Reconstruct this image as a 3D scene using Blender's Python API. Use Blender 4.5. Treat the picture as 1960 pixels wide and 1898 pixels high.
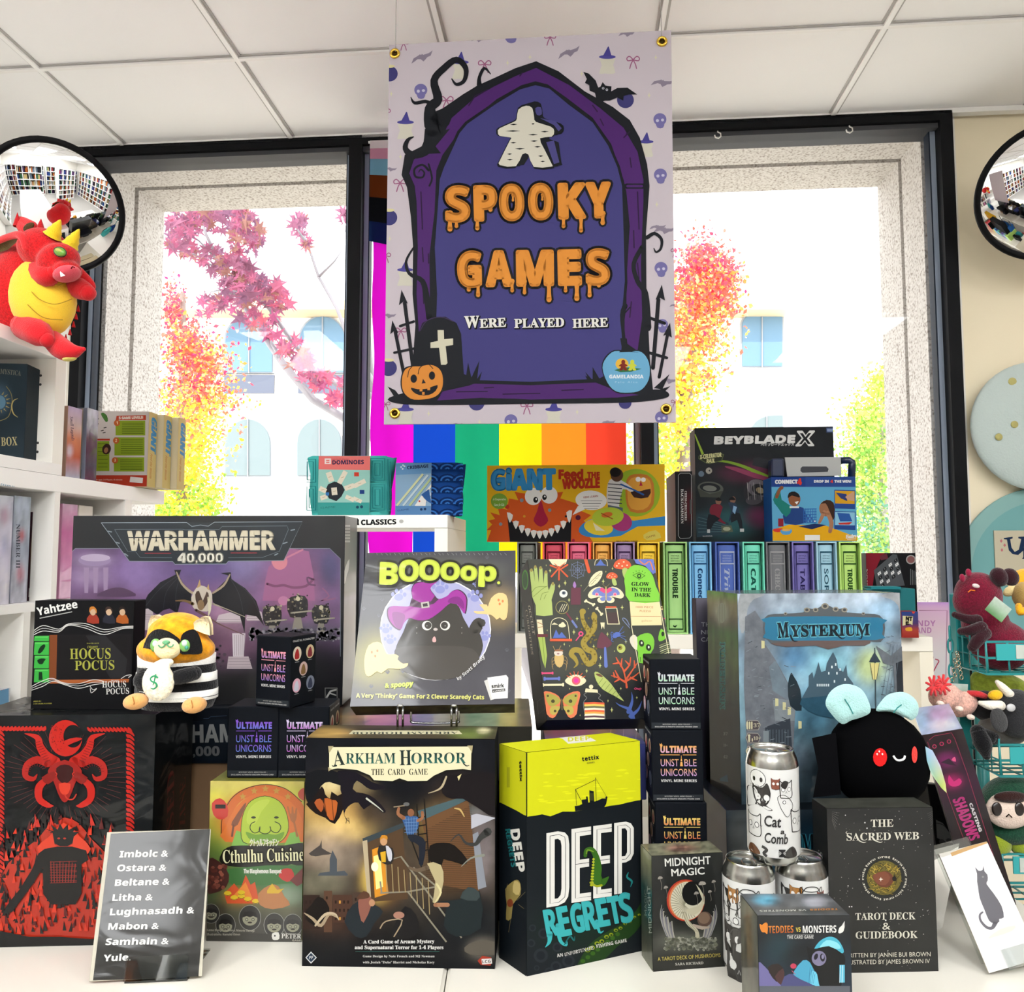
import bpy,math,random
import numpy as np
from mathutils import Vector,Matrix,noise
from math import sin,cos,pi,radians,sqrt,atan2
S=bpy.context.scene
for _o in list(bpy.data.objects):
 bpy.data.objects.remove(_o)
COL=S.collection
random.seed(7)
RNG=np.random.RandomState(3)
F=1500.0
PITCH=radians(4.1)
EYE=Vector((0,0,1.30))
cam=bpy.data.cameras.new('camera')
cam.sensor_fit='HORIZONTAL'
cam.sensor_width=36
cam.lens=36*F/1960
cam.clip_start=.02
cam.clip_end=200
camo=bpy.data.objects.new('camera',cam)
camo.location=EYE
camo.rotation_euler=(pi/2+PITCH,0,0)
COL.objects.link(camo)
S.camera=camo
W=bpy.data.worlds.new('daylight')
S.world=W
W.use_nodes=True
_n=W.node_tree.nodes
_bg=_n['Background']
_bg.inputs['Color'].default_value=(.95,.975,1.0,1)
_bg.inputs['Strength'].default_value=3.7
sun=bpy.data.lights.new('sun','SUN')
sun.energy=4.0
sun.angle=radians(.6)
sun.color=(1,.96,.88)
suno=bpy.data.objects.new('sun',sun)
suno.rotation_euler=(radians(38),radians(-30),0)
suno.location=(0,-3,8)
COL.objects.link(suno)
S.view_settings.view_transform='Standard'
S.view_settings.look='None'
S.view_settings.gamma=1
S.view_settings.use_curve_mapping=False
S.view_settings.exposure=0.14
LAMP=19.5
FW=Vector((0,cos(PITCH),sin(PITCH)))
UP=Vector((0,-sin(PITCH),cos(PITCH)))
RT=Vector((1,0,0))
def ray(x,y):
 return FW+RT*((x-980)/F)+UP*((949-y)/F)
def at(x,y,Y):
 r=ray(x,y);return EYE+r*(Y/r.y)
def onz(x,y,z):
 r=ray(x,y);return EYE+r*((z-EYE.z)/r.z)
def onpl(x,y,o,n):
 r=ray(x,y);return EYE+r*((o-EYE).dot(n)/r.dot(n))
def proj(p):
 d=p-EYE;w=d.dot(FW)
 return 980+F*d.dot(RT)/w,949-F*d.dot(UP)/w
TZ=.77
PSI=radians(4.5)
WA=Vector((cos(PSI),-sin(PSI),0))
WN=Vector((sin(PSI),cos(PSI),0))
W0=Vector((0,2.65,0))
def wp(s,d,z):return W0+WA*s+WN*d+Vector((0,0,z))
def wpx(x,y,d=0.0):
 p=onpl(x,y,W0+WN*d,WN)-W0
 return p.dot(WA),p.z
def lin(c):
 if isinstance(c,str):
  c=[int(c[i:i+2],16)for i in(0,2,4)]if len(c)==6 else[int(ch*2,16)for ch in c]
 o=[]
 for v in c[:3]:
  v=v/255.0
  o.append(v/12.92 if v<=.04045 else((v+.055)/1.055)**2.4)
 return o
def mat(name,rough=.5,metal=0,coat=0,crough=.05,bump=0,bscale=40,sheen=0,noise_amt=True,nscale=45,crinkle=0,spec=.5,transl=0,ink=1.0):
 m=bpy.data.materials.new(name);m.use_nodes=True
 t=m.node_tree;b=t.nodes['Principled BSDF']
 a=t.nodes.new('ShaderNodeAttribute');a.attribute_name='Col'
 b.inputs['Roughness'].default_value=rough
 b.inputs['Metallic'].default_value=metal
 b.inputs['Coat Weight'].default_value=coat
 b.inputs['Coat Roughness'].default_value=crough
 b.inputs['Specular IOR Level'].default_value=spec
 if sheen:
  b.inputs['Sheen Weight'].default_value=sheen
  b.inputs['Sheen Roughness'].default_value=.5
 if noise_amt:
  tc=t.nodes.new('ShaderNodeTexCoord')
  nz=t.nodes.new('ShaderNodeTexNoise');nz.inputs['Scale'].default_value=nscale
  nz.inputs['Detail'].default_value=5;nz.inputs['Roughness'].default_value=.62
  t.links.new(tc.outputs['Object'],nz.inputs['Vector'])
  m1=t.nodes.new('ShaderNodeMath');m1.operation='SUBTRACT';m1.inputs[1].default_value=.5
  t.links.new(nz.outputs['Fac'],m1.inputs[0])
  m2=t.nodes.new('ShaderNodeMath');m2.operation='MULTIPLY'
  t.links.new(m1.outputs[0],m2.inputs[0]);t.links.new(a.outputs['Alpha'],m2.inputs[1])
  m3=t.nodes.new('ShaderNodeMath');m3.operation='MULTIPLY_ADD'
  m3.inputs[1].default_value=5;m3.inputs[2].default_value=1
  t.links.new(m2.outputs[0],m3.inputs[0])
  m4=t.nodes.new('ShaderNodeMath');m4.operation='MAXIMUM';m4.inputs[1].default_value=.12
  t.links.new(m3.outputs[0],m4.inputs[0])
  vm=t.nodes.new('ShaderNodeVectorMath');vm.operation='SCALE'
  m3.inputs[1].default_value=5*ink;m3.inputs[2].default_value=ink
  t.links.new(a.outputs['Color'],vm.inputs[0]);t.links.new(m4.outputs[0],vm.inputs['Scale'])
  t.links.new(vm.outputs[0],b.inputs['Base Color'])
 else:
  t.links.new(a.outputs['Color'],b.inputs['Base Color'])
 if bump:
  tc=t.nodes.new('ShaderNodeTexCoord')
  nz=t.nodes.new('ShaderNodeTexNoise');nz.inputs['Scale'].default_value=bscale
  nz.inputs['Detail'].default_value=3
  t.links.new(tc.outputs['Object'],nz.inputs['Vector'])
  bp=t.nodes.new('ShaderNodeBump');bp.inputs['Strength'].default_value=bump;bp.inputs['Distance'].default_value=.004 if bscale<50 else .0018
  t.links.new(nz.outputs['Fac'],bp.inputs['Height']);t.links.new(bp.outputs[0],b.inputs['Normal'])
 if crinkle:
  tc=t.nodes.new('ShaderNodeTexCoord')
  mp=t.nodes.new('ShaderNodeMapping');mp.inputs['Rotation'].default_value=(.3,.7,.2);mp.inputs['Scale'].default_value=(8,8,15)
  nz=t.nodes.new('ShaderNodeTexNoise');nz.inputs['Scale'].default_value=1.1
  nz.inputs['Detail'].default_value=2.5;nz.inputs['Distortion'].default_value=1.2
  t.links.new(tc.outputs['Object'],mp.inputs[0]);t.links.new(mp.outputs[0],nz.inputs['Vector'])
  bp=t.nodes.new('ShaderNodeBump');bp.inputs['Strength'].default_value=crinkle;bp.inputs['Distance'].default_value=.006
  t.links.new(nz.outputs['Fac'],bp.inputs['Height']);t.links.new(bp.outputs[0],b.inputs['Coat Normal'])
 if transl:
  out=t.nodes['Material Output']
  tr=t.nodes.new('ShaderNodeBsdfTranslucent');mx=t.nodes.new('ShaderNodeMixShader');mx.inputs[0].default_value=transl
  t.links.new(a.outputs['Color'],tr.inputs['Color'])
  t.links.new(b.outputs[0],mx.inputs[1]);t.links.new(tr.outputs[0],mx.inputs[2]);t.links.new(mx.outputs[0],out.inputs[0])
 return m
M={'matte':mat('matte paint and card',.62),'satin':mat('satin printed card',.5,spec=.1,ink=.66),'gloss':mat('glossy printed card',.35,coat=.5,crough=.12,ink=.66),'wrap':mat('card under cling film',.5,spec=.12,coat=.55,crough=.08,crinkle=.38,ink=.66),'wrapflat':mat('card under tight film',.45,spec=.12,coat=.4,crough=.09,crinkle=.16,ink=.66),'plastic':mat('plastic',.3,noise_amt=False),'metal':mat('bare metal',.22,metal=1,noise_amt=False),'brass':mat('brass',.2,metal=1,noise_amt=False),'plush':mat('short plush',.9,bump=.9,bscale=420,sheen=.25,nscale=260,spec=.1),'velvet':mat('black velvet',.95,spec=.03,noise_amt=False),'fluff':mat('fluffy plush',.9,bump=1.0,bscale=150,sheen=.25,nscale=90,spec=.1),'cloth':mat('woven cloth',.85,bump=.2,bscale=90,spec=.1),'flag':mat('thin flag cloth',.85,transl=.62,noise_amt=False,spec=.05,bump=.25,bscale=9),'leaf':mat('leaf',.6,transl=.5,noise_amt=False,spec=.1),'wall':mat('painted plaster',.85,noise_amt=True,nscale=3,spec=.1),'mirror':mat('mirror',.015,metal=1,noise_amt=False),}
def simple_glass(name,mixv=.9,rough=.02,tint=(1,1,1)):
 m=bpy.data.materials.new(name);m.use_nodes=True
 t=m.node_tree;t.nodes.clear()
 o=t.nodes.new('ShaderNodeOutputMaterial');mx=t.nodes.new('ShaderNodeMixShader')
 tr=t.nodes.new('ShaderNodeBsdfTransparent');gl=t.nodes.new('ShaderNodeBsdfGlossy')
 gl.inputs['Roughness'].default_value=rough
 tr.inputs['Color'].default_value=(*tint,1)
 lw=t.nodes.new('ShaderNodeFresnel');lw.inputs['IOR'].default_value=1.45
 ma=t.nodes.new('ShaderNodeMath');ma.operation='MULTIPLY_ADD';ma.inputs[1].default_value=.4 if mixv>.92 else 1;ma.inputs[2].default_value=1-mixv-.05
 t.links.new(lw.outputs[0],ma.inputs[0]);t.links.new(ma.outputs[0],mx.inputs[0])
 t.links.new(tr.outputs[0],mx.inputs[1]);t.links.new(gl.outputs[0],mx.inputs[2]);t.links.new(mx.outputs[0],o.inputs[0])
 return m
M['pane']=simple_glass('window glass',.95)
M['acrylic']=simple_glass('clear acrylic',.9,tint=(.93,.95,.94))
def emit(name,c,s):
 m=bpy.data.materials.new(name);m.use_nodes=True
 t=m.node_tree;t.nodes.clear()
 o=t.nodes.new('ShaderNodeOutputMaterial');e=t.nodes.new('ShaderNodeEmission')
 e.inputs[0].default_value=(*c,1);e.inputs[1].default_value=s
 t.links.new(e.outputs[0],o.inputs[0]);return m
M['lamp']=emit('lit diffuser',(.97,.985,1),LAMP)
WL={}
def meta(o,label=None,cat=None,group=None,kind=None):
 if label:o['label']=label
 if cat:o['category']=cat
 if group:o['group']=group
 if kind:o['kind']=kind
 return o
def thing(name,label,cat,loc,group=None):
 o=bpy.data.objects.new(name,None);o.empty_display_size=.03
 o.location=loc;COL.objects.link(o);WL[o.name]=Vector(loc)
 return meta(o,label,cat,group)
def dup(root,delta,label=None,group=None):
 def cp(o,par):
  c=o.copy();COL.objects.link(c);c.parent=par
  if o.name in WL:WL[c.name]=WL[o.name]+(delta)
  for ch in o.children:cp(ch,c)
  return c
 kids=list(root.children)
 r=root.copy();COL.objects.link(r);r.location=root.location+delta;WL[r.name]=WL[root.name]+delta
 if label:r['label']=label
 if group:r['group']=group
 for k in kids:cp(k,r)
 return r
class MB:
 """collects geometry in world space, links it as one mesh object"""
 def __init__(s):s.v=[];s.f=[];s.c=[]
 def add(s,V,Fs,c='888888',tx=0):
  b=len(s.v);s.v+=[tuple(p)for p in V]
  s.f+=[tuple(i+b for i in f)for f in Fs]
  if isinstance(c,np.ndarray):s.c+=[list(x)for x in c]
  else:
   l=lin(c)+[tx];s.c+=[l]*len(V)
  return s
 def box(s,O,U,V,D,c='888888',tx=0,bev=0.0):
  O,U,V,D=map(Vector,(O,U,V,D))
  if bev<=0:
   P=[O,O+U,O+U+V,O+V,O+D,O+U+D,O+U+V+D,O+V+D]
   Fs=[(0,1,2,3),(5,4,7,6),(4,0,3,7),(1,5,6,2),(3,2,6,7),(4,5,1,0)]
   return s.add(P,Fs,c,tx)
  lu,lv,ld=U.length,V.length,D.length
  a,b_,e=[min(.49,bev/max(l,1e-6))for l in(lu,lv,ld)]
  P=[];idx={}
  for i in(0,1):
   for j in(0,1):
    for k in(0,1):
     for ax in(0,1,2):
      t=[abs(i-(a if ax!=0 else 0)),abs(j-(b_ if ax!=1 else 0)),abs(k-(e if ax!=2 else 0))]
      idx[(i,j,k,ax)]=len(P);P.append(O+U*t[0]+V*t[1]+D*t[2])
  Fs=[]
  for i in(0,1):Fs.append(tuple(idx[(i,j,k,0)]for j,k in((0,0),(1,0),(1,1),(0,1))))
  for j in(0,1):Fs.append(tuple(idx[(i,j,k,1)]for i,k in((0,0),(1,0),(1,1),(0,1))))
  for k in(0,1):Fs.append(tuple(idx[(i,j,k,2)]for i,j in((0,0),(1,0),(1,1),(0,1))))
  for i in(0,1):
   for j in(0,1):
    Fs.append((idx[(i,j,0,0)],idx[(i,j,1,0)],idx[(i,j,1,1)],idx[(i,j,0,1)]))
   for k in(0,1):
    Fs.append((idx[(i,0,k,0)],idx[(i,1,k,0)],idx[(i,1,k,2)],idx[(i,0,k,2)]))
  for j in(0,1):
   for k in(0,1):
    Fs.append((idx[(0,j,k,1)],idx[(1,j,k,1)],idx[(1,j,k,2)],idx[(0,j,k,2)]))
  for i in(0,1):
   for j in(0,1):
    for k in(0,1):Fs.append((idx[(i,j,k,0)],idx[(i,j,k,1)],idx[(i,j,k,2)]))
  return s.add(P,Fs,c,tx)
 def wbox(s,s0,s1,d0,d1,z0,z1,c,tx=0,bev=0):
  return s.box(wp(s0,d0,z0),WA*(s1-s0),(0,0,z1-z0),WN*(d1-d0),c,tx,bev)
 def tube(s,path,r,c='888888',n=8,closed=False,tx=0):
  P=[Vector(p)for p in path];m=len(P);V=[];Fs=[]
  rr=r if isinstance(r,(list,tuple))else[r]*m
  prev=None
  for i in range(m):
   a=P[(i-1)%m]if(closed or i>0)else P[i]
   b=P[(i+1)%m]if(closed or i<m-1)else P[i]
   t=(b-a).normalized()
   if prev is None:
    q=Vector((0,0,1))if abs(t.z)<.9 else Vector((1,0,0))
    x=t.cross(q).normalized()
   else:
    x=(prev-t*prev.dot(t)).normalized()
   prev=x;y=t.cross(x)
   for k in range(n):
    an=2*pi*k/n;V.append(P[i]+(x*cos(an)+y*sin(an))*rr[i])
  for i in range(m if closed else m-1):
   j=(i+1)%m
   for k in range(n):
    k2=(k+1)%n;Fs.append((i*n+k,i*n+k2,j*n+k2,j*n+k))
  if not closed:
   Fs.append(tuple(reversed(range(n))));Fs.append(tuple(range((m-1)*n,m*n)))
  return s.add(V,Fs,c,tx)
 def cyl(s,a,b,r,c='888888',n=24,r2=None,tx=0):
  return s.tube([a,b],[r,r if r2 is None else r2],c,n,tx=tx)
 def ell(s,ce,rx,ry,rz,c='888888',X=(1,0,0),Z=(0,0,1),n=20,m=12,tx=0):
  ce=Vector(ce);X=Vector(X).normalized();Z=Vector(Z).normalized();Y=Z.cross(X).normalized()
  V=[ce+Z*rz];Fs=[]
  for i in range(1,m):
   th=pi*i/m
   for k in range(n):
    a=2*pi*k/n
    V.append(ce+X*(rx*sin(th)*cos(a))+Y*(ry*sin(th)*sin(a))+Z*(rz*cos(th)))
  V.append(ce-Z*rz);e=len(V)-1
  for k in range(n):
   Fs.append((0,1+k,1+(k+1)%n))
   Fs.append((e,e-n+(k+1)%n,e-n+k))
  for i in range(m-2):
   for k in range(n):
    a=1+i*n+k;b=1+i*n+(k+1)%n
    Fs.append((a,a+n,b+n,b))
  return s.add(V,Fs,c,tx)
 def lathe(s,base,prof,c='888888',n=32,axis=(0,0,1),cols=None,tx=0):
  base=Vector(base);Z=Vector(axis).normalized()
  X=Z.orthogonal().normalized();Y=Z.cross(X);V=[];Fs=[];C=[]
  for i,(r,h)in enumerate(prof):
   for k in range(n):
    a=2*pi*k/n;V.append(base+X*(r*cos(a))+Y*(r*sin(a))+Z*h)
    C.append((lin(cols[i])if cols else lin(c))+[tx])
  for i in range(len(prof)-1):
   for k in range(n):
    a=i*n+k;b=i*n+(k+1)%n;Fs.append((a,b,b+n,a+n))
  return s.add(V,Fs,np.array(C))
 def build(s,name,m,parent=None,smooth=False,label=None,kind=None,loc=None):
  me=bpy.data.meshes.new(name)
  base=WL[parent.name]if parent is not None else(Vector(loc)if loc is not None else Vector((0,0,0)))
  me.from_pydata([tuple(Vector(p)-base)for p in s.v],[],s.f)
  ca=me.color_attributes.new('Col','FLOAT_COLOR','POINT')
  ca.data.foreach_set('color',np.array(s.c,dtype=np.float32).ravel())
  me.materials.append(M[m]if isinstance(m,str)else m)
  if smooth:me.polygons.foreach_set('use_smooth',[True]*len(me.polygons))
  me.update()
  o=bpy.data.objects.new(name,me);COL.objects.link(o)
  if parent is not None:o.parent=parent
  else:o.location=base
  WL[o.name]=base
  return meta(o,label,kind=kind)
CM={}
def colmat(mname,c,rough=None):
 k=(mname,c)
 if k not in CM:
  m=M[mname].copy();t=m.node_tree;a=[n for n in t.nodes if n.type=='ATTRIBUTE'][0]
  rgb=t.nodes.new('ShaderNodeRGB');rgb.outputs[0].default_value=(*lin(c),1)
  for l in list(t.links):
   if l.from_node==a and l.from_socket.name=='Color':t.links.new(rgb.outputs[0],l.to_socket)
   elif l.from_node==a:s_=l.to_socket;t.links.remove(l);s_.default_value=.35
  CM[k]=m
 return CM[k]
def soft(o,sub=0,remesh=0,smooth=0,solid=0):
 if remesh:
  bm=o.data.materials[0];cc=o.data.attributes['Col'].data[0].color
  h=''.join('%02x'%max(0,min(255,round(255*(12.92*v if v<=.0031308 else 1.055*v**(1/2.4)-.055))))for v in cc[:3])
  nm=[k for k,v in M.items()if v==bm][0];o.data.materials[0]=colmat(nm,h)
 if remesh:
  r=o.modifiers.new('remesh','REMESH');r.mode='VOXEL';r.voxel_size=remesh;r.use_smooth_shade=True
 if smooth:
  r=o.modifiers.new('smooth','SMOOTH');r.factor=.6;r.iterations=smooth
 if sub:
  r=o.modifiers.new('sub','SUBSURF');r.levels=sub;r.render_levels=sub
 return o
STY={'sb':(0x1D400,0x1D41A,0x1D7CE),'bi':(0x1D468,0x1D482,None),'fr':(0x1D56C,0x1D586,None),'ss':(0x1D5D4,0x1D5EE,0x1D7EC),'si':(0x1D63C,0x1D656,None)}
def sty(t,k):
 if k not in STY:return t
 A,B,D=STY[k];o=''
 for ch in t:
  c=ord(ch)
  if 65<=c<=90:o+=chr(A+c-65)
  elif 97<=c<=122:o+=chr(B+c-97)
  elif 48<=c<=57 and D:o+=chr(D+c-48)
  else:o+=ch
 return o
TXT={}
def text_mesh(t,k,off=0.0,res=3,sp=1.0):
 key=(t,k,off,res,sp)
 if key in TXT:return TXT[key]
 c=bpy.data.curves.new('lettering','FONT');c.body=sty(t,k);c.size=1;c.resolution_u=res;c.offset=off;c.space_character=sp
 o=bpy.data.objects.new('lettering',c);COL.objects.link(o)
 dg=bpy.context.evaluated_depsgraph_get()
 m=bpy.data.meshes.new_from_object(o.evaluated_get(dg))
 V=np.array([v.co[:2]for v in m.vertices])if len(m.vertices)else np.zeros((0,2))
 Fs=[tuple(p.vertices)for p in m.polygons]
 cnt={}
 for f in Fs:
  for i in range(len(f)):
   e=(f[i],f[(i+1)%len(f)]);e=(min(e),max(e));cnt[e]=cnt.get(e,0)+1
 E=[e for e,n in cnt.items()if n==1]
 bpy.data.objects.remove(o);bpy.data.curves.remove(c);bpy.data.meshes.remove(m)
 TXT[key]=(V,Fs,E);return TXT[key]
def catmull(pts,closed=True,n=5):
 P=[np.array(p,float)for p in pts];m=len(P);o=[]
 for i in range(m if closed else m-1):
  p0=P[(i-1)%m]if(closed or i>0)else P[i]
  p1=P[i];p2=P[(i+1)%m]
  p3=P[(i+2)%m]if(closed or i<m-2)else p2
  for k in range(n):
   t=k/n
   o.append(.5*((2*p1)+(-p0+p2)*t+(2*p0-5*p1+4*p2-p3)*t*t+(-p0+3*p1-3*p2+p3)*t**3))
 if not closed:o.append(P[-1])
 return[tuple(q)for q in o]
class Face:
 def __init__(s,O,U,V,N=None):
  s.O=Vector(O);s.U=Vector(U);s.V=Vector(V)
  s.w=s.U.length;s.h=s.V.length
  s.N=(N or s.U.cross(s.V)).normalized()
  s.n=s.U.cross(s.V).normalized()
EPS=5e-6
class Art:
 """print on a flat face; coordinates are pixels of a zoomed crop (x0, y0, scale)"""
 def __init__(s,face,x0=0,y0=0,sc=1.0,base=4e-4,sc2=None):
  s.f=face;s.mb=MB();s.x0,s.y0,s.sc=x0,y0,sc;s.sy=sc2 or sc;s.k=0;s.base=base;s.uvm=False
 def z(s,x0,y0,sc):s.x0,s.y0,s.sc=x0,y0,sc;s.sy=sc;return s
 def uv(s):s.uvm=True;return s
 def pt(s,x,y):
  f=s.f
  if s.uvm:return f.O+f.U*x+f.V*(1-y)
  return onpl(s.x0+x/s.sc,s.y0+y/s.sy,f.O,f.n)
 def lay(s):
  s.k+=1;return s.f.N*(s.base+EPS*s.k)
 def P(s,pts,c,sm=0,tx=0):
  if sm:pts=catmull(pts,True,sm)
  l=s.lay();s.mb.add([s.pt(*p)+l for p in pts],[tuple(range(len(pts)))],c,tx);return s
 def R(s,x0,y0,x1,y1,c,tx=0):return s.P([(x0,y0),(x1,y0),(x1,y1),(x0,y1)],c,0,tx)
 def fill(s,c,tx=0):
  f=s.f;l=s.lay()
  s.mb.add([f.O+l,f.O+f.U+l,f.O+f.U+f.V+l,f.O+f.V+l],[(0,1,2,3)],c,tx);return s
 def E(s,x,y,rx,ry=None,c='fff',rot=0,a0=0,a1=360,tx=0,n=28):
  ry=rx if ry is None else ry;ca,sa=cos(radians(rot)),sin(radians(rot));p=[]
  full=a1-a0>=360
  for i in range(n if full else n+1):
   a=radians(a0+(a1-a0)*i/n);q,r=rx*cos(a),ry*sin(a)
   p.append((x+q*ca-r*sa,y+q*sa+r*ca))
  return s.P(p,c,0,tx)
 def L(s,pts,w,c,sm=0,closed=False,tx=0,cap=True):
  """stroke; w a number or a list of widths"""
  m0=len(pts)
  if isinstance(w,(list,tuple)):ws=list(w)
  else:ws=[w]*m0
  if sm:
   q=catmull([(p[0],p[1],ws[i])for i,p in enumerate(pts)],closed,sm)
   pts=[(a[0],a[1])for a in q];ws=[max(a[2],0)for a in q]
  l=s.lay();m=len(pts);V=[];Fs=[]
  for i in range(m):
   a=pts[(i-1)%m]if(closed or i>0)else pts[i]
   b=pts[(i+1)%m]if(closed or i<m-1)else pts[i]
   dx,dy=b[0]-a[0],b[1]-a[1];L_=sqrt(dx*dx+dy*dy)or 1
   nx,ny=-dy/L_*ws[i]/2,dx/L_*ws[i]/2
   V+=[s.pt(pts[i][0]+nx,pts[i][1]+ny)+l,s.pt(pts[i][0]-nx,pts[i][1]-ny)+l]
  for i in range(m if closed else m-1):
   j=(i+1)%m;Fs.append((2*i,2*i+1,2*j+1,2*j))
  s.mb.add(V,Fs,c,tx)
  if cap and not closed:
   for e in(0,m-1):
    if ws[e]>1e-3:
     x,y=pts[e];s.mb.add([s.pt(x+ws[e]/2*cos(t*pi/4),y+ws[e]/2*sin(t*pi/4))+l for t in range(8)],[tuple(range(8))],c,tx)
  return s
 def dots(s,n,x0,y0,x1,y1,r,cs,seed=1,tx=0):
  rs=random.Random(seed);l=s.lay()
  for i in range(n):
   x=rs.uniform(x0,x1);y=rs.uniform(y0,y1);q=rs.uniform(*r)if isinstance(r,tuple)else r
   s.mb.add([s.pt(x+q*cos(t*pi/3),y+q*sin(t*pi/3))+l for t in range(6)],[tuple(range(6))],rs.choice(cs),tx)
  return s
 def T(s,t,x0,y0,x1,y1,hgt,c,k='',ol=0,olc='000',shear=0,fn=None,bold=0,sp=1.0,c2=None,res=3,stretch_desc=False):
  """text; baseline from (x0,y0) to (x1,y1), capital height hgt (pixels of the crop)"""
  V,Fs,E=text_mesh(t,k,0.0,res,sp)
  if len(V)==0:return s
  ch=.70 if k else .70
  xa,xb=V[:,0].min(),V[:,0].max()
  L_=sqrt((x1-x0)**2+(y1-y0)**2);ux,uy=(x1-x0)/L_,(y1-y0)/L_
  vx,vy=uy,-ux
  def mp(p):
   a=(p[0]-xa)/(xb-xa);b=p[1]/ch
   if fn:return fn(a,b)
   X=a*L_+shear*b*hgt;Y=b*hgt
   return(x0+ux*X+vx*Y,y0+uy*X+vy*Y)
  Q=[mp(p)for p in V]
  def stroke(w,col,tx=0):
   l=s.lay();VV=[];FF=[];done=set()
   for a,b in E:
    pa,pb=Q[a],Q[b];dx,dy=pb[0]-pa[0],pb[1]-pa[1];q=sqrt(dx*dx+dy*dy)
    if q>1e-6:
     nx,ny=-dy/q*w,dx/q*w;n0=len(VV)
     VV+=[s.pt(pa[0]+nx,pa[1]+ny)+l,s.pt(pb[0]+nx,pb[1]+ny)+l,s.pt(pb[0]-nx,pb[1]-ny)+l,s.pt(pa[0]-nx,pa[1]-ny)+l]
     FF.append((n0,n0+1,n0+2,n0+3))
    for e in(a,b):
     if e not in done:
      done.add(e);n0=len(VV);x,y=Q[e]
      VV+=[s.pt(x+w*cos(i*pi/4),y+w*sin(i*pi/4))+l for i in range(8)];FF.append(tuple(range(n0,n0+8)))
   s.mb.add(VV,FF,col,tx)
  if ol:stroke(ol,olc);l=s.lay();s.mb.add([s.pt(*q)+l for q in Q],Fs,olc)
  if bold:stroke(bold,c)
  l=s.lay()
  if c2:
   ca,cb=lin(c),lin(c2);C=[]
   for p in V:
    if isinstance(c2,str)or True:
     a=min(1,max(0,p[1]/ch));C.append([cb[i]+(ca[i]-cb[i])*a for i in range(3)]+[0])
   s.mb.add([s.pt(*q)+l for q in Q],Fs,np.array(C))
  else:s.mb.add([s.pt(*q)+l for q in Q],Fs,c)
  return s
 def G(s,n,m,base,blobs=(),tx=0,x0=None,noise_amp=0,nsc=6,seed=0):
  """airbrushed field over the whole face: base = colour or list of (v, colour) from top; blobs (x,y,rx,ry,colour,alpha)"""
  f=s.f;l=s.lay()
  u=np.linspace(0,1,n);v=np.linspace(0,1,m)
  UU,VV=np.meshgrid(u,v)
  if isinstance(base,(str,tuple)):C=np.ones((m,n,3))*np.array(lin(base))
  else:
   st=sorted(base);vs=[1-a for a,_ in st][::-1];cs=np.array([lin(c)for _,c in st])[::-1]
   C=np.stack([np.interp(VV,vs,cs[:,i])for i in range(3)],-1)
  O=np.array(f.O);U=np.array(f.U);V=np.array(f.V)
  P=O+UU[...,None]*U+VV[...,None]*V
  if s.uvm:X,Yp=UU,1-VV
  else:
   d=P-np.array(EYE);w=d@np.array(FW)
   X=(980+F*(d@np.array(RT))/w-s.x0)*s.sc;Yp=(949-F*(d@np.array(UP))/w-s.y0)*s.sy
  for b in blobs:
   x,y,rx,ry,c,a=b[:6];rot=radians(b[6])if len(b)>6 else 0
   dx,dy=X-x,Yp-y
   p=(dx*cos(rot)+dy*sin(rot))/rx;q=(-dx*sin(rot)+dy*cos(rot))/ry
   g=a*np.exp(-((p*p+q*q)**1.5)*.7)
   C=C*(1-g[...,None])+np.array(lin(c))*g[...,None]
  if noise_amp:
   rs=np.random.RandomState(seed);N=np.zeros((m,n));amp=1
   for o in range(4):
    k=nsc*2**o;g=rs.rand(k+2,k+2)-.5
    xi=UU*k;yi=VV*k;a=xi.astype(int);b=yi.astype(int);fx=xi-a;fy=yi-b
    fx=fx*fx*(3-2*fx);fy=fy*fy*(3-2*fy)
    N+=amp*(g[b,a]*(1-fx)*(1-fy)+g[b,a+1]*fx*(1-fy)+g[b+1,a]*(1-fx)*fy+g[b+1,a+1]*fx*fy);amp*=.55
   C=np.clip(C*(1+noise_amp*N[...,None]),0,1)
  A=np.full((m,n,1),tx);C=np.concatenate([C,A],-1).reshape(-1,4)
  L3=np.array(l);Pf=(P+L3).reshape(-1,3)
  Fs=[(j*n+i,j*n+i+1,(j+1)*n+i+1,(j+1)*n+i)for j in range(m-1)for i in range(n-1)]
  s.mb.add(Pf,Fs,C);return s
 def clip(s):
  f=s.f;mb=s.mb;U=f.U;V=f.V;uu=U.dot(U);vv=V.dot(V);uv_=U.dot(V);det=uu*vv-uv_*uv_
  A=np.array(mb.v)-np.array(f.O);du=A@np.array(U);dv=A@np.array(V)
  a=(du*vv-dv*uv_)/det;b=(dv*uu-du*uv_)/det
  e=1e-5;inn=(a>=-e)&(a<=1+e)&(b>=-e)&(b<=1+e)
  if inn.all():return
  nf=[]
  for fc in mb.f:
   ii=[inn[i]for i in fc]
   if all(ii):nf.append(fc);continue
   P=[(a[i],b[i],np.array(mb.v[i]),mb.c[i])for i in fc]
   for ax,sg,lim in((0,1,0.0),(0,-1,-1.0),(1,1,0.0),(1,-1,-1.0)):
    Q=[]
    for k in range(len(P)):
     p,q=P[k],P[(k+1)%len(P)];dp,dq=p[ax]*sg-lim,q[ax]*sg-lim
     if dp>=0:Q.append(p)
     if(dp>=0)!=(dq>=0):
      t=dp/(dp-dq);Q.append((p[0]+(q[0]-p[0])*t,p[1]+(q[1]-p[1])*t,p[2]+(q[2]-p[2])*t,p[3]))
    P=Q
    if len(P)<3:break
   if len(P)>=3:
    n0=len(mb.v);mb.v+=[tuple(p[2])for p in P];mb.c+=[p[3]for p in P];nf.append(tuple(range(n0,n0+len(P))))
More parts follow.
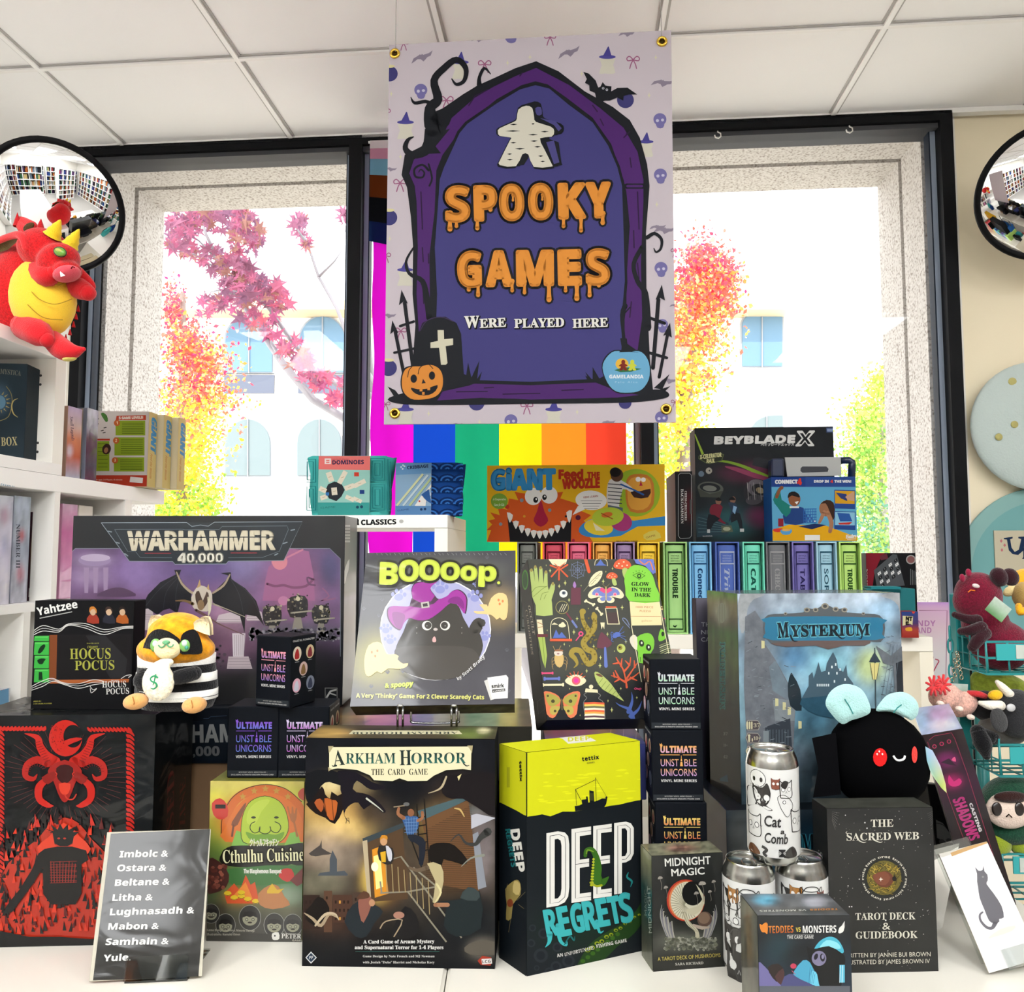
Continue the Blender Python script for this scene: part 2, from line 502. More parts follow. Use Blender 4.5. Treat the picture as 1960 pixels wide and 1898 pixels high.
  use=sorted({i for fc in nf for i in fc});mp_={j:i for i,j in enumerate(use)}
  mb.v=[mb.v[j]for j in use];mb.c=[mb.c[j]for j in use];mb.f=[tuple(mp_[j]for j in fc)for fc in nf]
 def done(s,name,m,parent,label=None):
  s.clip();return s.mb.build(name,m,parent,label=label)
 def split(s,name,m,parent,label=None):
  """what was drawn so far becomes one part; carry on with the next"""
  s.clip();o=s.mb.build(name,m,parent,label=label);s.mb=MB();return o
class Box:
 """carton: front bottom-left O, across U, up V, back D"""
 def __init__(s,O,U,V,D):
  s.O,s.U,s.V,s.D=map(Vector,(O,U,V,D))
  s.front=Face(s.O,s.U,s.V)
  s.right=Face(s.O+s.U,s.D,s.V)
  s.left=Face(s.O+s.D,-s.D,s.V)
  s.top=Face(s.O+s.V,s.U,s.D)
  s.bottom=Face(s.O+s.D,s.U,-s.D)
def hgt(p,ytop,V=Vector((0,0,1))):
 """length along V from p until it shows at picture row ytop"""
 a,b=0,3
 for _ in range(50):
  m=(a+b)/2
  if proj(p+V*m)[1]>ytop:a=m
  else:b=m
 return a
def stand(bl,br,z,ytop,depth,lean=0.0,yl=None):
 """upright box whose front bottom edge runs between two picture points on the level z"""
 A=onz(*bl,z);B=onz(*br,z);U=B-A;U.z=0
 return upright(A,U,ytop,depth,lean)
def upright(A,U,ytop,depth,lean=0.0):
 u=U.normalized();back=Vector((-u.y,u.x,0))
 V=Vector((0,0,cos(lean)))+back*sin(lean)
 D=back*cos(lean)-Vector((0,0,sin(lean)))
 h=hgt(A,ytop,V)if ytop>3 else ytop
 return Box(A,U,V*h,D*depth)
def yaw(a,l=1.0):return Vector((cos(a),sin(a),0))*l
def carton(name,label,cat,b,c='111',m='satin',group=None,bev=.0012,tx=0,part='carton'):
 o=thing(name,label,cat,b.O+b.U*.5+b.D*.5,group)
 mb=MB().box(b.O,b.U,b.V,b.D,c,tx,bev);mb.build(part,m,o)
 return o
# ======== the setting
CZ=2.765
SL,SR,DB=-2.7,2.9,-5.6
def struct(mb,name,m,label=None,smooth=False):
 o=mb.build(name,m,None,smooth=smooth);o['kind']='structure'
 if label:o['label']=label
 return o
WHITE='f4f1ea'
mb=MB();mb.wbox(SL,SR,DB,.12,-.1,0,'cfcbc4',.05);struct(mb,'floor','satin')
mb=MB();mb.wbox(SL-.1,SR+.1,DB-.1,.12,CZ,CZ+.1,'fbfaf9',.012)
mb2=MB()
for s_ in[-2.64+.62*i for i in range(9)]:
 mb2.wbox(s_-.015,s_+.015,DB,-.02,CZ-.0035,CZ-.0005,'b4b1ae')
 mb2.wbox(s_-.007,s_+.007,DB,-.02,CZ-.010,CZ-.004,'fbfaf8')
for d_ in[-.485-.62*i for i in range(11)]:
 mb2.wbox(SL,SR,d_-.013,d_+.013,CZ-.0034,CZ-.0004,'b8b5b2')
 mb2.wbox(SL,SR,d_-.0065,d_+.0065,CZ-.0095,CZ-.0038,'f7f5f2')
mb2.wbox(SL,SR,-.045,-.02,CZ-.018,CZ-.001,'f5f3ef')
struct(mb,'ceiling','wall');struct(mb2,'trim_1','matte','white metal grid of the hung ceiling')
OL,OR_,OT,OB=-1.565,1.462,2.757,.55
mb=MB()
mb.wbox(SL,OL,0,.12,0,CZ,'f6f2e9',.01)
mb.wbox(OR_,SR,0,.12,0,CZ,'f6e9cc',.01)
mb.wbox(OL,OR_,0,.12,0,OB,'f6f2e9',.01)
mb.wbox(OL,OR_,0,.12,OT,CZ,'f6f2e9',.01)
mb.wbox(OL-.03,OL,-.012,0,OB,CZ,'e6dfd2');mb.wbox(OR_,OR_+.022,-.010,0,OB,CZ,'f3efe6')
struct(mb,'wall_front','wall')
mb=MB();mb.wbox(SL-.1,SL,DB,.12,0,CZ,'f4f1ea',.01);struct(mb,'wall_left','wall')
mb=MB();mb.wbox(SR,SR+.1,DB,.12,0,CZ,'f4f1ea',.01);struct(mb,'wall_right','wall')
mb=MB();mb.wbox(SL,SR,DB-.1,DB,0,CZ,'f4f1ea',.01);struct(mb,'wall_back','wall')
BK,EDGE='17181b','a9b6c9'
posts=[(OL,OL+.036),(-.569,-.523),(.432,.474),(OR_-.040,OR_)]
def window(i,a,b,lk,rk):
 """pane between posts; lk/rk = which side posts belong to it"""
 fr=MB()
 if lk:fr.wbox(a[0],a[1],-.045,.075,OB,OT,BK)
 if rk:fr.wbox(b[0],b[1],-.045,.075,OB,OT,BK)
 l,r=a[1],b[0]
 fr.wbox(l,r,-.045,.075,OT-.034,OT,BK);fr.wbox(l,r,-.045,.075,OB,OB+.05,BK)
 fr.wbox(l,r,-.030,.060,OT-.050,OT-.034,'55565a')
 w=fr.build('window_%d'%i,'satin');w['kind']='structure'
 g=MB();g.wbox(l+.004,r-.004,.012,.018,OB+.05,OT-.05,'ffffff');g.build('pane','pane',w)
 e=MB();t=.016
 e.wbox(l,l+t,-.005,.035,OB+.05,OT-.05,EDGE);e.wbox(r-t,r,-.005,.035,OB+.05,OT-.05,EDGE)
 e.wbox(l+t,l+t+.004,-.003,.033,OB+.05,OT-.05,'2b3442');e.wbox(r-t-.004,r-t,-.003,.033,OB+.05,OT-.05,'2b3442')
 e.build('glazing_bead','satin',w,label='pale grey glazing bead')
window(1,posts[0],posts[1],True,True)
window(2,posts[1],posts[2],False,True)
window(3,posts[2],posts[3],False,True)
stone=M['stone']=mat('exposed aggregate concrete',.95,spec=.05)
_t=stone.node_tree;_b=_t.nodes['Principled BSDF']
_tc=_t.nodes.new('ShaderNodeTexCoord');_v=_t.nodes.new('ShaderNodeTexNoise');_v.inputs['Scale'].default_value=115;_v.inputs['Detail'].default_value=3
_mp=_t.nodes.new('ShaderNodeMapping');_mp.inputs['Scale'].default_value=(1,1,1)
_r=_t.nodes.new('ShaderNodeValToRGB');_r.color_ramp.elements[0].position=.34;_r.color_ramp.elements[0].color=(.28,.245,.22,1)
_r.color_ramp.elements[1].position=.46;_r.color_ramp.elements[1].color=(.50,.475,.445,1)
_e=_r.color_ramp.elements.new(.70);_e.color=(.60,.575,.55,1)
_t.links.new(_tc.outputs['Object'],_mp.inputs[0]);_t.links.new(_mp.outputs[0],_v.inputs['Vector']);_t.links.new(_v.outputs['Fac'],_r.inputs[0]);_t.links.new(_r.outputs[0],_b.inputs['Base Color'])
mb=MB();a0,a1=.075,.46;g0,g1=.235,.262
gd=.012
zT=OT-.02
for(p,q)in((a0,g0),(g1,a1)):
 mb.wbox(OL-.5,OL+.052,p,q,-.5,4.2,'fff');mb.wbox(OR_-.052,OR_+.6,p,q,-.5,4.2,'fff')
 mb.wbox(OL+.052,OR_-.052,p,q,zT,4.2,'fff')
 mb.wbox(OL+.052,OR_-.052,p,q,-.5,OB,'fff')
mb.wbox(OL-.5,OL+.030,g0,g1,-.5,4.2,'fff');mb.wbox(OR_-.030,OR_+.6,g0,g1,-.5,4.2,'fff');mb.wbox(OL+.03,OR_-.03,g0,g1,zT+.024,4.2,'fff')
struct(mb,'trim_2','stone','speckled concrete window surround outside the glass')
def ceiling_light(s_,d_,label):
 o=thing('ceiling_light',label,'light',wp(s_,d_,CZ-.02),'recessed ceiling light panels')
 f=MB();w,l=.295,.595
 for a,b,c,d in((-w,w,-l,-l+.02),(-w,w,l-.02,l),(-w,-w+.02,-l+.02,l-.02),(w-.02,w,-l+.02,l-.02)):
  f.wbox(s_+a,s_+b,d_+c,d_+d,CZ-.025,CZ-.010,'ffffff')
 f.build('frame','matte',o)
 g=MB();g.wbox(s_-w+.02,s_+w-.02,d_-l+.02,d_+l-.02,CZ-.018,CZ-.012,'ffffff');g.build('diffuser','lamp',o)
for i,(s_,d_)in enumerate(((-1.71,-2.8),(-.47,-3.4),(.77,-3.4),(2.0,-2.8),(-1.09,-4.7),(.77,-4.7))):
 ceiling_light(s_,d_,'bright flat rectangular light panel set into the white ceiling')
def back_shelf(s0,d0,w,ang,nm):
 o=thing('display_shelf','white shelving full of game boxes at the back of the shop','shelf',wp(s0,d0,0),'shelving seen in the mirrors')
 A=WA*cos(ang)+WN*sin(ang);B=WN*cos(ang)-WA*sin(ang);f=MB();O=wp(s0,d0,0)
 f.box(O-B*.3,A*w,(0,0,2.1),B*.02,'f5f3ee')
 for k in range(7):f.box(O-B*.28+Vector((0,0,.02+.34*k)),A*w,(0,0,.02),B*.3,'faf8f4')
 n=4
 for k in range(n+1):f.box(O-B*.28+A*(w-.02)*(k/n),A*.02,(0,0,2.08),B*.3,'faf8f4')
 f.build('frame','matte',o)
 g=MB();rs=random.Random(nm)
 for k in range(6):
  for j in range(n):
   x=j*w/n+.04
   while x<(j+1)*w/n-.06:
    t=rs.uniform(.03,.11);hh=rs.uniform(.20,.31)
    c=rs.choice(['22242a','8a2b2b','2b4a8a','c9b27a','3a6b4a','d9d4c8','5a3a6a','b8622a','15161a','6a7a8a'])
    g.box(O-B*.26+A*x+Vector((0,0,.042+.34*k)),A*t,(0,0,hh),B*.2,c);x+=t+.006
 g.build('boxes','satin',o,kind='stuff')
for i,s_ in enumerate((-2.6,-1.2,.2,1.5)):back_shelf(s_,DB+.35,1.25,0,i)
for i,d_ in enumerate((-3.9,-2.6)):back_shelf(SL+.32,d_,1.25,-pi/2,10+i)
for i,d_ in enumerate((-4.9,-3.6,-2.3)):back_shelf(SR-.32,d_,1.25,pi/2,20+i)
back_shelf(-1.6,-4.2,1.25,.1,31);back_shelf(.6,-4.3,1.25,-.1,33)
# ======== outside
def px3(Y):return lambda x,y:at(x,y,Y)
YB=14.0
def arch(cx0,cx1,yt,yb,n=12):
 """arched outline in px"""
 cx,r=(cx0+cx1)/2,(cx1-cx0)/2;ry=min(r*1.05,(yb-yt))
 p=[(cx0,yb),(cx1,yb)]
 for i in range(n+1):
  a=pi*i/n;p.append((cx+r*cos(a),yt+ry-ry*sin(a)))
 return p
bo=thing('office_building','sunlit cream building with rows of arched windows beyond the trees','building',at(980,1300,YB))
m_=MB();O=at(-200,1420,YB);U=at(1513,1420,YB)-O;Vh=at(-200,590,YB)-O;Vh.x=0;Vh.y=0
m_.box(O,U,Vh,(0,4,0),'f4efe6');m_.build('wall','matte',bo)
m_=MB();O2=at(-200,592,YB-.5);U2=at(1545,592,YB-.5)-O2
m_.box(O2,U2,(0,0,.16),(0,5,0),'cdbd9d');m_.box(O2+Vector((0,.2,.16)),U2,(0,0,.08),(0,5,0),'e6dcc8');m_.build('cornice','matte',bo)
WB=((428,524,603,714),(570,664,603,714),(428,520,800,912),(566,656,800,912),(1418,1500,588,703),(1436,1500,793,880),(1418,1500,960,1060),(715,810,603,714),(860,955,603,714),(1080,1170,603,714))
for i,(x0,x1,yt,yb)in enumerate(WB):
 def slab(q,Yd,th,c,mm,nm,par):
  P=[at(a,b,Yd)for a,b in q];k=len(P);bk=[p+Vector((0,th,0))for p in P]
  g=MB();g.add(P+bk,[tuple(range(k)),tuple(range(2*k-1,k-1,-1))]+[(j,(j+1)%k,k+(j+1)%k,k+j)for j in range(k)],c)
  return g.build(nm,mm,par)
 if i in(4,5,6):
  q=[(x0,yb),(x1,yb),(x1,yt)]+[(x0+(x1-x0)*.75*(1-sin(t)),yt+32*(1-cos(t)))for t in(0,.3,.6,.9,1.2,1.5)]
 else:q=arch(x0,x1,yt,yb)
 w=slab(q,YB-.06,.05,'b8bfc8','satin','window',bo)
 cx=(x0+x1)/2;cy=(yt+yb)/2
 q2=[(cx+(a-cx)*.93,cy+(b-cy)*.955)for a,b in q]
 slab(q2,YB-.08,.01,'7c9fba' if yb<780 else '8c9ca0','satin','pane',w)  # pane colour stands for sky reflected in the glass, painted on as plain tint
 g=MB();g.box(at(cx-1.2,yb,YB-.1),at(cx+1.2,yb,YB-.1)-at(cx-1.2,yb,YB-.1),at(cx,yt,YB-.1)-at(cx,yb,YB-.1),(0,.01,0),'aab0b8');g.build('mullion','satin',w)
 if yb==714:
  g=MB();g.box(at(x0,752,YB-.05),at(x1,752,YB-.05)-at(x0,752,YB-.05),(0,0,.33),(0,.04,0),'777e90');g.build('spandrel','satin',bo)
mb=MB();mb.box(at(-900,1425,15),(60,0,0),(0,0,-.1),(0,-14,0),'cfc9bc',.04)
struct(mb,'ground_outside','matte').name='ground'
def leaf_cloud(name,par,Y,spots,n,size,cols,seed,star=False,thick=.5,kind=None):
 """spots (x,y,rx,ry) in px; cols list of (y px, colour list)"""
 rs=random.Random(seed);mb=MB();tot=sum(s[2]*s[3]for s in spots)
 for(x,y,rx,ry)in spots:
  for _ in range(int(n*rx*ry/tot)):
   a=rs.uniform(0,2*pi);r=(min(abs(rs.gauss(0,.5)),1.35)if not star else sqrt(rs.random()));px,py=x+rx*r*cos(a),y+ry*r*sin(a)
   p=at(px,py,Y+rs.uniform(-thick,thick));sz=size*rs.uniform(.5,1.25)
   X=Vector((rs.gauss(0,1),rs.gauss(0,.5),rs.gauss(0,1))).normalized();Z=X.cross(Vector((rs.gauss(0,.5),1,rs.gauss(0,.5)))).normalized()
   best=min(cols,key=lambda c:abs(c[0]-py+rs.gauss(0,30)));c=rs.choice(best[1])
   if star:
    P=[];
    for k in range(14):
     an=2*pi*k/14;rr=sz*((1.0,.34)[k%2])*(1 if k not in(6,8)else .65)
     P.append(p+X*rr*cos(an)+Z*rr*sin(an)+Vector((0,.12*sz*sin(3*an),0)))
    mb.add(P,[tuple(range(14))],c)
   else:
    mb.add([p-X*sz,p-Z*sz*.6,p+X*sz,p+Z*sz*.6],[(0,1,2,3)],c)
 return mb.build(name,'leaf',par,kind=kind)
def tree(label,Y,base,top,spots,n,size,cols,seed,branches=(),name='tree',tcol='7a6a62'):
 o=thing(name,label,'tree',at(*base,Y))
 m=MB();m.tube([at(*base,Y),at((base[0]+top[0])/2+4,(base[1]+top[1])/2,Y),at(*top,Y)],[.12,.09,.03],tcol)
 for b in branches:m.tube([at(x,y,Y)for x,y in b],[.045]+[.03]*(len(b)-2)+[.008],tcol,6)
 m.build('trunk','matte',o,smooth=True)
 leaf_cloud('foliage',o,Y,spots,n,size,cols,seed)
 return o
PK=['e84a60','f06068','d84070','f07a6a','f8a090','d85a50'];OG=['f08a48','f8a050','e86a58','f8c060','f0d890','e87060'];YL=['f0d83a','e8e04a','f0c830','e0e460','f0e8a0','e8a850'];GR=['7aa040','b8d84a','d8e83a','8ac04a','e8ee6a','9ab86a']
tree('tall tree turning from pink through orange to yellow outside the left window',9.0,(345,1400),(350,560),[(332,590,26,60),(350,660,45,60),(385,690,72,60),(375,760,92,66),(360,830,78,74),(350,900,80,80),(330,980,85,60),(395,960,50,40)],14000,.029,[(560,PK),(650,PK+OG),(730,PK+OG),(800,OG+YL),(880,YL),(950,GR+YL),(1000,GR)],3,[[(350,800),(390,740),(430,700)],[(348,700),(370,660),(385,640)]])
tree('red and orange tree beside the cream building, seen through the right window',8.0,(1270,1400),(1330,470),[(1345,500,45,60),(1390,530,36,55),(1335,560,74,66),(1375,580,46,36),(1325,640,80,66),(1300,720,75,60),(1290,800,70,70),(1260,880,70,50)],13500,.028,[(470,PK),(560,PK+OG),(630,OG),(700,YL+OG),(800,YL),(880,YL+GR)],5,[[(1290,760),(1340,640),(1370,560)],[(1300,700),(1340,560),(1350,480)]])
tree('pale green drooping willow at the right edge of the window',10.0,(1690,1400),(1690,720),[(1690,735,40,45),(1665,800,60,60),(1660,870,66,70),(1655,950,66,80),(1680,1040,66,80)],9000,.032,[(700,['98b84a','b8c85a','d8e080']),(900,['7aa84a','a8c05a','c8d880']),(1000,['6aa088','98b85a','b0c890'])],8,tcol='9a948a',name='willow_tree')
mo=thing('maple_tree','near maple with grey branches and purple-pink star-shaped leaves crossing the left window','tree',at(1100,1500,5.0))
m_=MB();YM=5.0;GB='8f8d94'
def br(pts,r):m_.tube([at(x,y,YM+.1*sin(x))for x,y in pts],r,GB,7)
br([(1100,1500),(980,1150),(860,940),(720,840),(672,808),(600,765),(545,700),(490,620),(455,565),(430,520),(395,450),(380,405)],[.09,.07,.05,.035,.026,.026,.024,.02,.018,.014,.01,.007])
br([(860,940),(760,770),(672,748),(610,715),(560,655),(515,590),(470,545)],[.04,.03,.022,.02,.016,.012,.006])
br([(980,1150),(820,900),(672,660),(645,590),(610,530),(590,470),(560,400)],[.03,.02,.013,.012,.010,.008,.004])
br([(720,840),(700,560),(665,450),(650,400)],[.02,.012,.008,.005])
for b in([(455,565),(420,555),(385,562)],[(430,520),(400,505),(360,480),(330,482)],[(440,540),(455,490),(450,460)],[(610,530),(640,500),(660,470)],[(590,470),(570,440),(560,420)],[(545,700),(520,660),(512,620)],[(420,500),(380,460),(350,440)]):
 br(b,[.01]+[.006]*(len(b)-2)+[.003])
m_.build('branches','matte',mo,smooth=True)
MP=['8a5a72','966078','a06a84','a8607e','88607a','9a7068','b0647e'];RD=['c0607a','b46484','c8687a','a8587e']
lf=leaf_cloud('leaves',mo,YM,[(360,425,42,32),(430,420,60,26),(470,450,36,40),(350,465,28,28),(400,490,34,22),(445,520,42,30),(470,550,46,24),(505,560,34,32),(530,575,28,20),(430,580,50,14),(395,595,16,12),(480,610,24,20),(520,625,20,26),(560,668,28,22),(575,700,26,24),(605,725,30,18),(648,765,22,16),(570,430,18,24),(580,460,12,16),(662,410,10,18),(650,735,18,10)],680,.060,[(400,MP),(520,MP),(620,MP+RD),(700,RD+MP),(760,RD)],11,star=True,thick=.35)
# ======== hanging sign
sBL,sBR=at(735,812,1.64),at(1294,808,1.585)
sV=Vector((0,0,1))*hgt(sBL,86)+(sBR-sBL).normalized()*.002
sign=thing('hanging_sign','large lilac sign reading SPOOKY GAMES WERE PLAYED HERE, hung from the ceiling','sign',(sBL+sBR)/2)
mb=MB();mb.box(sBL,sBR-sBL,sV,Vector((0,.005,0)),'d9d0d6',0,.0008);mb.build('board','satin',sign)
A=Art(Face(sBL,sBR-sBL,sV),720,60,3.379)
LIL,NAVY,PUR,BLK,CRM,BOW,GRB,SKL='c9bec4','3d3a72','4b2168','14161c','ddd8c4','9a5a7c','8b8090','726ca0'
A.fill(LIL)
def ghost(x,y,k=1.0,hat=True):
 A.P([(x-50*k,y-45*k),(x-35*k,y-52*k),(x,y-62*k),(x+35*k,y-52*k),(x+52*k,y-48*k),(x+38*k,y-10*k),(x+52*k,y+40*k),(x+20*k,y+48*k),(x-15*k,y+45*k),(x-54*k,y+45*k),(x-36*k,y-8*k)],'cfcab9',2)
 if hat:
  A.E(x,y-62*k,54*k,13*k,'4a4590');A.P([(x-30*k,y-66*k),(x+5*k,y-130*k),(x+10*k,y-128*k),(x+28*k,y-66*k)],'443f88')
def bat(x,y,k=1.0,c=GRB,r=-12):
 q=[(-75,30),(-55,0),(-20,-12),(-8,-18),(-2,-12),(5,-18),(12,-10),(50,-14),(78,-26),(58,5),(35,10),(20,22),(5,32),(-10,14),(-30,10),(-50,20)]
 a=radians(r);A.P([(x+k*(u*cos(a)-v*sin(a)),y+k*(u*sin(a)+v*cos(a)))for u,v in q],c)
def bow(x,y,k=1.0):
 for s in(-1,1):
  A.L([(x,y),(x+s*22*k,y-22*k),(x+s*40*k,y-12*k),(x+s*34*k,y+6*k),(x,y)],7*k,BOW,3)
  A.L([(x,y),(x+s*14*k,y+28*k),(x+s*22*k,y+56*k)],7*k,BOW,3)
def skull(x,y,k=1.0):
 A.E(x,y,42*k,40*k,SKL);A.P([(x-24*k,y+20*k),(x+26*k,y+20*k),(x+20*k,y+54*k),(x-16*k,y+54*k)],SKL,2)
 A.E(x-16*k,y+8*k,10*k,10*k,'c2bcd2');A.E(x+17*k,y+4*k,10*k,9*k,'c2bcd2')
def pot(x,y,k=1.0):
 A.E(x,y,52*k,50*k,NAVY);A.E(x,y-48*k,34*k,10*k,'d9cf9a')
def star(x,y,k=1.0):
 A.P([(x,y-20*k),(x+4*k,y-4*k),(x+12*k,y),(x+4*k,y+4*k),(x,y+20*k),(x-4*k,y+4*k),(x-12*k,y),(x-4*k,y-4*k)],'d6cfae')
ghost(545,262);ghost(190,650);ghost(1495,228);ghost(1745,770,.9);bat(295,165);bat(1245,135);bat(1850,330,.95,r=8);bat(660,52,.6,r=5);bat(1620,14,.7,r=4)
bow(702,212);bow(455,445,1.05);bow(1662,185);bow(1125,40,.9);bow(178,78,.8);bow(155,980);bow(60,520,.8)
skull(289,380);skull(1835,570);skull(1838,928);pot(88,275);pot(1612,445,1.05);pot(85,1205);bat(92,890,.55,r=10);bat(1820,1265,.7,r=5)
for q in((850,205),(98,405),(158,812),(1765,415),(1808,170),(1815,1120),(995,168),(1330,275),(1925,655)):star(*q)
A.P([(838,40),(904,36),(900,70),(870,78),(845,66)],SKL,2)
A.z(720,420,3.379)
for q in((88,125),(340,1255),(668,1310),(1300,1245),(1640,1300)):star(*q)
ghost(188,385,.95);skull(1842,315);skull(1850,680,.9);pot(80,960,1.05);bat(80,620,.65,r=8);bat(1862,66,.9,r=8);bat(1890,1040,.7,r=8);bat(1935,555,.5,r=8)
bow(160,722,.9);bow(62,235,.8);bow(1935,205,.7);bow(975,1205,.95);bow(1932,1180,.6);bow(62,1195,.7);ghost(190,1290);ghost(1148,1290);skull(872,1300);skull(1845,1280,1.0);pot(650,1185,1.0);pot(1610,1185,.8);bat(1500,1310,.6,r=6);bat(520,1325,.5,r=6)
A.z(720,60,3.379)
D=1216.5
outer=[(1035,195),(900,240),(760,305),(655,352),(560,410),(430,500),(405,560),(330,660),(295,745),(185,800),(165,930),(200,1010),(225,1200),(240,1400),(236,1700),(255,1900),(240,D+880),(240,D+1130),(420,D+1180),(1000,D+1190),(1600,D+1180),(1790,D+1100),(1770,D+900),(1748,D+460),(1745,1300),(1768,1000),(1752,860),(1705,690),(1640,575),(1530,490),(1350,390),(1180,260)]
A.P(outer,BLK)
purp=[(1035,238),(900,292),(760,360),(640,430),(560,500),(480,570),(450,640),(480,630),(385,745),(420,790),(300,795),(245,830),(215,920),(250,1000),(262,1100),(270,1400),(262,1700),(280,2000),(290,D+1085),(440,D+1100),(620,D+1080),(560,D+1060),(350,D+700),(345,1450),(378,1170),(390,900),(430,800),(560,620),(780,440),(940,350),(1030,325),(1110,345),(1230,430),(1400,560),(1520,730),(1600,960),(1618,1040),(1640,1260),(1620,1600),(1618,D+560),(1590,D+780),(1690,D+850),(1720,D+640),(1712,1500),(1728,1100),(1728,960),(1690,780),(1600,625),(1450,500),(1250,350)]
A.P(purp,PUR)
A.P([(375,D+1175),(450,D+1090),(640,D+1062),(1000,D+1072),(1420,D+1055),(1560,D+1110),(1700,D+1140),(1560,D+1158),(1000,D+1172),(740,D+1155)],PUR)
A.L([(1618,1002),(1725,1002)],34,BLK);A.L([(1625,1002),(1718,1002)],16,PUR)
for q in([(430,1180-880),(430,1180-880)],):pass
for l in([(930,290),(945,270)],[(600,480),(640,420),(720,380)],[(1400,480),(1430,520)],[(1450,570),(1470,610)],[(1640,650),(1600,690),(1622,660)],[(1642,820),(1650,880)],[(290,1040),(300,1280)],[(1690,1040),(1700,1280)],[(300,1400),(305,1490)],[(338,1440),(340,1500)],[(300,1600),(308,1760)],[(1665,1290),(1668,1400)],[(1690,1500),(1700,1600)],[(1650,1750),(1640,1850)],[(700,D+1090),(760,D+1086)],[(520,D+1115),(720,D+1112)],[(820,D+1130),(1060,D+1125)],[(1200,D+1105),(1340,D+1100)]):
 A.L(l,8,'2a1238')
inner=[(1030,350),(930,378),(780,468),(590,600),(540,660),(440,880),(412,960),(395,1200),(380,1400),(395,1700),(385,2000),(400,D+1050),(680,D+1040),(1000,D+1050),(1440,D+1030),(1590,D+950),(1590,D+600),(1608,D+400),(1600,1300),(1590,1000),(1560,880),(1500,740),(1400,590),(1250,480),(1120,372)]
A.P([(1035+(x-1035)*1.03,1200+(y-1200)*1.022)for x,y in inner],BLK);A.P(inner,'403c78')
A.L([(340,900),(300,865),(250,890),(255,940),(300,945),(312,915),(290,895),(276,912)],[16,14,14,14,12,11,9,6],BLK,4)
A.L([(345,1000),(362,950),(340,860)],12,BLK,3)
A.L([(430,560),(370,620),(350,500),(400,440),(375,320),(440,240),(520,185),(580,240),(570,320),(520,345),(490,310)],[120,110,70,60,48,44,40,34,26,20,8],BLK,4)
A.L([(360,640),(330,760),(240,800),(190,760),(205,705),(242,684)],[90,70,50,36,24,8],BLK,4)
A.L([(370,480),(320,455),(250,465),(225,428)],[30,22,20,5],BLK,4)
A.L([(668,350),(668,300),(700,240),(740,278)],[34,22,20,6],BLK,3)
A.P([(1340,264),(1375,275),(1420,320),(1436,365),(1450,360),(1465,330),(1482,352),(1500,356),(1522,358),(1520,390),(1560,368),(1625,366),(1688,410),(1635,410),(1600,420),(1598,450),(1560,430),(1510,450),(1480,450),(1430,470),(1415,400),(1380,385),(1378,350),(1350,335),(1362,310)],BLK)
for x in(1468,1492):A.E(x,370+(x-1468)*.4,8,8,'b8b8c0');A.E(x,370+(x-1468)*.4,3.5,3.5,BLK)
A.z(720,420,3.379)
A.L([(245,180),(195,270),(215,350),(300,400),(330,520),(350,640)],[12,16,22,34,40,50],BLK,4)
A.L([(1752,118),(1800,92),(1845,130),(1840,190),(1810,212),(1796,188)],[26,22,20,16,12,6],BLK,4)
A.L([(1720,180),(1665,290),(1690,400),(1740,480),(1755,700)],[30,28,30,40,50],BLK,4)
A.L([(1610,560),(1590,620),(1600,760),(1605,850)],[34,26,22,40],BLK,3);A.L([(1605,610),(1640,570)],8,BLK)
for(l,w)in(([(185,540),(245,1000)],24),([(125,730),(180,1000)],22),([(155,690),(245,660)],16),([(118,862),(245,835)],16),([(1825,520),(1790,960)],26),([(1885,740),(1830,1020)],20),([(1750,630),(1865,672)],20),([(1765,862),(1880,895)],18)):A.L(l,w,BLK)
for q in([(165,455),(206,545),(178,530),(148,556)],[(105,652),(146,738),(118,722),(92,742)],[(1847,422),(1868,525),(1838,508),(1806,520)],[(1900,668),(1912,765),(1884,745),(1856,752)]):A.P(q,BLK)
A.P([(75,1165),(150,1130),(260,1120),(600,1150),(1000,1160),(1500,1150),(1700,1110),(1840,1100),(1895,1130),(1850,1160),(1600,1185),(1000,1192),(500,1200),(180,1195)],BLK,3)
A.P([(395,D-D+1170),(450,1090),(640,1062),(1000,1072),(1420,1055),(1560,1110),(1700,1135),(1560,1152),(1000,1165),(740,1150)],PUR)
for l in([(700,1090),(760,1086)],[(520,1115),(720,1112)],[(820,1130),(1060,1125)],[(1200,1105),(1340,1100)]):A.L(l,6,'1c0c28')
A.P([(265,1180),(265,760),(300,670),(370,630),(450,630),(520,670),(550,740),(568,1000),(680,1045),(600,1075),(440,1110)],BLK)
A.L([(285,720),(330,655),(420,632),(500,660)],6,'3b2a4c',4)
A.P([(398,716),(438,716),(440,775),(498,770),(498,812),(450,820),(462,930),(450,940),(420,940),(408,830),(352,832),(352,796),(400,786)],'d3cdb4')
for q in([(575,1060),(595,925),(625,1060)],[(600,1060),(668,912),(650,1060)],[(635,1062),(685,982),(665,1062)],[(1352,985),(1400,1040),(1380,1050)],[(1400,955),(1450,1040),(1400,1050)],[(1352,1010),(1420,1046),(1370,1050)],[(75,1080),(125,1105),(160,1150),(120,1150)],[(1795,1090),(1897,1000),(1850,1100)],[(1800,1110),(1902,1078),(1850,1130)]):A.P(q,BLK)
A.P([(160,1030),(180,965),(230,945),(290,942),(350,932),(410,955),(438,1010),(440,1080),(410,1140),(350,1165),(240,1172),(185,1140),(162,1090)],BLK,3)
A.P([(168,1030),(188,972),(235,952),(290,950),(350,940),(404,962),(430,1010),(430,1080),(402,1132),(345,1158),(245,1165),(192,1134),(170,1090)],'d98a36',3)
for l in([(205,1020),(212,980),(232,952)],[(272,1000),(280,965),(300,945)],[(368,965),(350,945),(335,930)]):A.L(l,5,'1c1410',3)
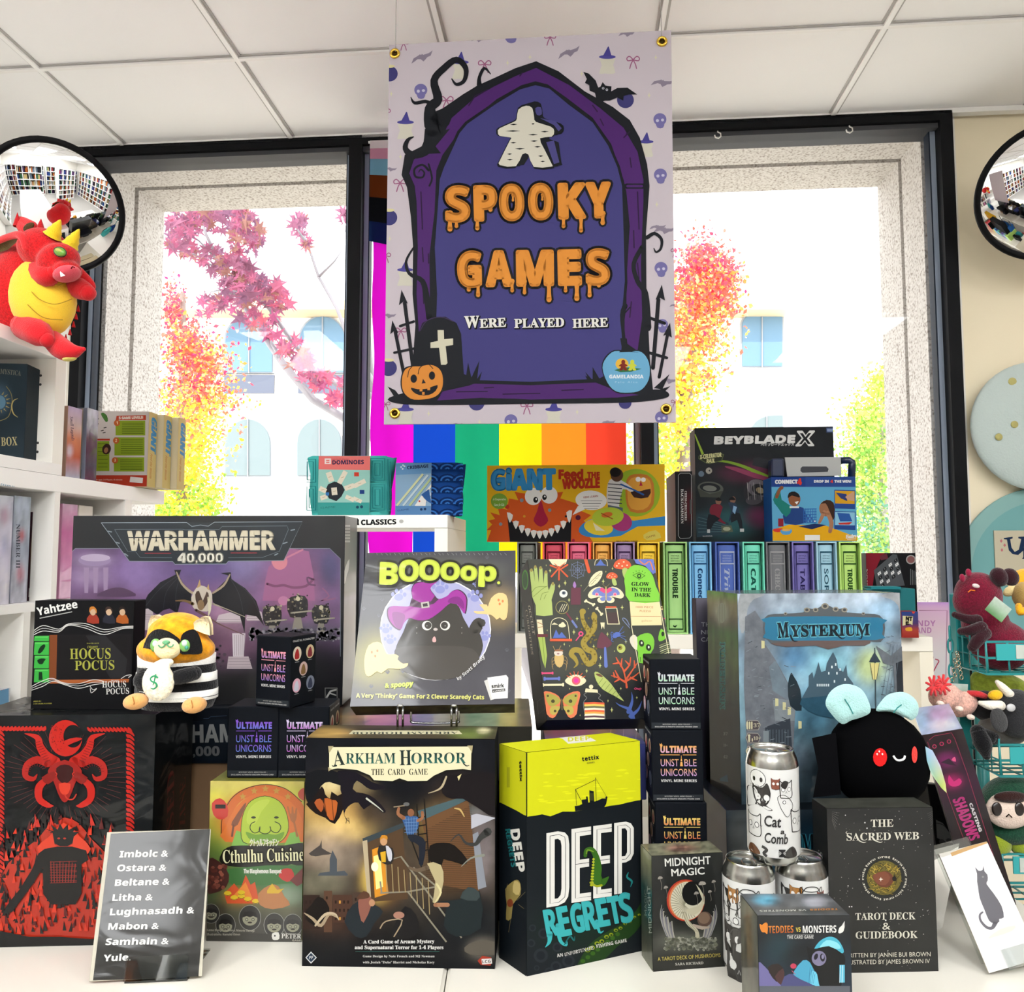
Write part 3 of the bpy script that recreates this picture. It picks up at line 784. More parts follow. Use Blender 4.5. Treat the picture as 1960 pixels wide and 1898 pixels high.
A.E(244,1030,21,27,BLK);A.E(362,1010,20,27,BLK);A.P([(304,1030),(322,1058),(295,1062)],BLK)
A.P([(226,1088),(270,1098),(330,1094),(398,1070),(385,1110),(340,1136),(280,1136),(240,1115)],BLK,2)
A.R(282,1095,300,1112,'d98a36');A.R(332,1088,350,1104,'d98a36');A.R(298,1116,314,1134,'d98a36')
A.P([(1458,960),(1480,890),(1540,845),(1620,850),(1700,845),(1750,880),(1776,950),(1770,1040),(1720,1110),(1640,1128),(1550,1120),(1490,1060)],BLK,3)
A.P([(1464,960),(1488,895),(1542,852),(1620,858),(1698,852),(1744,886),(1768,950),(1762,1036),(1714,1102),(1640,1120),(1552,1112),(1496,1056)],'6aa7c9',3)
A.P([(1578,770),(1600,765),(1622,772),(1628,850),(1700,862),(1640,858),(1570,860),(1590,840)],BLK)
A.E(1590,935,42,36,'e2b23c');A.P([(1540,975),(1600,955),(1718,966),(1650,985),(1580,988)],'2f6b3c')
for x,c,k in((1598,'7a2216',1),(1656,'c6cc3a',1)):
 A.E(x,922,13,14,c);A.P([(x-30,948),(x-8,930),(x+8,930),(x+30,948),(x+14,952),(x+26,975),(x+5,976),(x,964),(x-5,976),(x-26,975),(x-14,952)],c,2)
A.split('printed_artwork','satin',sign)
A.base=4e-4
OG2='e08f34'
A.T('GAMELANDIA',1508,1028,1728,1028,22,'dfe6ea','ss',bold=.7)
A.T('Palo Alto',1545,1058,1690,1058,12,'a9cbe0',sp=1.5)
A.z(720,60,3.379)
def drip(pts):
 for x,y0,y1,r in pts:A.L([(x,y0),(x,(y0+y1)/2),(x,y1)],[r*2.2,r*1.3,r*1.9],OG2,3)
def title(t,x0,y0,x1,y1,h,drips,xs=None):
 n=len(t);seg=(x1-x0)/n
 for phase in(0,1):
  for x,ya,yb,r in drips:
   if phase==0:A.L([(x,ya),(x,(ya+yb)/2),(x,yb)],[r*2.2+26,r*1.4+26,r*2+26],'14121a',3)
  if phase==0:
   for i,ch in enumerate(t):
    a=xs[i][0];b=xs[i][1];yy=y0+(y1-y0)*i/(n-1)
    A.T(ch,a,yy,b,yy+(y1-y0)/n,h,OG2,'ss',ol=30,olc='14121a')
 for x,ya,yb,r in drips:A.L([(x,ya),(x,(ya+yb)/2),(x,yb)],[r*2.6,r*1.4,r*2],OG2,3)
 for i,ch in enumerate(t):
  a=xs[i][0];b=xs[i][1];yy=y0+(y1-y0)*i/(n-1)
  A.T(ch,a,yy,b,yy+(y1-y0)/n,h,OG2,'ss',bold=14)
title('SPOOKY',455,1225,1520,1200,205,[(478,1180,1280,17),(520,1200,1262,12),(655,1180,1275,14),(1212,1200,1262,13),(1325,1200,1290,13),(1465,1180,1240,15),(740,1100,1155,14),(885,1060,1095,8),(1075,1060,1090,8)],[(462,598),(648,775),(812,948),(1000,1135),(1192,1345),(1372,1510)])
A.z(720,420,3.379)
title('GAMES',520,430,1520,415,205,[(660,400,490,14),(880,400,462,12),(960,400,475,12),(1118,380,520,17),(1225,400,462,12),(1298,400,512,17),(1380,400,492,14),(600,400,455,14),(1440,390,430,12)],[(540,672),(722,872),(920,1138),(1190,1318),(1370,1500)])
A.z(720,420,3.379)
A.T('W',578,706,672,702,76,'0d0d18','sb',bold=7);A.T('W',574,702,668,698,76,'e9e6dd','sb',bold=2)
for t,x0,x1 in(('ERE',672,840),('PLAYED',895,1215),('HERE',1272,1498)):
 A.T(t,x0+5,706,x1+5,698,58,'0d0d18','sb',bold=6);A.T(t,x0,702,x1,694,58,'e9e6dd','sb',bold=1.5)
A.split('lettering','satin',sign)
A=Art(Face(sBL,sBR-sBL,sV),720,60,3.379,base=2.4e-3)
mee=[(970,485),(1010,500),(1022,560),(1035,590),(1130,620),(1152,650),(1135,685),(1060,695),(1085,760),(1135,860),(1130,878),(1020,880),(985,800),(945,800),(905,875),(800,868),(805,830),(865,710),(870,690),(800,680),(788,655),(800,630),(890,590),(910,570),(920,510)]
def shift(q,dx,dy,k=1.0):return[(970+(x-970)*k+dx,690+(y-690)*k+dy)for x,y in q]
A.P(shift(mee,54,-18,1.05),BLK,2);A.P(shift(mee,28,-10,1.05),BLK,2);A.P([(1120,700),(1180,720),(1200,860),(1140,885),(1060,700)],BLK)
A.P([(1100,720),(1150,710),(1185,850),(1150,862)],'4a4680');A.P([(1030,500),(1065,495),(1072,540),(1040,545)],'4a4680',2);A.P([(1060,565),(1160,585),(1200,630),(1180,650),(1150,610)],'4a4680')
A.P(shift(mee,0,0,1.06),BLK,2);A.P(mee,'d6d1c0',2)
for x,y,w in((890,606,50),(1015,602,22),(885,648,100),(1090,652,55),(1015,672,65),(888,724,42),(1022,713,50),(1044,750,44),(930,763,66),(864,797,34),(1065,810,36),(866,833,40),(1078,845,34)):
 A.P([(x-w/2,y),(x,y-5),(x+w/2,y-1),(x,y+5)],BLK)
A.done('playing_piece_picture','satin',sign,'cream playing piece drawing')
for gx,gy in((756,103),(1267,80),(756,791),(1275,783)):
 p=onpl(gx,gy,sBL,A.f.n);g=MB();c=p+A.f.n*.001
 ax=A.f.n;X=A.f.U.normalized();Zz=A.f.V.normalized()
 ring=[c+X*.0085*cos(t)+Zz*.0085*sin(t)for t in[2*pi*k/24 for k in range(24)]]
 g.tube(ring,.0032,'d9b24a',8,closed=True);g.tube([c+ax*.001,c-ax*.0005],.0065,'3a2d14',16)
 g.build('grommet','brass',sign,smooth=True)
for gx,gy,dx in((757,100,2),(1266,76,-2)):
 p=onpl(gx,gy,sBL,A.f.n);t=Vector((p.x,p.y+.003,CZ-.002));g=MB()
 g.tube([p+Vector((0,-.003,0)),p+Vector((0,0,.02)),t],.0009,'8f8b86',6);g.build('string','plastic',sign)
for i,(x,y)in enumerate(((1374,255),(1626,248),(727,290))):
 s_,z_=wpx(x,y,-.035);h=thing('ceiling_hook',('small white hook under the ceiling above the right window','small white hook at the end of a ceiling seam, near the right window corner','small metal hook in the window head beside the left post')[i],'hook',wp(s_,-.035,CZ-.02),None)
 g=MB();c=wp(s_,-.035,CZ-.012)
 g.cyl(c+Vector((0,0,.010)),c,.008,'e8e6e2',12);g.tube([c,c-Vector((0,0,.03))]+[c-Vector((0,0,.045))+WA*.011*sin(t)+Vector((0,0,.011*cos(t)))for t in(0,1,2,3,4,4.8)],.0022,'e3e1dc',6)
 g.build('hook','plastic',h)
# ======== flag behind the sign
fs0,fz=wpx(710,330,-.09);fs1,_=wpx(1200,900,-.09);zt=2.70;zb=wpx(900,1066,-.09)[1]-.05
flag=thing('rainbow_flag','rainbow striped cloth flag hanging by the window behind the sign','flag',wp((fs0+fs1)/2,-.09,zb))
xs=[710,790,872,955,1037,1122,1199];SS=[wpx(x,900,-.09)[0]for x in xs]
CC=['cc12be','1440b0','189068','d8cc14','dc8224','d8402c']
for i in range(6):
 mb=MB();nn,mm=8,40;V=[];Fs=[]
 for j in range(mm+1):
  z=zt+(zb-zt)*j/mm
  for k in range(nn+1):
   s_=SS[i]+(SS[i+1]-SS[i])*k/nn
   w=.008*sin(s_*21+z*1.5)+.005*sin(s_*47+1+z*3)+(.006*sin(z*9)if i==0 else 0)
   e=.006*sin(z*7.3)+.004*sin(z*17)if(i==0 and k==0)else 0
   V.append(wp(s_+e,-.09+w,z))
 for j in range(mm):
  for k in range(nn):a=j*(nn+1)+k;Fs.append((a,a+1,a+nn+2,a+nn+1))
 mb.add(V,Fs,CC[i]);mb.build('stripe','flag',flag,smooth=True,label=['magenta','blue','green','yellow','orange','red'][i]+' stripe')
mb=MB();f=Face(wp(fs0,-.104,zt-.6),WA*(fs1-fs0),Vector((0,0,.6)))
sm_=(fs0+fs1)/2
for k,c in((.50,'14284a'),(.40,'17181c'),(.28,'7a3a18'),(.17,'8ec8e8'),(.09,'f0a8c0'),(.04,'f4f4f4')):
 w_=(fs1-fs0)/2
 mb.add([wp(fs0,-.104-.00015/k,zt),wp(fs0,-.104-.00015/k,zt-k*.7),wp(sm_,-.104-.00015/k,zt-k*.7-.2*k),wp(fs1,-.104-.00015/k,zt-k*.7),wp(fs1,-.104-.00015/k,zt)],[(0,1,2,3,4)],c)
mb.build('chevron','flag',flag,label='navy, black, brown and pale blue chevron bands')
mb=MB();mb.tube([wp(fs0-.01,-.09,zt+.004),wp(fs1+.01,-.09,zt+.004)],.004,'dadada');mb.build('rod','plastic',flag)
# ======== round mirrors
def mirror(name,label,cx,cy,rpx,Y,nrm,foot):
 c=at(cx,cy,Y);R_=rpx*Y/F;n=Vector(nrm).normalized()
 o=thing(name,label,'mirror',c)
 g=MB();dep=R_*.24;k=14;prof=[]
 Rs=(R_*R_+dep*dep)/(2*dep)
 for i in range(k+1):
  a=math.asin(R_/Rs)*(1-i/k);prof.append((max(Rs*sin(a),1e-5),Rs*cos(a)-Rs+dep))
 g.lathe(c,prof,'f2f2f2',48,n);g.build('mirror_glass','mirror',o,smooth=True)
 X=n.orthogonal().normalized();Yv=n.cross(X)
 g=MB();g.tube([c+X*R_*cos(t)+Yv*R_*sin(t)for t in[2*pi*j/56 for j in range(56)]],R_*.052,'141416',10,closed=True);g.build('rim','satin',o,smooth=True)
 g=MB();g.lathe(c-n*.004,[(.0001,0),(R_*.98,0)],'222222',40,n);g.build('backing','matte',o)
 g=MB();g.tube([c-n*.005,c-n*.05,foot],.012,'1a1a1c',8);g.cyl(foot,foot+Vector((0,-.012,0))if abs(foot.y)>2 else foot,.03,'1a1a1c',16);g.build('bracket','satin',o,smooth=True)
 return o
cL=at(101,397,2.0)
mirror('convex_mirror','round convex mirror with black rim behind the red dragon toy at upper left',101,397,123,2.0,(.42,-1,-.62),Vector((cL.x-.42,2.66+.1,cL.z+.1)))
cR=at(2012,366,2.25)
mirror('convex_mirror','round convex mirror with black rim on the cream wall at the right edge',2012,366,126,2.25,(-.55,-1,-.55),Vector((cR.x+.03,2.47,cR.z+.05)))
# ======== left shelving
SF=-.932
def sd(px,z=None,s_=SF):
 """depth d along the shelf front line that shows at picture column px"""
 r=(px-980)/F
 cp,sp=cos(PSI),sin(PSI)
 zz=(z or 1.47)-1.3
 a=cp*s_;b=2.65-sp*s_
 return(r*(b*cos(PITCH)+zz*sin(PITCH))-a)/(sp-r*cp*cos(PITCH))
dU0,dU1,dL1,dDiv=-1.95,sd(118),sd(315),sd(107)
shelfL=thing('shelf_unit','low white cube shelving unit along the left edge, boxes on top of it','shelf',wp(SF,-1.4,0))
f=MB();S0=SF-.39
f.wbox(S0,SF,dU0,dL1,1.433,1.47,'f7f5f1',0,.001);f.wbox(S0,SF,dU0,dL1-.16,1.175,1.193,'f7f5f1');f.wbox(S0,SF,dU0,dL1-.16,.80,.82,'f7f5f1');f.wbox(S0,SF,dU0,dL1-.16,.05,.08,'f7f5f1')
f.wbox(S0,SF,dL1-.19,dL1-.16,0,1.433,'efece6');f.wbox(S0,SF,dU0,dU0+.02,0,1.433,'efece6')
f.build('frame','matte',shelfL)
f=MB();f.wbox(S0,SF,dDiv,dDiv+.018,.08,1.433,'f2efe8');f.build('divider','matte',shelfL)
f=MB();f.wbox(S0,SF,sd(47,1.2),sd(47,1.2)+.02,.82,1.175,'f2efe8');f.build('divider','matte',shelfL)
A=Art(Face(wp(SF,dU0,1.433),WN*(dL1-dU0),Vector((0,0,.037))));A.T('FAMILY',0,932,26,937,7,'9cc6e0','ss');A.done('shelf_label','satin',shelfL)
up=thing('shelf_unit','white cube shelf at upper left carrying the red dragon toy','shelf',wp(SF,-1.4,1.47))
f=MB();f.wbox(S0,SF,dU0,dU1,1.4705,1.495,'f4f2ee');f.wbox(S0,SF,dU0,dU1,1.728,1.757,'f7f5f1',0,.001);f.wbox(S0,SF,dU1-.034,dU1,1.495,1.728,'f1eee4')
f.wbox(S0,S0+.01,dU0,dU1-.034,1.495,1.728,'e8e5dd');f.build('frame','matte',up)
f=MB()
for z in(1.52,1.54,1.67,1.69):
 f=MB();c=wp(SF-.035,dU1-.0343,z);f.cyl(c,c+WN*.001,.003,'3a3836',10);f.build('peg_hole','matte',up)
A0=at(-150,879,1.64);A0.z=1.4955;U=at(45,879,1.66)-at(-150,879,1.64);U.z=0
b=upright(A0,U,692,.10)
o=carton('game_box','dark slate box with gold moon emblem, alone in the upper left cube shelf','box',b,'2a363e','satin')
A=Art(b.front,0,660,3.65);A.G(24,30,[(0,'3a4a54'),(.5,'27333b'),(1,'35434c')],[(0,380,60,90,'5a7c94',.7)])
A.E(0,400,40,48,'6f9ab5');A.L([(45,290),(78,340),(85,410),(60,500),(0,530)],5,'9a8c5a',3)
for i in range(7):a=-1.3+i*.43;A.P([(48*cos(a)-2,400+55*sin(a)),(80*cos(a+.1),400+80*sin(a+.1)),(50*cos(a+.2),400+58*sin(a+.2))],'b8a468')
A.L([(125,375),(95,390),(82,430),(95,480),(125,505)],[3,8,10,8,3],'c2b070',4)
A.split('cover_art','satin',o)
A.T('MYSTICA',2,200,145,215,34,'8a8c80','sb');A.T('BOX',10,705,122,700,60,'cdbf8a','sb');A.done('title_lettering','satin',o)
def spine(name,label,s1,w,d0,d1,z,h,c,art=None,m='satin',group=None,cat='box',cw=.2):
 """box stored with its spine to the aisle: front plane s1, thickness d0..d1"""
 b=Box(wp(s1,d0,z),WN*(d1-d0),Vector((0,0,h)),-WA*w)
 o=carton(name,label,cat,b,c,m,group)
 if art:A=Art(b.front,0,660,3.65);art(A);A.done('spine_print',m,o)
 return o
def rainbow_spine(A):
 A.G(8,30,[(0,'d8c8e8'),(.25,'f0d8c8'),(.45,'f09a60'),(.7,'d06a30'),(1,'c8d0e0')],[(485,740,20,40,'e8e8f0',.8)],noise_amp=.3)
 A.T('Small Legends',488,500,500,670,22,'4a3c50','bi')
zt_=1.4705
def dd(a,b,s_=SF):return sd(a,1.5,s_),sd(b,1.5,s_)
a,b_=dd(113,125,SF-.03);spine('puzzle_box','cream and black box standing nearest the cube shelf, spine to the aisle',SF-.03,.2,a,b_,zt_,.165,'d8cbb2',lambda A:(A.fill('e0d6c2'),A.R(410,450,435,670,'1c1c1e')))
a,b_=dd(126,155,SF-.015);spine('puzzle_box','box with orange and lilac spine in shiny film on the left shelf',SF-.015,.2,a,b_-.004,zt_,.165,'c8a088',rainbow_spine,'wrapflat')
a,b_=dd(155,163,SF-.02);spine('puzzle_box','thin box with cream spine and black foot, between two shiny boxes',SF-.02,.2,a,b_-.002,zt_,.17,'b8a890',lambda A:(A.fill('c8bca4'),A.R(540,870,580,960,'141414')))
a,b_=dd(163,186,SF-.01);spine('puzzle_box','grey-blue box wrapped in crinkled film, just left of the red and green card',SF-.01,.2,a,b_-.004,zt_,.172,'8a8fa0',lambda A:A.G(8,30,[(0,'dfe4f0'),(.25,'c8cad8'),(.4,'6a5a58'),(.6,'4a3c3a'),(.8,'3c4a4a'),(1,'5a3c3c')],noise_amp=.8),'wrap')
GY=2.02;gl=at(150,925,GY);gl.z=zt_;gr=at(281,925,GY+.012);gr.z=zt_
gw=gr-gl;gd_=Vector((.0040,.038,0))
for k in range(3):
 off=Vector((.020,.044,0))*k
 b=Box(gl+off,gw,Vector((0,0,hgt(gl,786))),gd_)
 o=carton('game_box',('big game box showing its grey back with green panels, by the left window','second of the big yellow-spined boxes, close behind the one with green panels','rearmost of the three big yellow-spined boxes on the left shelf')[k],'box',b,'ecdcb4','satin','big boxes on the left shelf')
 A=Art(b.right,0,660,3.65);A.fill('f2d98c')
 x=(1050,1115,1192)[k];y=(490,515,545)[k];yy=(745,760,775)[k]
 A.uv();A.T('GiANT',.32,.06,.30,.52,.62,'5aa8dc','ss',bold=.01);A.T('Feed the Woozle',.3,.55,.28,.88,.26,'d8924a','ss');A.done('spine_print','satin',o)
 if k==0:
  A=Art(b.front,0,660,3.65);A.fill('cfc4bc');A.R(560,910,1040,990,'b83a24')
  A.P([(815,495),(1020,490),(1020,525),(808,525)],'c0452c');A.T('5 GAME LEVELS!',832,518,1000,514,16,'f0e0d0','ss',bold=1)
  for(x0,y0,x1,y1)in((808,528,1015,632),(800,645,1010,772),(796,785,1008,884),(640,672,765,882)):
   A.R(x0,y0,x1,y1,'8aa023')
   for j in range(7):A.R(x0+45,y0+16+j*(y1-y0-20)/7,x1-12,y0+20+j*(y1-y0-20)/7,'55661a')
  for i,(x0,y0)in enumerate(((818,545),(812,668),(804,806))):A.E(x0,y0,22,22,'c0602c');A.T(str(i+1),x0-6,y0+9,x0+6,y0+9,20,'f4d8a0','ss')
  A.R(660,655,768,668,'b83a24');A.E(745,728,30,38,'3a261c',15);A.E(742,735,14,20,'a0704c',15);A.P([(705,480),(725,474),(748,495),(755,530),(740,538),(720,510)],'4a7a34',2)
  for x0,y0 in((682,520),(680,555),(715,600),(735,580),(728,615)):A.L([(x0-8,y0),(x0+8,y0-4)],6,'2c2420')
  A.P([(912,920),(1000,928),(996,965),(906,958)],'e8e0d8');A.T('4+ ages | 2-6 Players | 15 minutes',672,946,855,946,9,'e8c8b8','ss')
  A.done('back_print','satin',o)
for(p0,p1,ds,zz,hh,c,lab,art,mm)in((-30,22,.02,1.1935,.222,'dcd6e6','pale lilac box in shiny film at the left edge of the shelf',lambda A:A.G(8,30,[(0,'e8e8f4'),(.5,'d8d4ea'),(1,'e8e4f0')],[(30,1190,30,60,'c88aa0',.6),(30,1400,20,60,'b0b4e0',.5)],noise_amp=.5),'wrap'),(23,56,.03,1.1935,.225,'c4c8d8','silvery box with a column of dark lettering on the left shelf',lambda A:(A.G(8,30,[(0,'dce8f4'),(.5,'b0b8cc'),(1,'d0d0dc')],[(150,1330,20,40,'d86a70',.9),(140,1600,25,60,'c86a78',.7)],noise_amp=.7),A.T('NUMBER III',112,1250,112,1560,28,'3c4250','sb')),'wrap'),(58,75,.05,1.1935,.195,'3a1a26','dark maroon box with barcode between pale boxes on the left shelf',lambda A:(A.G(6,24,[(0,'2c1420'),(.5,'4a2430'),(.8,'1c1018'),(1,'2a1620')],[(215,1450,30,80,'8a7040',.6)],noise_amp=.6),A.R(180,1700,226,1760,'c8c4c0'),[A.R(184+i*6,1705,186+i*6,1750,'222')for i in range(7)]),'satin'),(76,94,.03,1.1935,.196,'9a9cb0','grey-blue box in worn film beside the shelf divider',lambda A:A.G(6,24,[(0,'b8bcd0'),(.5,'8c90a8'),(1,'b0c8e8')],noise_amp=.7),'wrap'),(116,146,.03,1.1935,.218,'f0a8cc','bright pink box in the right-hand cube of the left shelf',lambda A:A.G(6,24,[(0,'f4d0e4'),(.3,'ee8ac0'),(1,'f4b8d8')],noise_amp=.4),'wrap'),(148,176,.05,1.1935,.220,'f0ebe0','cream box beside the pink one on the left shelf',None,'matte'),(178,200,.06,1.1935,.20,'e4e2dc','small white box at the far end of the left shelf',None,'matte')):
 a,b_=sd(p0,1.3,SF-ds),sd(p1,1.3,SF-ds);spine('game_box',lab,SF-ds,.22,a,b_-.002,zz,hh,c,art,mm)
a,b_=sd(18,1.0,SF-.06),sd(44,1.0,SF-.06);spine('picture_frame','grey box with pale crystal pattern, low at the left edge',SF-.06,.1,a,b_,.8205,.335,'b0aca0',lambda A:A.G(8,30,[(0,'8a867c'),(.5,'c8c4b4'),(1,'9a9890')],noise_amp=1.2,nsc=7),cat='box')
a,b_=sd(-40,1.0,SF-.02),sd(17,1.0,SF-.02);spine('game_box','olive box with dark markings, partly cut off at the left edge',SF-.10,.2,a,b_,.8205,.33,'5c5a38',lambda A:A.G(12,20,[(0,'a8a284'),(.5,'55562c'),(1,'2c2c20')],noise_amp=1.2),cat='box')
a,b_=sd(-40,.9,SF),sd(16,.9,SF);spine('game_box','white box with red lettering and blue base low at the left edge',SF-.002,.15,a,b_,.8205,.205,'e8ecf0',lambda A:(A.fill('e8ecf2'),A.z(0,1120,4.26).P([(-60,860),(70,800),(70,1010),(-60,1010)],'7ab4e0'),A.T('NT',-10,860,40,850,90,'d84040','ss')),cat='box')
# ======== red dragon toy
def ellb(mb,Y,x,y,rx,ry,rz=None,c='888',rot=0,dy=0,n=20,m=12):
 """ellipsoid given by its picture centre and radii at distance Y"""
 p=at(x,y,Y+dy);k=Y/F;rz=min(rx,ry)if rz is None else rz
 a=radians(rot);X=Vector((cos(a),0,sin(a)));Z=Vector((-sin(a),0,cos(a)))
 return mb.ell(p,rx*k,rz*k,ry*k,c,X,Z,n,m)
def limb(mb,Y,pts,c='888',n=12):
 """soft tube through picture points (x, y, r, dy)"""
 q=catmull(pts,False,5);k=Y/F
 P=[at(a[0],a[1],Y+a[3])for a in q];mb.tube(P,[max(a[2],.5)*k for a in q],c,n)
 for e in(0,-1):mb.ell(P[e],max(q[e][2],.5)*k,max(q[e][2],.5)*k,max(q[e][2],.5)*k,c,n=12,m=8)
YD=1.62;RDc,YLc='c41a1e','f0c43a'
dr=thing('plush_dragon','red dragon soft toy with yellow belly and horns sitting on the upper left shelf','soft toy',at(60,640,YD))
m_=MB();ellb(m_,YD,40,570,100,92,80,RDc,0,.03);ellb(m_,YD,70,540,72,90,70,RDc,10,.02);soft(m_.build('body','plush',dr),remesh=.006,smooth=6)
m_=MB();ellb(m_,YD,82,570,60,76,42,YLc,12,-.058);o=m_.build('belly','plush',dr,smooth=True,label='yellow belly')
m_=MB()
for pts in([(52,548),(75,572),(105,582),(138,572)],[(36,562),(60,590),(85,608),(120,612)],[(92,535),(110,545),(125,540)]):
 q=catmull([(x,y)for x,y in pts],False,6)
 def onb(x,y):
  u=(x-82)/62;v=(y-570)/78;r=max(0,1-u*u-v*v)**.5
  return at(x,y,YD-.058-44*YD/F*r)
 m_.tube([onb(*p)for p in q],.0009,'a8842a',6)
m_.build('stitching','cloth',dr)
hd=MB();ellb(hd,YD,84,478,46,40,44,RDc,-10,-.06);ellb(hd,YD,112,500,40,30,36,RDc,35,-.085);ellb(hd,YD,128,520,27,18,26,'cc2030',20,-.10);hdo=soft(hd.build('head','plush',dr),remesh=.005,smooth=5)
m_=MB();ellb(m_,YD,128,524,24,13,22,'d8505c',20,-.112);m_.build('muzzle','plush',dr,smooth=True)
for(x0,y0,x1,y1,r)in((100,452,116,420,15),(134,470,152,438,14)):
 m_=MB();P0,P1=at(x0,y0,YD-.085),at(x1,y1,YD-.095);L_=(P1-P0);pr=[]
 for i in range(13):
  t=i/12;pr.append((r*YD/F*(1-t)**.75*(1+.07*cos(t*20))+.0004,t*L_.length))
 m_.lathe(P0,pr,'e8c42a',20,L_);m_.build('horn','plush',dr,smooth=True)
for(x,y,dy)in((115,482,-.128),):
 m_=MB();ellb(m_,YD,x,y,13,9.5,4,'1c2a14',-22,dy);e=m_.build('eye','gloss',dr,smooth=True)
 m_=MB();ellb(m_,YD,x,y,11,7.8,5,'7cb83a',-22,dy-.002);ellb(m_,YD,x-1,y-2,8,4,5.4,'d8dc60',-22,dy-.003);m_.build('iris','gloss',e,smooth=True)
m_=MB();m_.add([at(114,518,YD-.135),at(125,527,YD-.135),at(116,530,YD-.132),at(118,522,YD-.131)],[(0,1,2),(0,1,3),(1,2,3)],'f4f0ea');m_.build('tooth','plush',dr)
m_=MB();m_.tube([at(136,514,YD-.133),at(139,510,YD-.134),at(143,512,YD-.133)],.0012,'5a0c10',6);m_.build('nostril','cloth',dr)
for(pts,nm)in(([(72,520,20,-.07),(90,528,20,-.10),(102,522,12,-.11)],'arm'),([(135,545,16,-.05),(152,552,20,-.06),(168,560,15,-.07)],'arm'),([(150,520,10,-.03),(170,540,9,-.03),(176,548,7,-.03)],'arm')):
 m_=MB();limb(m_,YD,pts,'d01e24');m_.build(nm,'plush',dr,smooth=True)
m_=MB();limb(m_,YD,[(50,625,26,-.06),(75,638,24,-.09),(90,650,14,-.10)],'d4222a');ft=m_.build('foot','plush',dr,smooth=True)
m_=MB();ellb(m_,YD,80,641,11,10,8,'d8b83a',0,-.103);m_.build('paw_pad','plush',ft,smooth=True)
m_=MB();limb(m_,YD,[(98,648,18,-.06),(120,668,20,-.08),(140,672,14,-.09),(160,668,4,-.09)],'d4222a');ft=m_.build('foot','plush',dr,smooth=True)
m_=MB();ellb(m_,YD,133,686,13,5,8,'dcc86a',8,-.088);m_.build('paw_pad','plush',ft,smooth=True)
m_=MB();limb(m_,YD,[(62,432,9,-.03),(40,422,8,-.02),(45,438,10,-.03),(70,450,10,-.04)],'d83034');ellb(m_,YD,55,434,12,7,3,'4a3416',35,-.05);m_.build('ear','plush',dr,smooth=True)
m_=MB()
m_.add([at(x,y,YD+dy)for x,y,dy in((-25,478,-.04),(8,452,-.06),(35,450,-.09),(52,478,-.09),(40,480,-.085),(33,462,-.08),(15,478,-.05),(-25,490,-.03))],[(0,1,6,7),(1,2,5,6),(2,3,4,5)],'5a4a20')
limb(m_,YD,[(-20,468,6,-.05),(20,452,6,-.08),(42,452,8,-.10),(50,474,7,-.10)],'d83034');m_.build('wing','plush',dr,smooth=True)
m_=MB()
for(x0,y0,w,h_)in((33,420,12,14),(78,430,14,12),(150,590,6,6),(146,605,6,6),(141,620,6,6),(134,635,6,6),(126,645,6,6)):
 m_=MB();p=at(x0,y0,YD-.03);k=YD/F;m_.lathe(p-Vector((0,0,h_*k)),[(w*k*.6,0),(w*k*.35,h_*k),(.0004,2*h_*k)],'c01820',10);m_.build('back_spike','plush',dr,smooth=True)
# ======== tables
def table(label,x0,x1,y0,y1):
 o=thing('table',label,'table',((x0+x1)/2,(y0+y1)/2,0),'white folding tables')
 m=MB();m.box((x0,y0,TZ-.045),(x1-x0,0,0),(0,0,.045),(0,y1-y0,0),'fdf8ea',.004,.004);m.build('tabletop','gloss',o)
 for x in(x0+.08,x1-.08):
  for y in(y0+.08,y1-.08):
   m=MB();m.tube([(x,y,TZ-.046),(x,y,0)],.018,'9a9a9a',10);m.build('leg','metal',o,smooth=True)
table('white tabletop carrying the left half of the game display',-.905,-.0835,.50,1.62)
table('white tabletop carrying the right half of the game display',-.0820,.775,.50,1.62)
# ======== dark box with red engraving, front left
b=stand((-90,1812),(277,1812),TZ,1370,.135)
b=upright(b.O,b.U+Vector((0,.012,0)),1370,.145)
REDB=b
o=carton('game_box','large black box with a red horned skull and burning wicker figure, at the front left','box',b,'0d0f10','wrap')
A=Art(b.front,0,1340,3.402)
RR,DR,BK2='c4261c','7c1a18','0d0f0f'
A.fill('14181a')
A.P([(30,200),(815,200),(810,1530),(-300,1530),(-300,200)],'101213')
rs=random.Random(5)
for i in range(56):
 a=2*pi*i/56;cx,cy=425,500
 r0,r1=rs.uniform(230,300),rs.uniform(340,430);A.L([(cx+r0*cos(a),cy+r0*sin(a)*.8),(cx+r1*cos(a),cy+r1*sin(a)*.8)],3,'5a2c2a',cap=False)
for k in range(44):
 y=190+k*30
 for sx in(850,4):
  A.P([(sx-28,y),(sx,y+4),(sx+22,y+26),(sx+26,y+44),(sx-4,y+24),(sx-20,y+22)],RR,2)
for k in range(12):x=570+k*24;A.P([(x,172),(x+22,184),(x+30,205),(x+6,196)],RR,2)
for k in range(13):x=-10+k*24;A.P([(x,180),(x+22,165),(x+26,190),(x+4,200)],RR,2)
A.E(430,245,108,118,RR);A.E(478,232,62,74,BK2);A.P([(425,260),(500,240),(540,250),(480,275),(420,300)],RR,2)
A.dots(60,335,160,420,340,(2,5),[DR,'9a2018'],4)
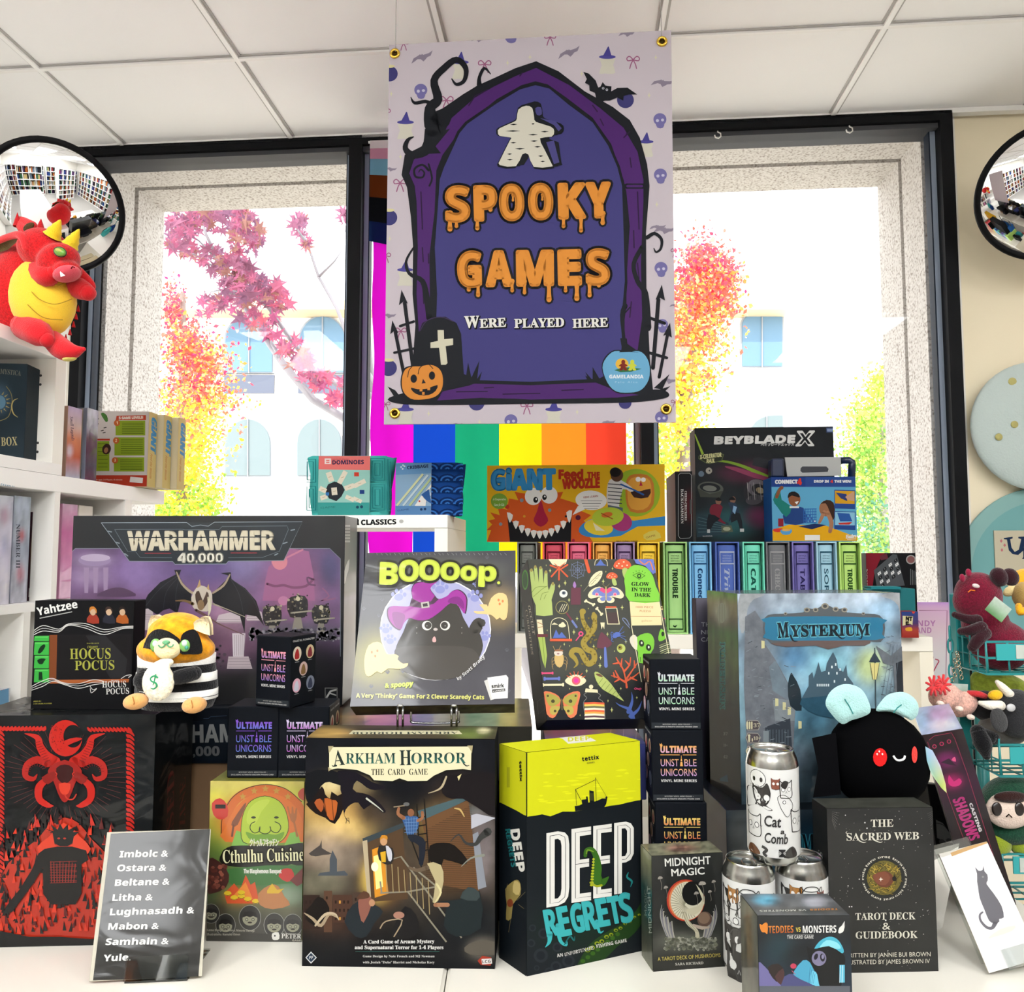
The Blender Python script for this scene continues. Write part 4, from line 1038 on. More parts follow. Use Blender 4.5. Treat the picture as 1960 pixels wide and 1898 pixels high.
for s in(-1,1):
 X=lambda x:425+s*x
 A.L([(X(60),400),(X(120),360),(X(160),300),(X(180),240),(X(260),215)],[70,62,50,36,4],RR,4)
 A.L([(X(110),410),(X(180),385),(X(245),420),(X(255),490),(X(205),510),(X(180),480)],[50,48,44,38,28,6],'b0241c',4)
 A.L([(X(100),500),(X(165),560),(X(165),640),(X(110),680),(X(75),685)],[30,50,44,34,6],RR,4)
 for j in range(9):
  a=j*.34;A.L([(X(185+40*cos(a)),440-34*sin(a)+20),(X(185+72*cos(a)),440-60*sin(a)+20)],3,DR,cap=False)
  A.L([(X(95+j*8),385-j*15),(X(130+j*8),402-j*16)],4,DR,cap=False)
A.P([(330,430),(425,385),(520,430),(535,480),(500,520),(470,600),(440,655),(410,655),(380,600),(350,520),(318,480)],'a0221c',2)
A.P([(370,440),(425,415),(480,440),(470,510),(425,540),(380,510)],'3a1412',2);A.P([(388,540),(462,540),(450,600),(425,612),(400,600)],'d8402a',2)
for s in(-1,1):A.E(425+s*62,478,14,12,'d0301e');A.E(425+s*60,478,6,6,'1a0808');A.P([(425+s*70,460),(425+s*150,500),(425+s*110,545),(425+s*60,500)],'8c201a',2)
A.L([(425,610),(445,640),(480,640),(500,610)],9,'c03a2a',3)
rs=random.Random(9)
A.P([(0,1520),(10,1150),(120,1000),(250,900),(330,800),(425,760),(520,800),(600,900),(700,1000),(800,1150),(810,1530)],'b8301c',2)
for i in range(430):
 x=rs.uniform(-60,800);lo=730+abs(x-425)*.55*rs.uniform(.3,1);y=rs.uniform(lo,1520)
 h_=rs.uniform(30,80);w=rs.uniform(8,17);bend=rs.uniform(-16,16)
 A.P([(x-w,y),(x+bend,y-h_),(x+w,y)],rs.choice([BK2,'1c0d0c','d8381e','c42a1c','5c1614','180c0c']))
A.P([(250,950),(330,880),(425,790),(530,880),(600,960),(540,1010),(425,1000),(300,1010)],'d83c20',2)
A.P([(350,850),(300,830),(360,845),(340,800),(385,835),(400,795),(420,832),(450,800),(455,838),(510,810),(485,850),(525,850),(490,880),(480,930),(440,955),(400,955),(365,930)],BK2)
A.P([(365,925),(400,943),(450,943),(480,925),(470,940),(425,958),(380,942)],'c03020')
for x in(392,430):A.E(x,892,10,6,'b03020')
A.P([(300,960),(380,945),(480,945),(570,970),(585,1030),(540,1060),(540,1250),(500,1320),(340,1320),(290,1250),(290,1080),(230,1180),(150,1290),(90,1370),(50,1380),(20,1400),(60,1320),(140,1220),(220,1090),(260,990)],'0e0b0b')
for i in range(9):A.L([(340+i*20,1040+(i%3)*8),(345+i*18,1180)],4,'a02a1e',cap=False);A.L([(335,1045+i*17),(510,1040+i*17+(i%2)*8)],3,'8c241c',cap=False)
A.P([(-100,1500),(0,1490),(200,1530),(400,1530),(600,1545),(810,1520),(830,1620),(-100,1620)],BK2)
A.done('cover_art','wrap',o,'red engraved horned skull and flames')
A=Art(b.right,0,1340,3.402)
A.fill('0b0d0f')
A.uv();A.T('CURSED',.55,.88,.50,.30,.18,'5a1a1c','sb');A.T('ZINE',.85,.62,.82,.38,.16,'5a1a1c','sb');A.done('side_lettering','wrap',o)
# ======== card with the eight festivals, in an acrylic stand
P0,P1=onz(170,1878,TZ+.004),onz(388,1866,TZ+.004)
P1.y=P0.y+.012;P2=at(205,1592,P0.y+.075)
b=Box(P0,P1-P0,P2-P0,Vector((-.0015,.0034,-.002))*.7)
imb=thing('greeting_card','black card in a clear sleeve listing Imbolc to Yule in white letters','card',(P0+P1)/2)
m=MB();m.box(b.O,b.U,b.V,b.D,'cfc9b6',0,.0005);m.build('envelope','satin',imb)
A=Art(b.front,0,1340,3.402)
A.P([(606,1822),(722,868),(1368,838),(1292,1805)],'2d2c28')
A.split('card_front','wrapflat',imb)
for t,x0,y0,x1,y1 in(('Imbolc &',778,1022,1092,1016),('Ostara &',762,1112,1080,1108),('Beltane &',748,1208,1102,1198),('Litha &',732,1305,992,1300),('Lughnasadh &',716,1398,1262,1385),('Mabon &',704,1492,1032,1488),('Samhain &',688,1592,1096,1586),('Yule.',674,1698,850,1692)):
 A.T(t,x0,y0,x1,y1,40,'e8e6e0','ss',shear=.16,bold=1.2)
A.done('lettering','satin',imb)
st=thing('card_stand','small clear acrylic stand holding the black festival card','stand',(P0+P1)/2)
n=b.front.N;c0=onpl(237,1880,b.O,n)+n*.002
U_=b.U.normalized();V_=b.V.normalized()
m=MB();cs=[(0,0),(.075,0),(.075,.024),(.072,.027),(.003,.027),(0,.024)]
o0=P0+U_*(.068*b.U.length/.142)*.66+n*.002;o0.z=TZ+.0025
m.add([o0+U_*u+V_*v+n*k for k in(0,.0025)for u,v in cs],[tuple(range(6)),tuple(range(11,5,-1))]+[(j,(j+1)%6,6+(j+1)%6,6+j)for j in range(6)],'ffffff')
m.box(o0+Vector((0,0,-.002)),U_*.075,Vector((0,0,.0022)),Vector((0,.075,0)),'ffffff');m.build('stand','acrylic',st)
# ======== green tentacled-cook game
b=stand((395,1800),(577,1802),TZ,1494,.18)
CTH=b
o=carton('game_box','green and yellow game box with a smiling tentacle-faced cook above a black title band','box',b,'8c8a3a','gloss')
A=Art(b.front,380,1320,3.65)
A.G(34,50,[(0,'d8c86a'),(.12,'b8bc4a'),(.3,'8ca03a'),(.5,'5c7c3a'),(.65,'3c6c3c'),(.8,'5a5a40'),(1,'3c3a34')],[(110,770,60,60,'d8d04a',.9),(680,780,80,80,'c0c04a',.8),(300,900,180,140,'d87a30',.8),(110,1300,100,90,'5a3428',.9),(300,1440,120,60,'c07a2a',.6),(620,1430,110,60,'8a9a84',.8),(400,1680,380,100,'44423c',.9),(100,1550,90,60,'3a2a24',.8)],noise_amp=.35)
A.L([(190,1010),(190,900),(240,790),(330,720),(470,690),(600,720),(690,800),(735,900),(740,1000)],66,'c8682e',4);A.L([(160,1000),(170,880),(230,760),(330,690),(470,660),(610,690),(720,780)],5,'2a2c18',4)
A.P([(188,1060),(190,960),(260,820),(360,740),(470,715),(590,745),(690,830),(738,960),(740,1060)],'d07030',2)
for x,y in((310,745),(390,705),(468,690),(545,705),(625,745)):
 A.P([(x+26*cos(-pi/2+k*pi/5)*(1 if k%2==0 else .45),y+26*sin(-pi/2+k*pi/5)*(1 if k%2==0 else .45))for k in range(10)],'b89040');
A.P([(230,1090),(265,980),(320,1000),(350,1085)],'7cb04a');A.P([(600,1085),(640,1000),(690,985),(720,1085)],'7cb04a')
head=[(315,1060),(300,960),(320,850),(370,775),(465,742),(560,775),(610,850),(628,960),(600,1030),(540,1070),(420,1075)]
A.P([(465+(x-465)*1.025,910+(y-910)*1.025)for x,y in head],'23300f',3);A.P(head,'a8c03a',3);A.P([(330,990),(400,1010),(465,1000),(540,1010),(600,990),(570,1050),(470,1068),(370,1052)],'6f9a30',3)
A.P([(340,930),(350,840),(420,775),(500,770),(440,850),(400,930)],'b8cc4a',3)
for x in(385,545):A.E(x,890,17,8,'1a200c')
A.L([(395,920),(368,935),(362,970),(390,998),(425,985),(430,955)],6,'23300f',4);A.L([(535,920),(565,935),(575,965),(550,996),(512,985),(502,955)],6,'23300f',4)
A.L([(430,955),(425,985),(455,1003),(485,1000),(505,980),(500,955)],6,'23300f',4)
A.P([(240,950),(235,920),(320,795),(330,810),(275,940)],'7c4a34',2);A.P([(620,820),(630,815),(640,860),(650,860),(652,818),(662,818),(666,860),(674,858),(680,826),(690,830),(684,900),(668,925),(645,910)],'a8683c',2);A.L([(668,920),(690,1020)],14,'a8683c');A.L([(245,945),(235,1020)],14,'6a3c2c')
A.P([(95,790),(150,755),(200,800),(205,880),(150,905),(105,870)],'c0362c',2);A.R(118,800,190,828,'1c1412');A.P([(695,720),(720,690),(745,690),(745,770),(705,755)],'b85040',2)
A.P([(150,1165),(200,1100),(300,1085),(600,1085),(760,1070),(760,1230),(650,1215),(560,1240),(260,1235),(160,1210)],'0f0f0c',2)
A.P([(205,1250),(760,1225),(760,1330),(640,1350),(240,1360)],'3c7038',2)
A.P([(180,1420),(250,1350),(290,1400),(330,1290),(365,1360),(395,1340),(420,1460),(380,1490),(200,1490)],'d2542a');A.P([(240,1440),(330,1340),(380,1460)],'e88a3a')
for x,y in((205,1420),(250,1450),(300,1440),(345,1460),(400,1475),(300,1415)):A.E(x,y,26,17,'e0c02a');A.L([(x-22,y+8),(x,y+16),(x+22,y+8)],3,'3a2410')
A.P([(560,1300),(590,1250),(650,1250),(670,1310),(620,1340)],'c0302c',2);A.P([(640,1330),(740,1230),(760,1230),(760,1330),(690,1370)],'6a2424')
A.P([(420,1420),(500,1360),(560,1370),(600,1440),(640,1500),(520,1530),(430,1500)],'b87a4a',2);A.P([(480,1400),(515,1350),(550,1395),(600,1385),(560,1420),(480,1420)],'d8b030')
A.P([(60,1180),(150,1200),(215,1290),(190,1380),(100,1420),(60,1400)],'4a2420',2);A.dots(30,70,1220,190,1380,(8,18),['8a4a3c','6a3028','a05a48'],3)
for x,y,r in((360,1590,78),(190,1640,70),(530,1640,74),(660,1640,68),(90,1560,60)):
 A.E(x,y,r,r*1.15,'9a9a92');A.E(x,y,r*.95,r*1.1,'2e2d2a');A.E(x,y+8,r*.66,r*.6,'9a9880');A.P([(x-r*.66,y-2),(x-r*.5,y-r*.5),(x,y-r*.6),(x+r*.55,y-r*.45),(x+r*.66,y),(x+r*.3,y-r*.15),(x,y-r*.05),(x-r*.3,y-r*.15)],'1c1a18')
 for sx in(-1,1):A.E(x+sx*r*.28,y+12,11,11,'3c3c30');A.E(x+sx*r*.28,y+12,7,7,'a8a890')
 A.E(x,y+r*.42,16,6,'2a2018')
A.R(60,1700,740,1760,'38362f')
A.split('cover_art','gloss',o)
A.T('Cthulhu Cuisine',172,1208,738,1190,92,'ece8b8','sb',ol=9,olc='0c0c08')
A.T('クトゥルフキッチン',360,1086,560,1086,42,'e8e4d0',sp=.8,bold=1.5)
A.T('The Blasphemous Banquet',318,1278,580,1278,28,'e8e8dc','ss',bold=1)
A.T('Game Design: Yukihiro, Masato Uesugi',60,1682,392,1686,14,'b8b4a4','ss');A.T('Illustrations: Namako Omen',60,1712,292,1712,14,'b8b4a4','ss')
A.P([(515,1700),(560,1690),(566,1735),(540,1745),(518,1738)],'e8e6dc',2);A.E(535,1715,6,6,'333');A.T('PETERSEN',580,1732,800,1736,34,'e4e2d8','sb');A.T('GAMES',655,1752,740,1754,12,'b8b4a4','ss')
A.done('title_lettering','gloss',o)
# ======== large painted cover with a cream title panel
b=stand((578,1848),(947,1854),TZ,1412,.076)
ARK=b
o=carton('game_box','large dark box with painted fire-escape scene under a cream title panel, front centre','box',b,'17181d','satin')
A=Art(b.front,570,1380,3.795)
A.G(70,90,[(0,'12141a'),(.22,'17171c'),(.3,'2a2824'),(.5,'4a4238'),(.7,'3a332b'),(.85,'1f1d1c'),(1,'131417')],[(240,470,120,70,'e8d49a',.95),(460,480,90,60,'d8c08a',.6),(300,640,250,110,'d8ac60',.85),(280,790,200,90,'ecc878',.95),(200,900,200,120,'b8a088',.7),(300,1000,180,110,'9a8a78',.7),(170,1180,150,90,'8c8870',.6),(540,640,120,90,'2c2a34',.7),(1150,900,220,330,'7a5a34',.75),(1000,740,160,120,'8c7038',.7),(1150,650,160,50,'4c6468',.6),(1340,900,90,260,'8c8890',.5),(620,1120,120,150,'b87a2a',.8),(575,1140,90,130,'f8d870',1.0),(560,1060,50,60,'fff0a8',.9),(250,1400,260,130,'4a3226',.7),(1250,1430,250,200,'14181c',.9),(1350,1650,100,70,'7a7468',.7),(700,550,300,160,'0e1016',.7)],noise_amp=.5,nsc=9,tx=.1)
KB='111216'
A.P([(60,380),(230,350),(330,400),(330,470),(230,440),(170,470),(100,600),(60,560)],KB,2)
A.P([(290,360),(420,370),(540,440),(640,480),(560,500),(500,480),(430,430),(400,490),(430,520),(320,530),(310,450)],'16121a',2)
wing=[(100,580),(175,470),(200,530),(235,560),(245,510),(290,540),(330,520),(350,560),(330,640),(270,745),(200,700),(130,670),(60,600)]
A.P(wing,'1c1210',2);A.P([(120,590),(160,560),(190,600),(170,660)],'a8552a',2);A.P([(190,560),(250,570),(290,590),(262,720),(210,680)],'b8602a',2);A.L([(245,540),(262,720)],4,'1c1210');A.L([(185,520),(210,680)],4,'1c1210')
A.P([(330,520),(470,520),(560,560),(640,650),(610,660),(540,600),(480,640),(440,590),(390,600),(350,640),(340,690),(380,730),(350,710),(330,640)],'18131a',2)
A.L([(500,560),(580,620),(620,655)],[14,8,4],'c8c8b8',3);A.L([(360,700),(350,740)],4,KB);A.L([(370,700),(375,740)],4,KB)
A.P([(145,1120),(160,1100),(232,1090),(232,1000),(252,935),(285,1000),(285,1090),(340,1085),(365,1110),(360,1120)],'4c5258')
A.P([(80,960),(160,900),(180,840),(175,920),(250,960),(180,970),(130,980)],'4a4440',2)
for x0,y0,w,h_,c in((40,1260,120,250,'33241e'),(190,1230,60,300,'5a4030'),(255,1260,140,200,'4c3428'),(400,1240,120,150,'4a3a30')):A.R(x0,y0,x0+w,y0+h_,c);[A.R(x0+15+k*30,y0+40+j*60,x0+28+k*30,y0+62+j*60,rs.choice(['c89040','2a1c16','2a1c16']))for k in range(int(w/32))for j in range(3)]
A.P([(480,860),(760,740),(800,1290),(520,1310)],'55402c');A.P([(470,850),(780,730),(770,770),(480,890)],'3a4448');A.P([(470,870),(505,860),(535,1310),(510,1320)],'b8a888')
A.P([(540,930),(620,900),(660,1250),(560,1280)],'d8902a');A.P([(550,980),(600,960),(620,1200),(570,1220)],'ffe890',0);A.E(560,1055,26,34,'fff8d0')
A.P([(870,650),(1250,530),(1270,550),(900,730)],'4a6064');A.P([(900,720),(1240,570),(1320,1240),(1000,1180)],'6c4c30')
for k in range(46):
 y=600+k*14;A.L([(max(930,1260-k*26),y+8),(1260+k*1.3,y)],2.2,'3c2a20',cap=False)
A.P([(960,900),(1060,880),(1140,900),(1230,1000),(1200,1040),(1060,1000),(1040,1080),(960,1010)],'17120f',2)
A.P([(1260,680),(1300,670),(1440,700),(1260,780)],'b8b8c0');A.P([(1270,820),(1310,800),(1370,1200),(1310,1220)],'8a8e96')
for p in([(780,740),(900,1060)],[(865,600),(880,900)],[(918,560),(960,1080)],[(865,700),(925,690)],[(870,760),(930,750)],[(880,820),(940,812)],[(890,880),(945,872)],[(900,940),(950,930)]):A.L(p,9,'1c1916',cap=False)
for p in([(620,1020),(750,980),(1190,1570)],[(600,1245),(800,1235),(1080,1600)],[(600,1160),(610,1245)],[(800,1235),(1000,1200)],[(840,1060),(1000,1190)]):A.L(p,12,'8c8674',cap=False)
for k in range(8):A.L([(640+k*44,1015+k*20),(650+k*44,1240+max(0,k-3)*40)],6,'a89468',cap=False)
A.P([(760,690),(870,690),(880,740),(860,800),(800,830),(780,760)],'3a5c8c',2);A.P([(800,820),(880,830),(930,880),(910,1040),(880,1030),(880,900),(820,870)],'20242e',2);A.E(822,662,24,28,'8a5c40');A.L([(770,700),(730,670),(735,630)],[30,24,20],'9a6848',3);A.L([(870,720),(905,700),(905,660)],22,'9a6848',3);A.L([(700,620),(780,610)],8,'9a8a70');A.E(790,600,22,14,'6a6a68')
for k in range(5):A.L([(785+k*20,695),(795+k*16,820)],3,'6a8cb8',cap=False);A.L([(775,710+k*24),(872,706+k*24)],3,'6a8cb8',cap=False)
A.P([(590,900),(690,920),(695,1010),(650,1040),(590,1000)],'2c2a28',2);A.P([(640,900),(680,930),(685,1000),(660,1010)],'c8c8d0',2);A.E(625,868,26,32,'c89a70');A.P([(598,860),(610,826),(650,830),(650,860),(625,845)],'c8882a',2);A.P([(600,950),(640,940),(640,1020),(610,1020)],'d8a82a')
A.P([(940,1030),(1040,1040),(1060,1160),(1020,1300),(980,1310),(1000,1160)],'b8aa80',2);A.L([(810,1060),(870,1080),(940,1060)],[18,26,34],'6a5a48',3);A.L([(1010,1180),(1040,1240),(1000,1310)],[16,14,10],'d8cc98',3)
A.P([(340,1450),(400,1330),(480,1300),(560,1330),(620,1380),(560,1460),(500,1560),(420,1560)],'262c30',2);A.P([(440,1300),(470,1260),(520,1260),(540,1320),(480,1460),(450,1400)],'8c5a4c',2);A.P([(435,1270),(480,1230),(520,1250),(515,1280),(440,1290)],'5a3c2c',2);A.E(540,1315,22,26,'b88a68')
A.P([(680,1560),(720,1440),(780,1340),(860,1400),(880,1520),(800,1580)],'1e1c1c',2);A.E(735,1405,40,26,'a87a68');A.L([(600,1500),(640,1450),(760,1440),(700,1560)],9,'a89478',3)
A.P([(1000,1310),(1180,1290),(1320,1230),(1330,1500),(1150,1560),(1060,1480),(1080,1360)],'20282a',2);A.L([(1000,1330),(1090,1330)],30,'a87858');A.P([(1180,1280),(1240,1200),(1320,1240),(1300,1300)],'3a4444',2)
A.P([(100,1330),(150,1270),(210,1310),(230,1400),(120,1480),(50,1400)],'1a1512',2);A.L([(50,1390),(110,1430),(170,1480),(230,1400),(300,1430)],[8,20,24,18,5],'a89478',4);A.L([(130,1480),(200,1400),(270,1395),(300,1440)],[14,20,14,5],'c0ae90',4)
A.P([(1050,400),(1200,390),(1450,380),(1460,690),(1300,620),(1200,560),(1120,560),(1050,520)],'1a1517',2);A.P([(1160,400),(1190,380),(1170,430)],'e8dca0');A.L([(950,520),(1010,500),(1050,470),(1080,400)],[5,10,16,12],'b8a888',3);A.L([(1140,630),(1180,640),(1210,690)],[8,14,6],'c8a868',3)
A.L([(1110,870),(1170,820),(1220,880),(1290,890),(1330,840),(1380,800)],[5,12,18,26,40,60],'3c3c3a',4);A.L([(1190,1050),(1260,990),(1350,970)],[5,12,20],'8a8c80',3)
A.P([(1210,1640),(1300,1590),(1440,1600),(1440,1690),(1250,1690)],'5c564c',2)
A.G
A.P([(222,178),(1272,174),(1268,362),(1200,352),(1080,360),(1000,400),(945,440),(545,434),(520,400),(430,360),(290,348),(222,360)],'1a1814')
A.P([(230,186),(1262,182),(1258,352),(1200,345),(1080,352),(990,392),(940,430),(800,432),(740,412),(690,432),(555,426),(525,390),(430,350),(290,340),(230,352)],'e6dfb8')
for q in([(222,178),(262,178),(240,215),(228,230)],[(1230,174),(1272,174),(1266,230),(1250,200)],[(222,330),(250,345),(225,362)]):A.P(q,'b0a47c',0)
A.split('cover_art','satin',o)
A.T('A',262,322,345,314,112,'23302c','sb');A.T('RKHAM',350,306,712,304,78,'23302c','sb',c2='2f6a60');A.T('H',742,318,828,316,112,'23302c','sb');A.T('ORROR',826,304,1222,302,78,'23302c','sb',c2='2f6a60')
A.L([(1205,305),(1225,322),(1245,318)],[10,8,4],'23302c',3);A.L([(250,318),(262,326),(285,322)],[4,8,6],'23302c',3)
A.T('THE  CARD  GAME',535,388,945,386,44,'3a362c','sb')
A.T('A Card Game of Arcane Mystery',478,1610,992,1606,26,'e8e6e0','sb',bold=.5);A.T('and Supernatural Terror for 1-4 Players',416,1650,1058,1650,26,'e8e6e0','sb',bold=.5)
A.L([(420,1668),(1030,1668)],2,'4c8a80',cap=False)
A.T('Game Design by Nate French and MJ Newman',474,1710,994,1710,17,'d8d6d0','sb');A.T('with Josiah "Duke" Harrist and Nicholas Kory',474,1754,994,1754,17,'d8d6d0','sb')
A.P([(58,1712),(98,1668),(140,1712),(98,1756)],'d8d8d8');A.P([(66,1712),(98,1678),(132,1712),(98,1746)],'28384a');A.T('FF',84,1724,116,1722,22,'d8d8d8','si')
A.P([(1306,1735),(1340,1700),(1405,1710),(1412,1745),(1400,1770),(1330,1765)],'a03828',0);A.P([(1335,1722),(1408,1718),(1412,1755),(1340,1762)],'d8d4d0');A.T('LCG',1342,1752,1402,1748,20,'2a2a2a','ss')
A.done('title_lettering','satin',o)
A=Art(b.top,570,1380,3.795)
A.G(60,10,'4a4230',[(220,90,150,40,'c09c58',.9),(1250,90,130,40,'6c7c3c',.9),(1350,70,40,20,'e8e0b0',.9),(800,55,300,10,'2c2c20',.8)],noise_amp=.7)
A.P([(370,95),(1195,95),(1170,70),(400,68)],'e0dab2');A.split('top_print','satin',o)
A.T('ARKHAM HORROR',1165,78,390,80,16,'2c3a34','sb');A.done('top_lettering','satin',o)
A=Art(b.right);A.uv();A.G(10,30,[(0,'16181e'),(1,'101115')],[(.5,.2,.4,.1,'4a4a50',.5)],noise_amp=.5);A.done('side_print','satin',o)
# ======== yellow-topped fishing game, turned to show its left side
Pc=onz(1008,1868,TZ);Pr=onz(1229,1819,TZ);Pl=onz(956,1832,TZ)
U=Pr-Pc;U.z=0
back=Pl-Pc;back.z=0
bb=upright(Pc,U,1440,.07)
b=Box(Pc,U,bb.V,back)
DEEP=b
o=carton('game_box','black box with yellow top, ship silhouette and a green tentacle through its white lettering','box',b,'12171b','satin')
A=Art(b.front,940,1380,3.797)
DK,YW='10161b','d6d81a'
A.fill(DK)
A.G(24,34,[(0,'10161b'),(1,'1c2125')],[(650,1500,280,160,'14301c',.5)])
A.P([(262,215),(1160,110),(1160,560),(1060,575),(990,590),(930,605),(870,612),(810,625),(700,640),(600,655),(520,655),(430,690),(370,675),(320,685),(262,692)],YW)
rs=random.Random(4)
for i in range(34):
 x=rs.uniform(280,1080);y=rs.choice([rs.uniform(380,500),rs.uniform(520,600)])-(x-280)*.05;w=rs.uniform(30,120);A.P([(x,y),(x+w*.5,y-rs.uniform(5,12)),(x+w,y-w*.05),(x+w*.5,y+rs.uniform(3,8))],'e6e81c',2)
A.P([(605,615),(640,610),(660,600),(655,570),(690,565),(688,545),(700,545),(705,590),(715,588),(712,500),(745,508),(748,582),(760,580),(838,545),(845,548),(835,600),(820,625),(610,652)],DK)
for p in([(612,490),(620,610)],[(757,408),(762,580)],[(612,495),(755,425)],[(757,412),(838,548)],[(612,495),(650,570)]):A.L(p,3.5 if p[0][0]!=757 or p[1][0]==762 else 2,DK,cap=False)
A.R(716,520,742,575,'3a3c20');A.R(770,552,830,560,'c8ca30')
for x,y,r in((300,1500,26),(380,1540,40),(290,1610,30),(360,1700,52),(480,1640,36),(470,1780,40),(560,1740,46),(330,1790,20),(420,1820,34)):A.E(x,y,r,r,'272c31');A.E(x,y,r*.6,r*.6,'1b2025')
A.L([(640,1800),(760,1680),(880,1580),(1000,1500),(1080,1400),(1110,1300)],[60,150,130,110,80,30],'24401c',4)
for t in range(12):
 x=700+t*34;y=1660-t*24+(t%2)*8;A.E(x,y,20-t*.8,16-t*.7,'8a9a1c');A.E(x+2,y+3,12-t*.6,9-t*.5,'24401c')
for t in range(8):x=665+t*36;y=1740-t*28;A.E(x,y,17,15,'38601c')
A.split('cover_art','satin',o,'yellow sky, ship and sea')
WH='e9e7df'
def inline(pts,w):A.L(pts,w,WH,cap=False)
def tall(x0,x1,y0t,y1b,sl,kind):
 f=lambda u,v:(x0+(x1-x0)*u,y0t+(y1b-y0t)*v+sl*(x1-x0)*u)
 if kind=='D':
  out=[(0,0),(.5,0),(.8,.03),(.95,.09),(1,.2),(1,.78),(.95,.9),(.8,.97),(.5,1),(0,1)];hol=[(.36,.1),(.5,.1),(.62,.13),(.66,.2),(.66,.78),(.62,.86),(.5,.9),(.36,.9)]
  mid=[(.16,.045),(.55,.045),(.8,.09),(.84,.2),(.84,.8),(.8,.9),(.55,.955),(.16,.955)]
  return[f(*p)for p in out],[f(*p)for p in hol],[f(*p)for p in mid]+[f(.16,.045)]
 if kind=='E':
  out=[(0,0),(1,0),(1,.11),(.42,.11),(.42,.43),(.9,.43),(.9,.54),(.42,.54),(.42,.89),(1,.89),(1,1),(0,1)]
  mid=[(1,.055),(.2,.055),(.2,.945),(1,.945)]
  return[f(*p)for p in out],None,[f(*p)for p in mid],[f(.2,.485),f(.9,.485)]
 out=[(0,0),(.6,0),(.85,.03),(1,.1),(1,.46),(.85,.54),(.6,.57),(.4,.57),(.4,1),(0,1)];hol=[(.38,.09),(.56,.09),(.66,.13),(.66,.43),(.56,.48),(.38,.48)]
 mid=[(.18,1),(.18,.045),(.6,.045),(.82,.1),(.82,.46),(.6,.525),(.4,.525)]
 return[f(*p)for p in out],[f(*p)for p in hol],[f(*p)for p in mid]
for x0,x1,yt,yb,sl,k in((400,566,812,1352,-.17,'D'),(582,724,782,1318,-.14,'E'),(740,874,760,1286,-.13,'E'),(892,1034,738,1256,-.12,'P')):
 r=tall(x0,x1,yt,yb,sl,k);A.P(r[0],WH)
 if r[1]:A.P(r[1],DK)
 for m_ in r[2:]:A.L(m_,4,'23282c',cap=False)
A.L([(682,975),(690,935),(730,930),(760,980),(770,1060),(760,1130),(800,1170),(850,1130)],[26,26,34,44,62,78,60,10],'3a6a20',5);A.L([(690,960),(700,932),(740,945)],9,'7a9a30',3)
for t in range(10):A.E(742-t*1.5,1000+t*21,9+t*.5,8,'b8c02a')
A.L([(720,1170),(760,1195),(800,1190)],16,'a8b028',3)
TL='3fb2b4'
for ch,x0,x1,yb,h_ in(('R',408,490,1560,185),('E',510,582,1560,205),('G',598,680,1535,200),('R',690,775,1515,200),('E',790,862,1490,196),('T',872,950,1470,190),('S',950,1035,1462,205)):
 A.T(ch,x0,yb,x1,yb-14,h_,TL,'ss',bold=5)
A.L([(425,1540),(420,1600),(392,1638)],[40,26,4],TL,3);A.L([(480,1480),(500,1590),(545,1625),(548,1590)],[30,26,14,3],TL,4);A.L([(765,1450),(785,1530),(815,1520)],[26,18,4],TL,3)
A.L([(995,1095),(985,1130),(1020,1160),(1010,1200)],[4,14,14,4],'2a8a88',4);A.L([(530,1620),(570,1560),(600,1590),(605,1560)],[6,12,10,3],'1f6a6a',4)
A.T('AN',478,1712,520,1704,24,'d8d6d0','ss');A.T('UNFORTUNATE',534,1704,745,1652,25,'e4e2dc','bi');A.T('FISHING GAME',765,1645,984,1600,24,'d8d6d0','ss')
A.T('tettix',660,288,782,272,28,'15191c','ss',bold=.8,sp=1.15);A.T('GAMES',694,308,750,302,11,'5a5c20','ss')
A.done('title_lettering','satin',o)
A=Art(b.left,940,1380,3.797);A.fill(DK);A.P([(50,130),(290,200),(290,694),(240,680),(190,650),(130,620),(70,590),(50,590)],'c6c81a')
for i in range(8):A.R(115,320+i*2,117+i*3,480,'a8aa20')if i in(0,7)else None
A.P([(105,1220),(150,1170),(190,1150),(215,1180),(215,1260),(160,1330),(150,1430),(110,1440),(115,1330)],'8a7a44',2);A.P([(170,1160),(212,1180),(205,1260),(160,1240)],'b8a468',2);A.E(140,1320,22,30,'7a3a20')
for q in([(150,1400),(130,1530)],[(190,1300),(250,1240)],[(200,1330),(240,1360)],[(110,1240),(120,1180)]):A.L(q,3,'6a6040')
A.split('side_art','satin',o)
def vert(t,x0,y0,x1,y1,h,c,k='',bold=0):A.T(t,x0,y0,x1,y1,h,c,k,bold=bold)
vert('DEEP',142,790,185,1095,62,'d8d6cc','ss',3);vert('REGRETS',105,785,150,1060,34,'1c6a6c','ss',1);vert('tettix',208,290,212,435,14,'1a1d10','ss',2)
A.done('side_lettering','satin',o)
A=Art(b.top,940,1380,3.797);A.fill('dde01c');A.P([(455,112),(560,105),(700,108),(765,145),(600,162),(560,165),(520,130)],'ecebe0');A.T('DEEP',560,150,720,138,30,'dfe020','ss');A.done('top_print','satin',o)
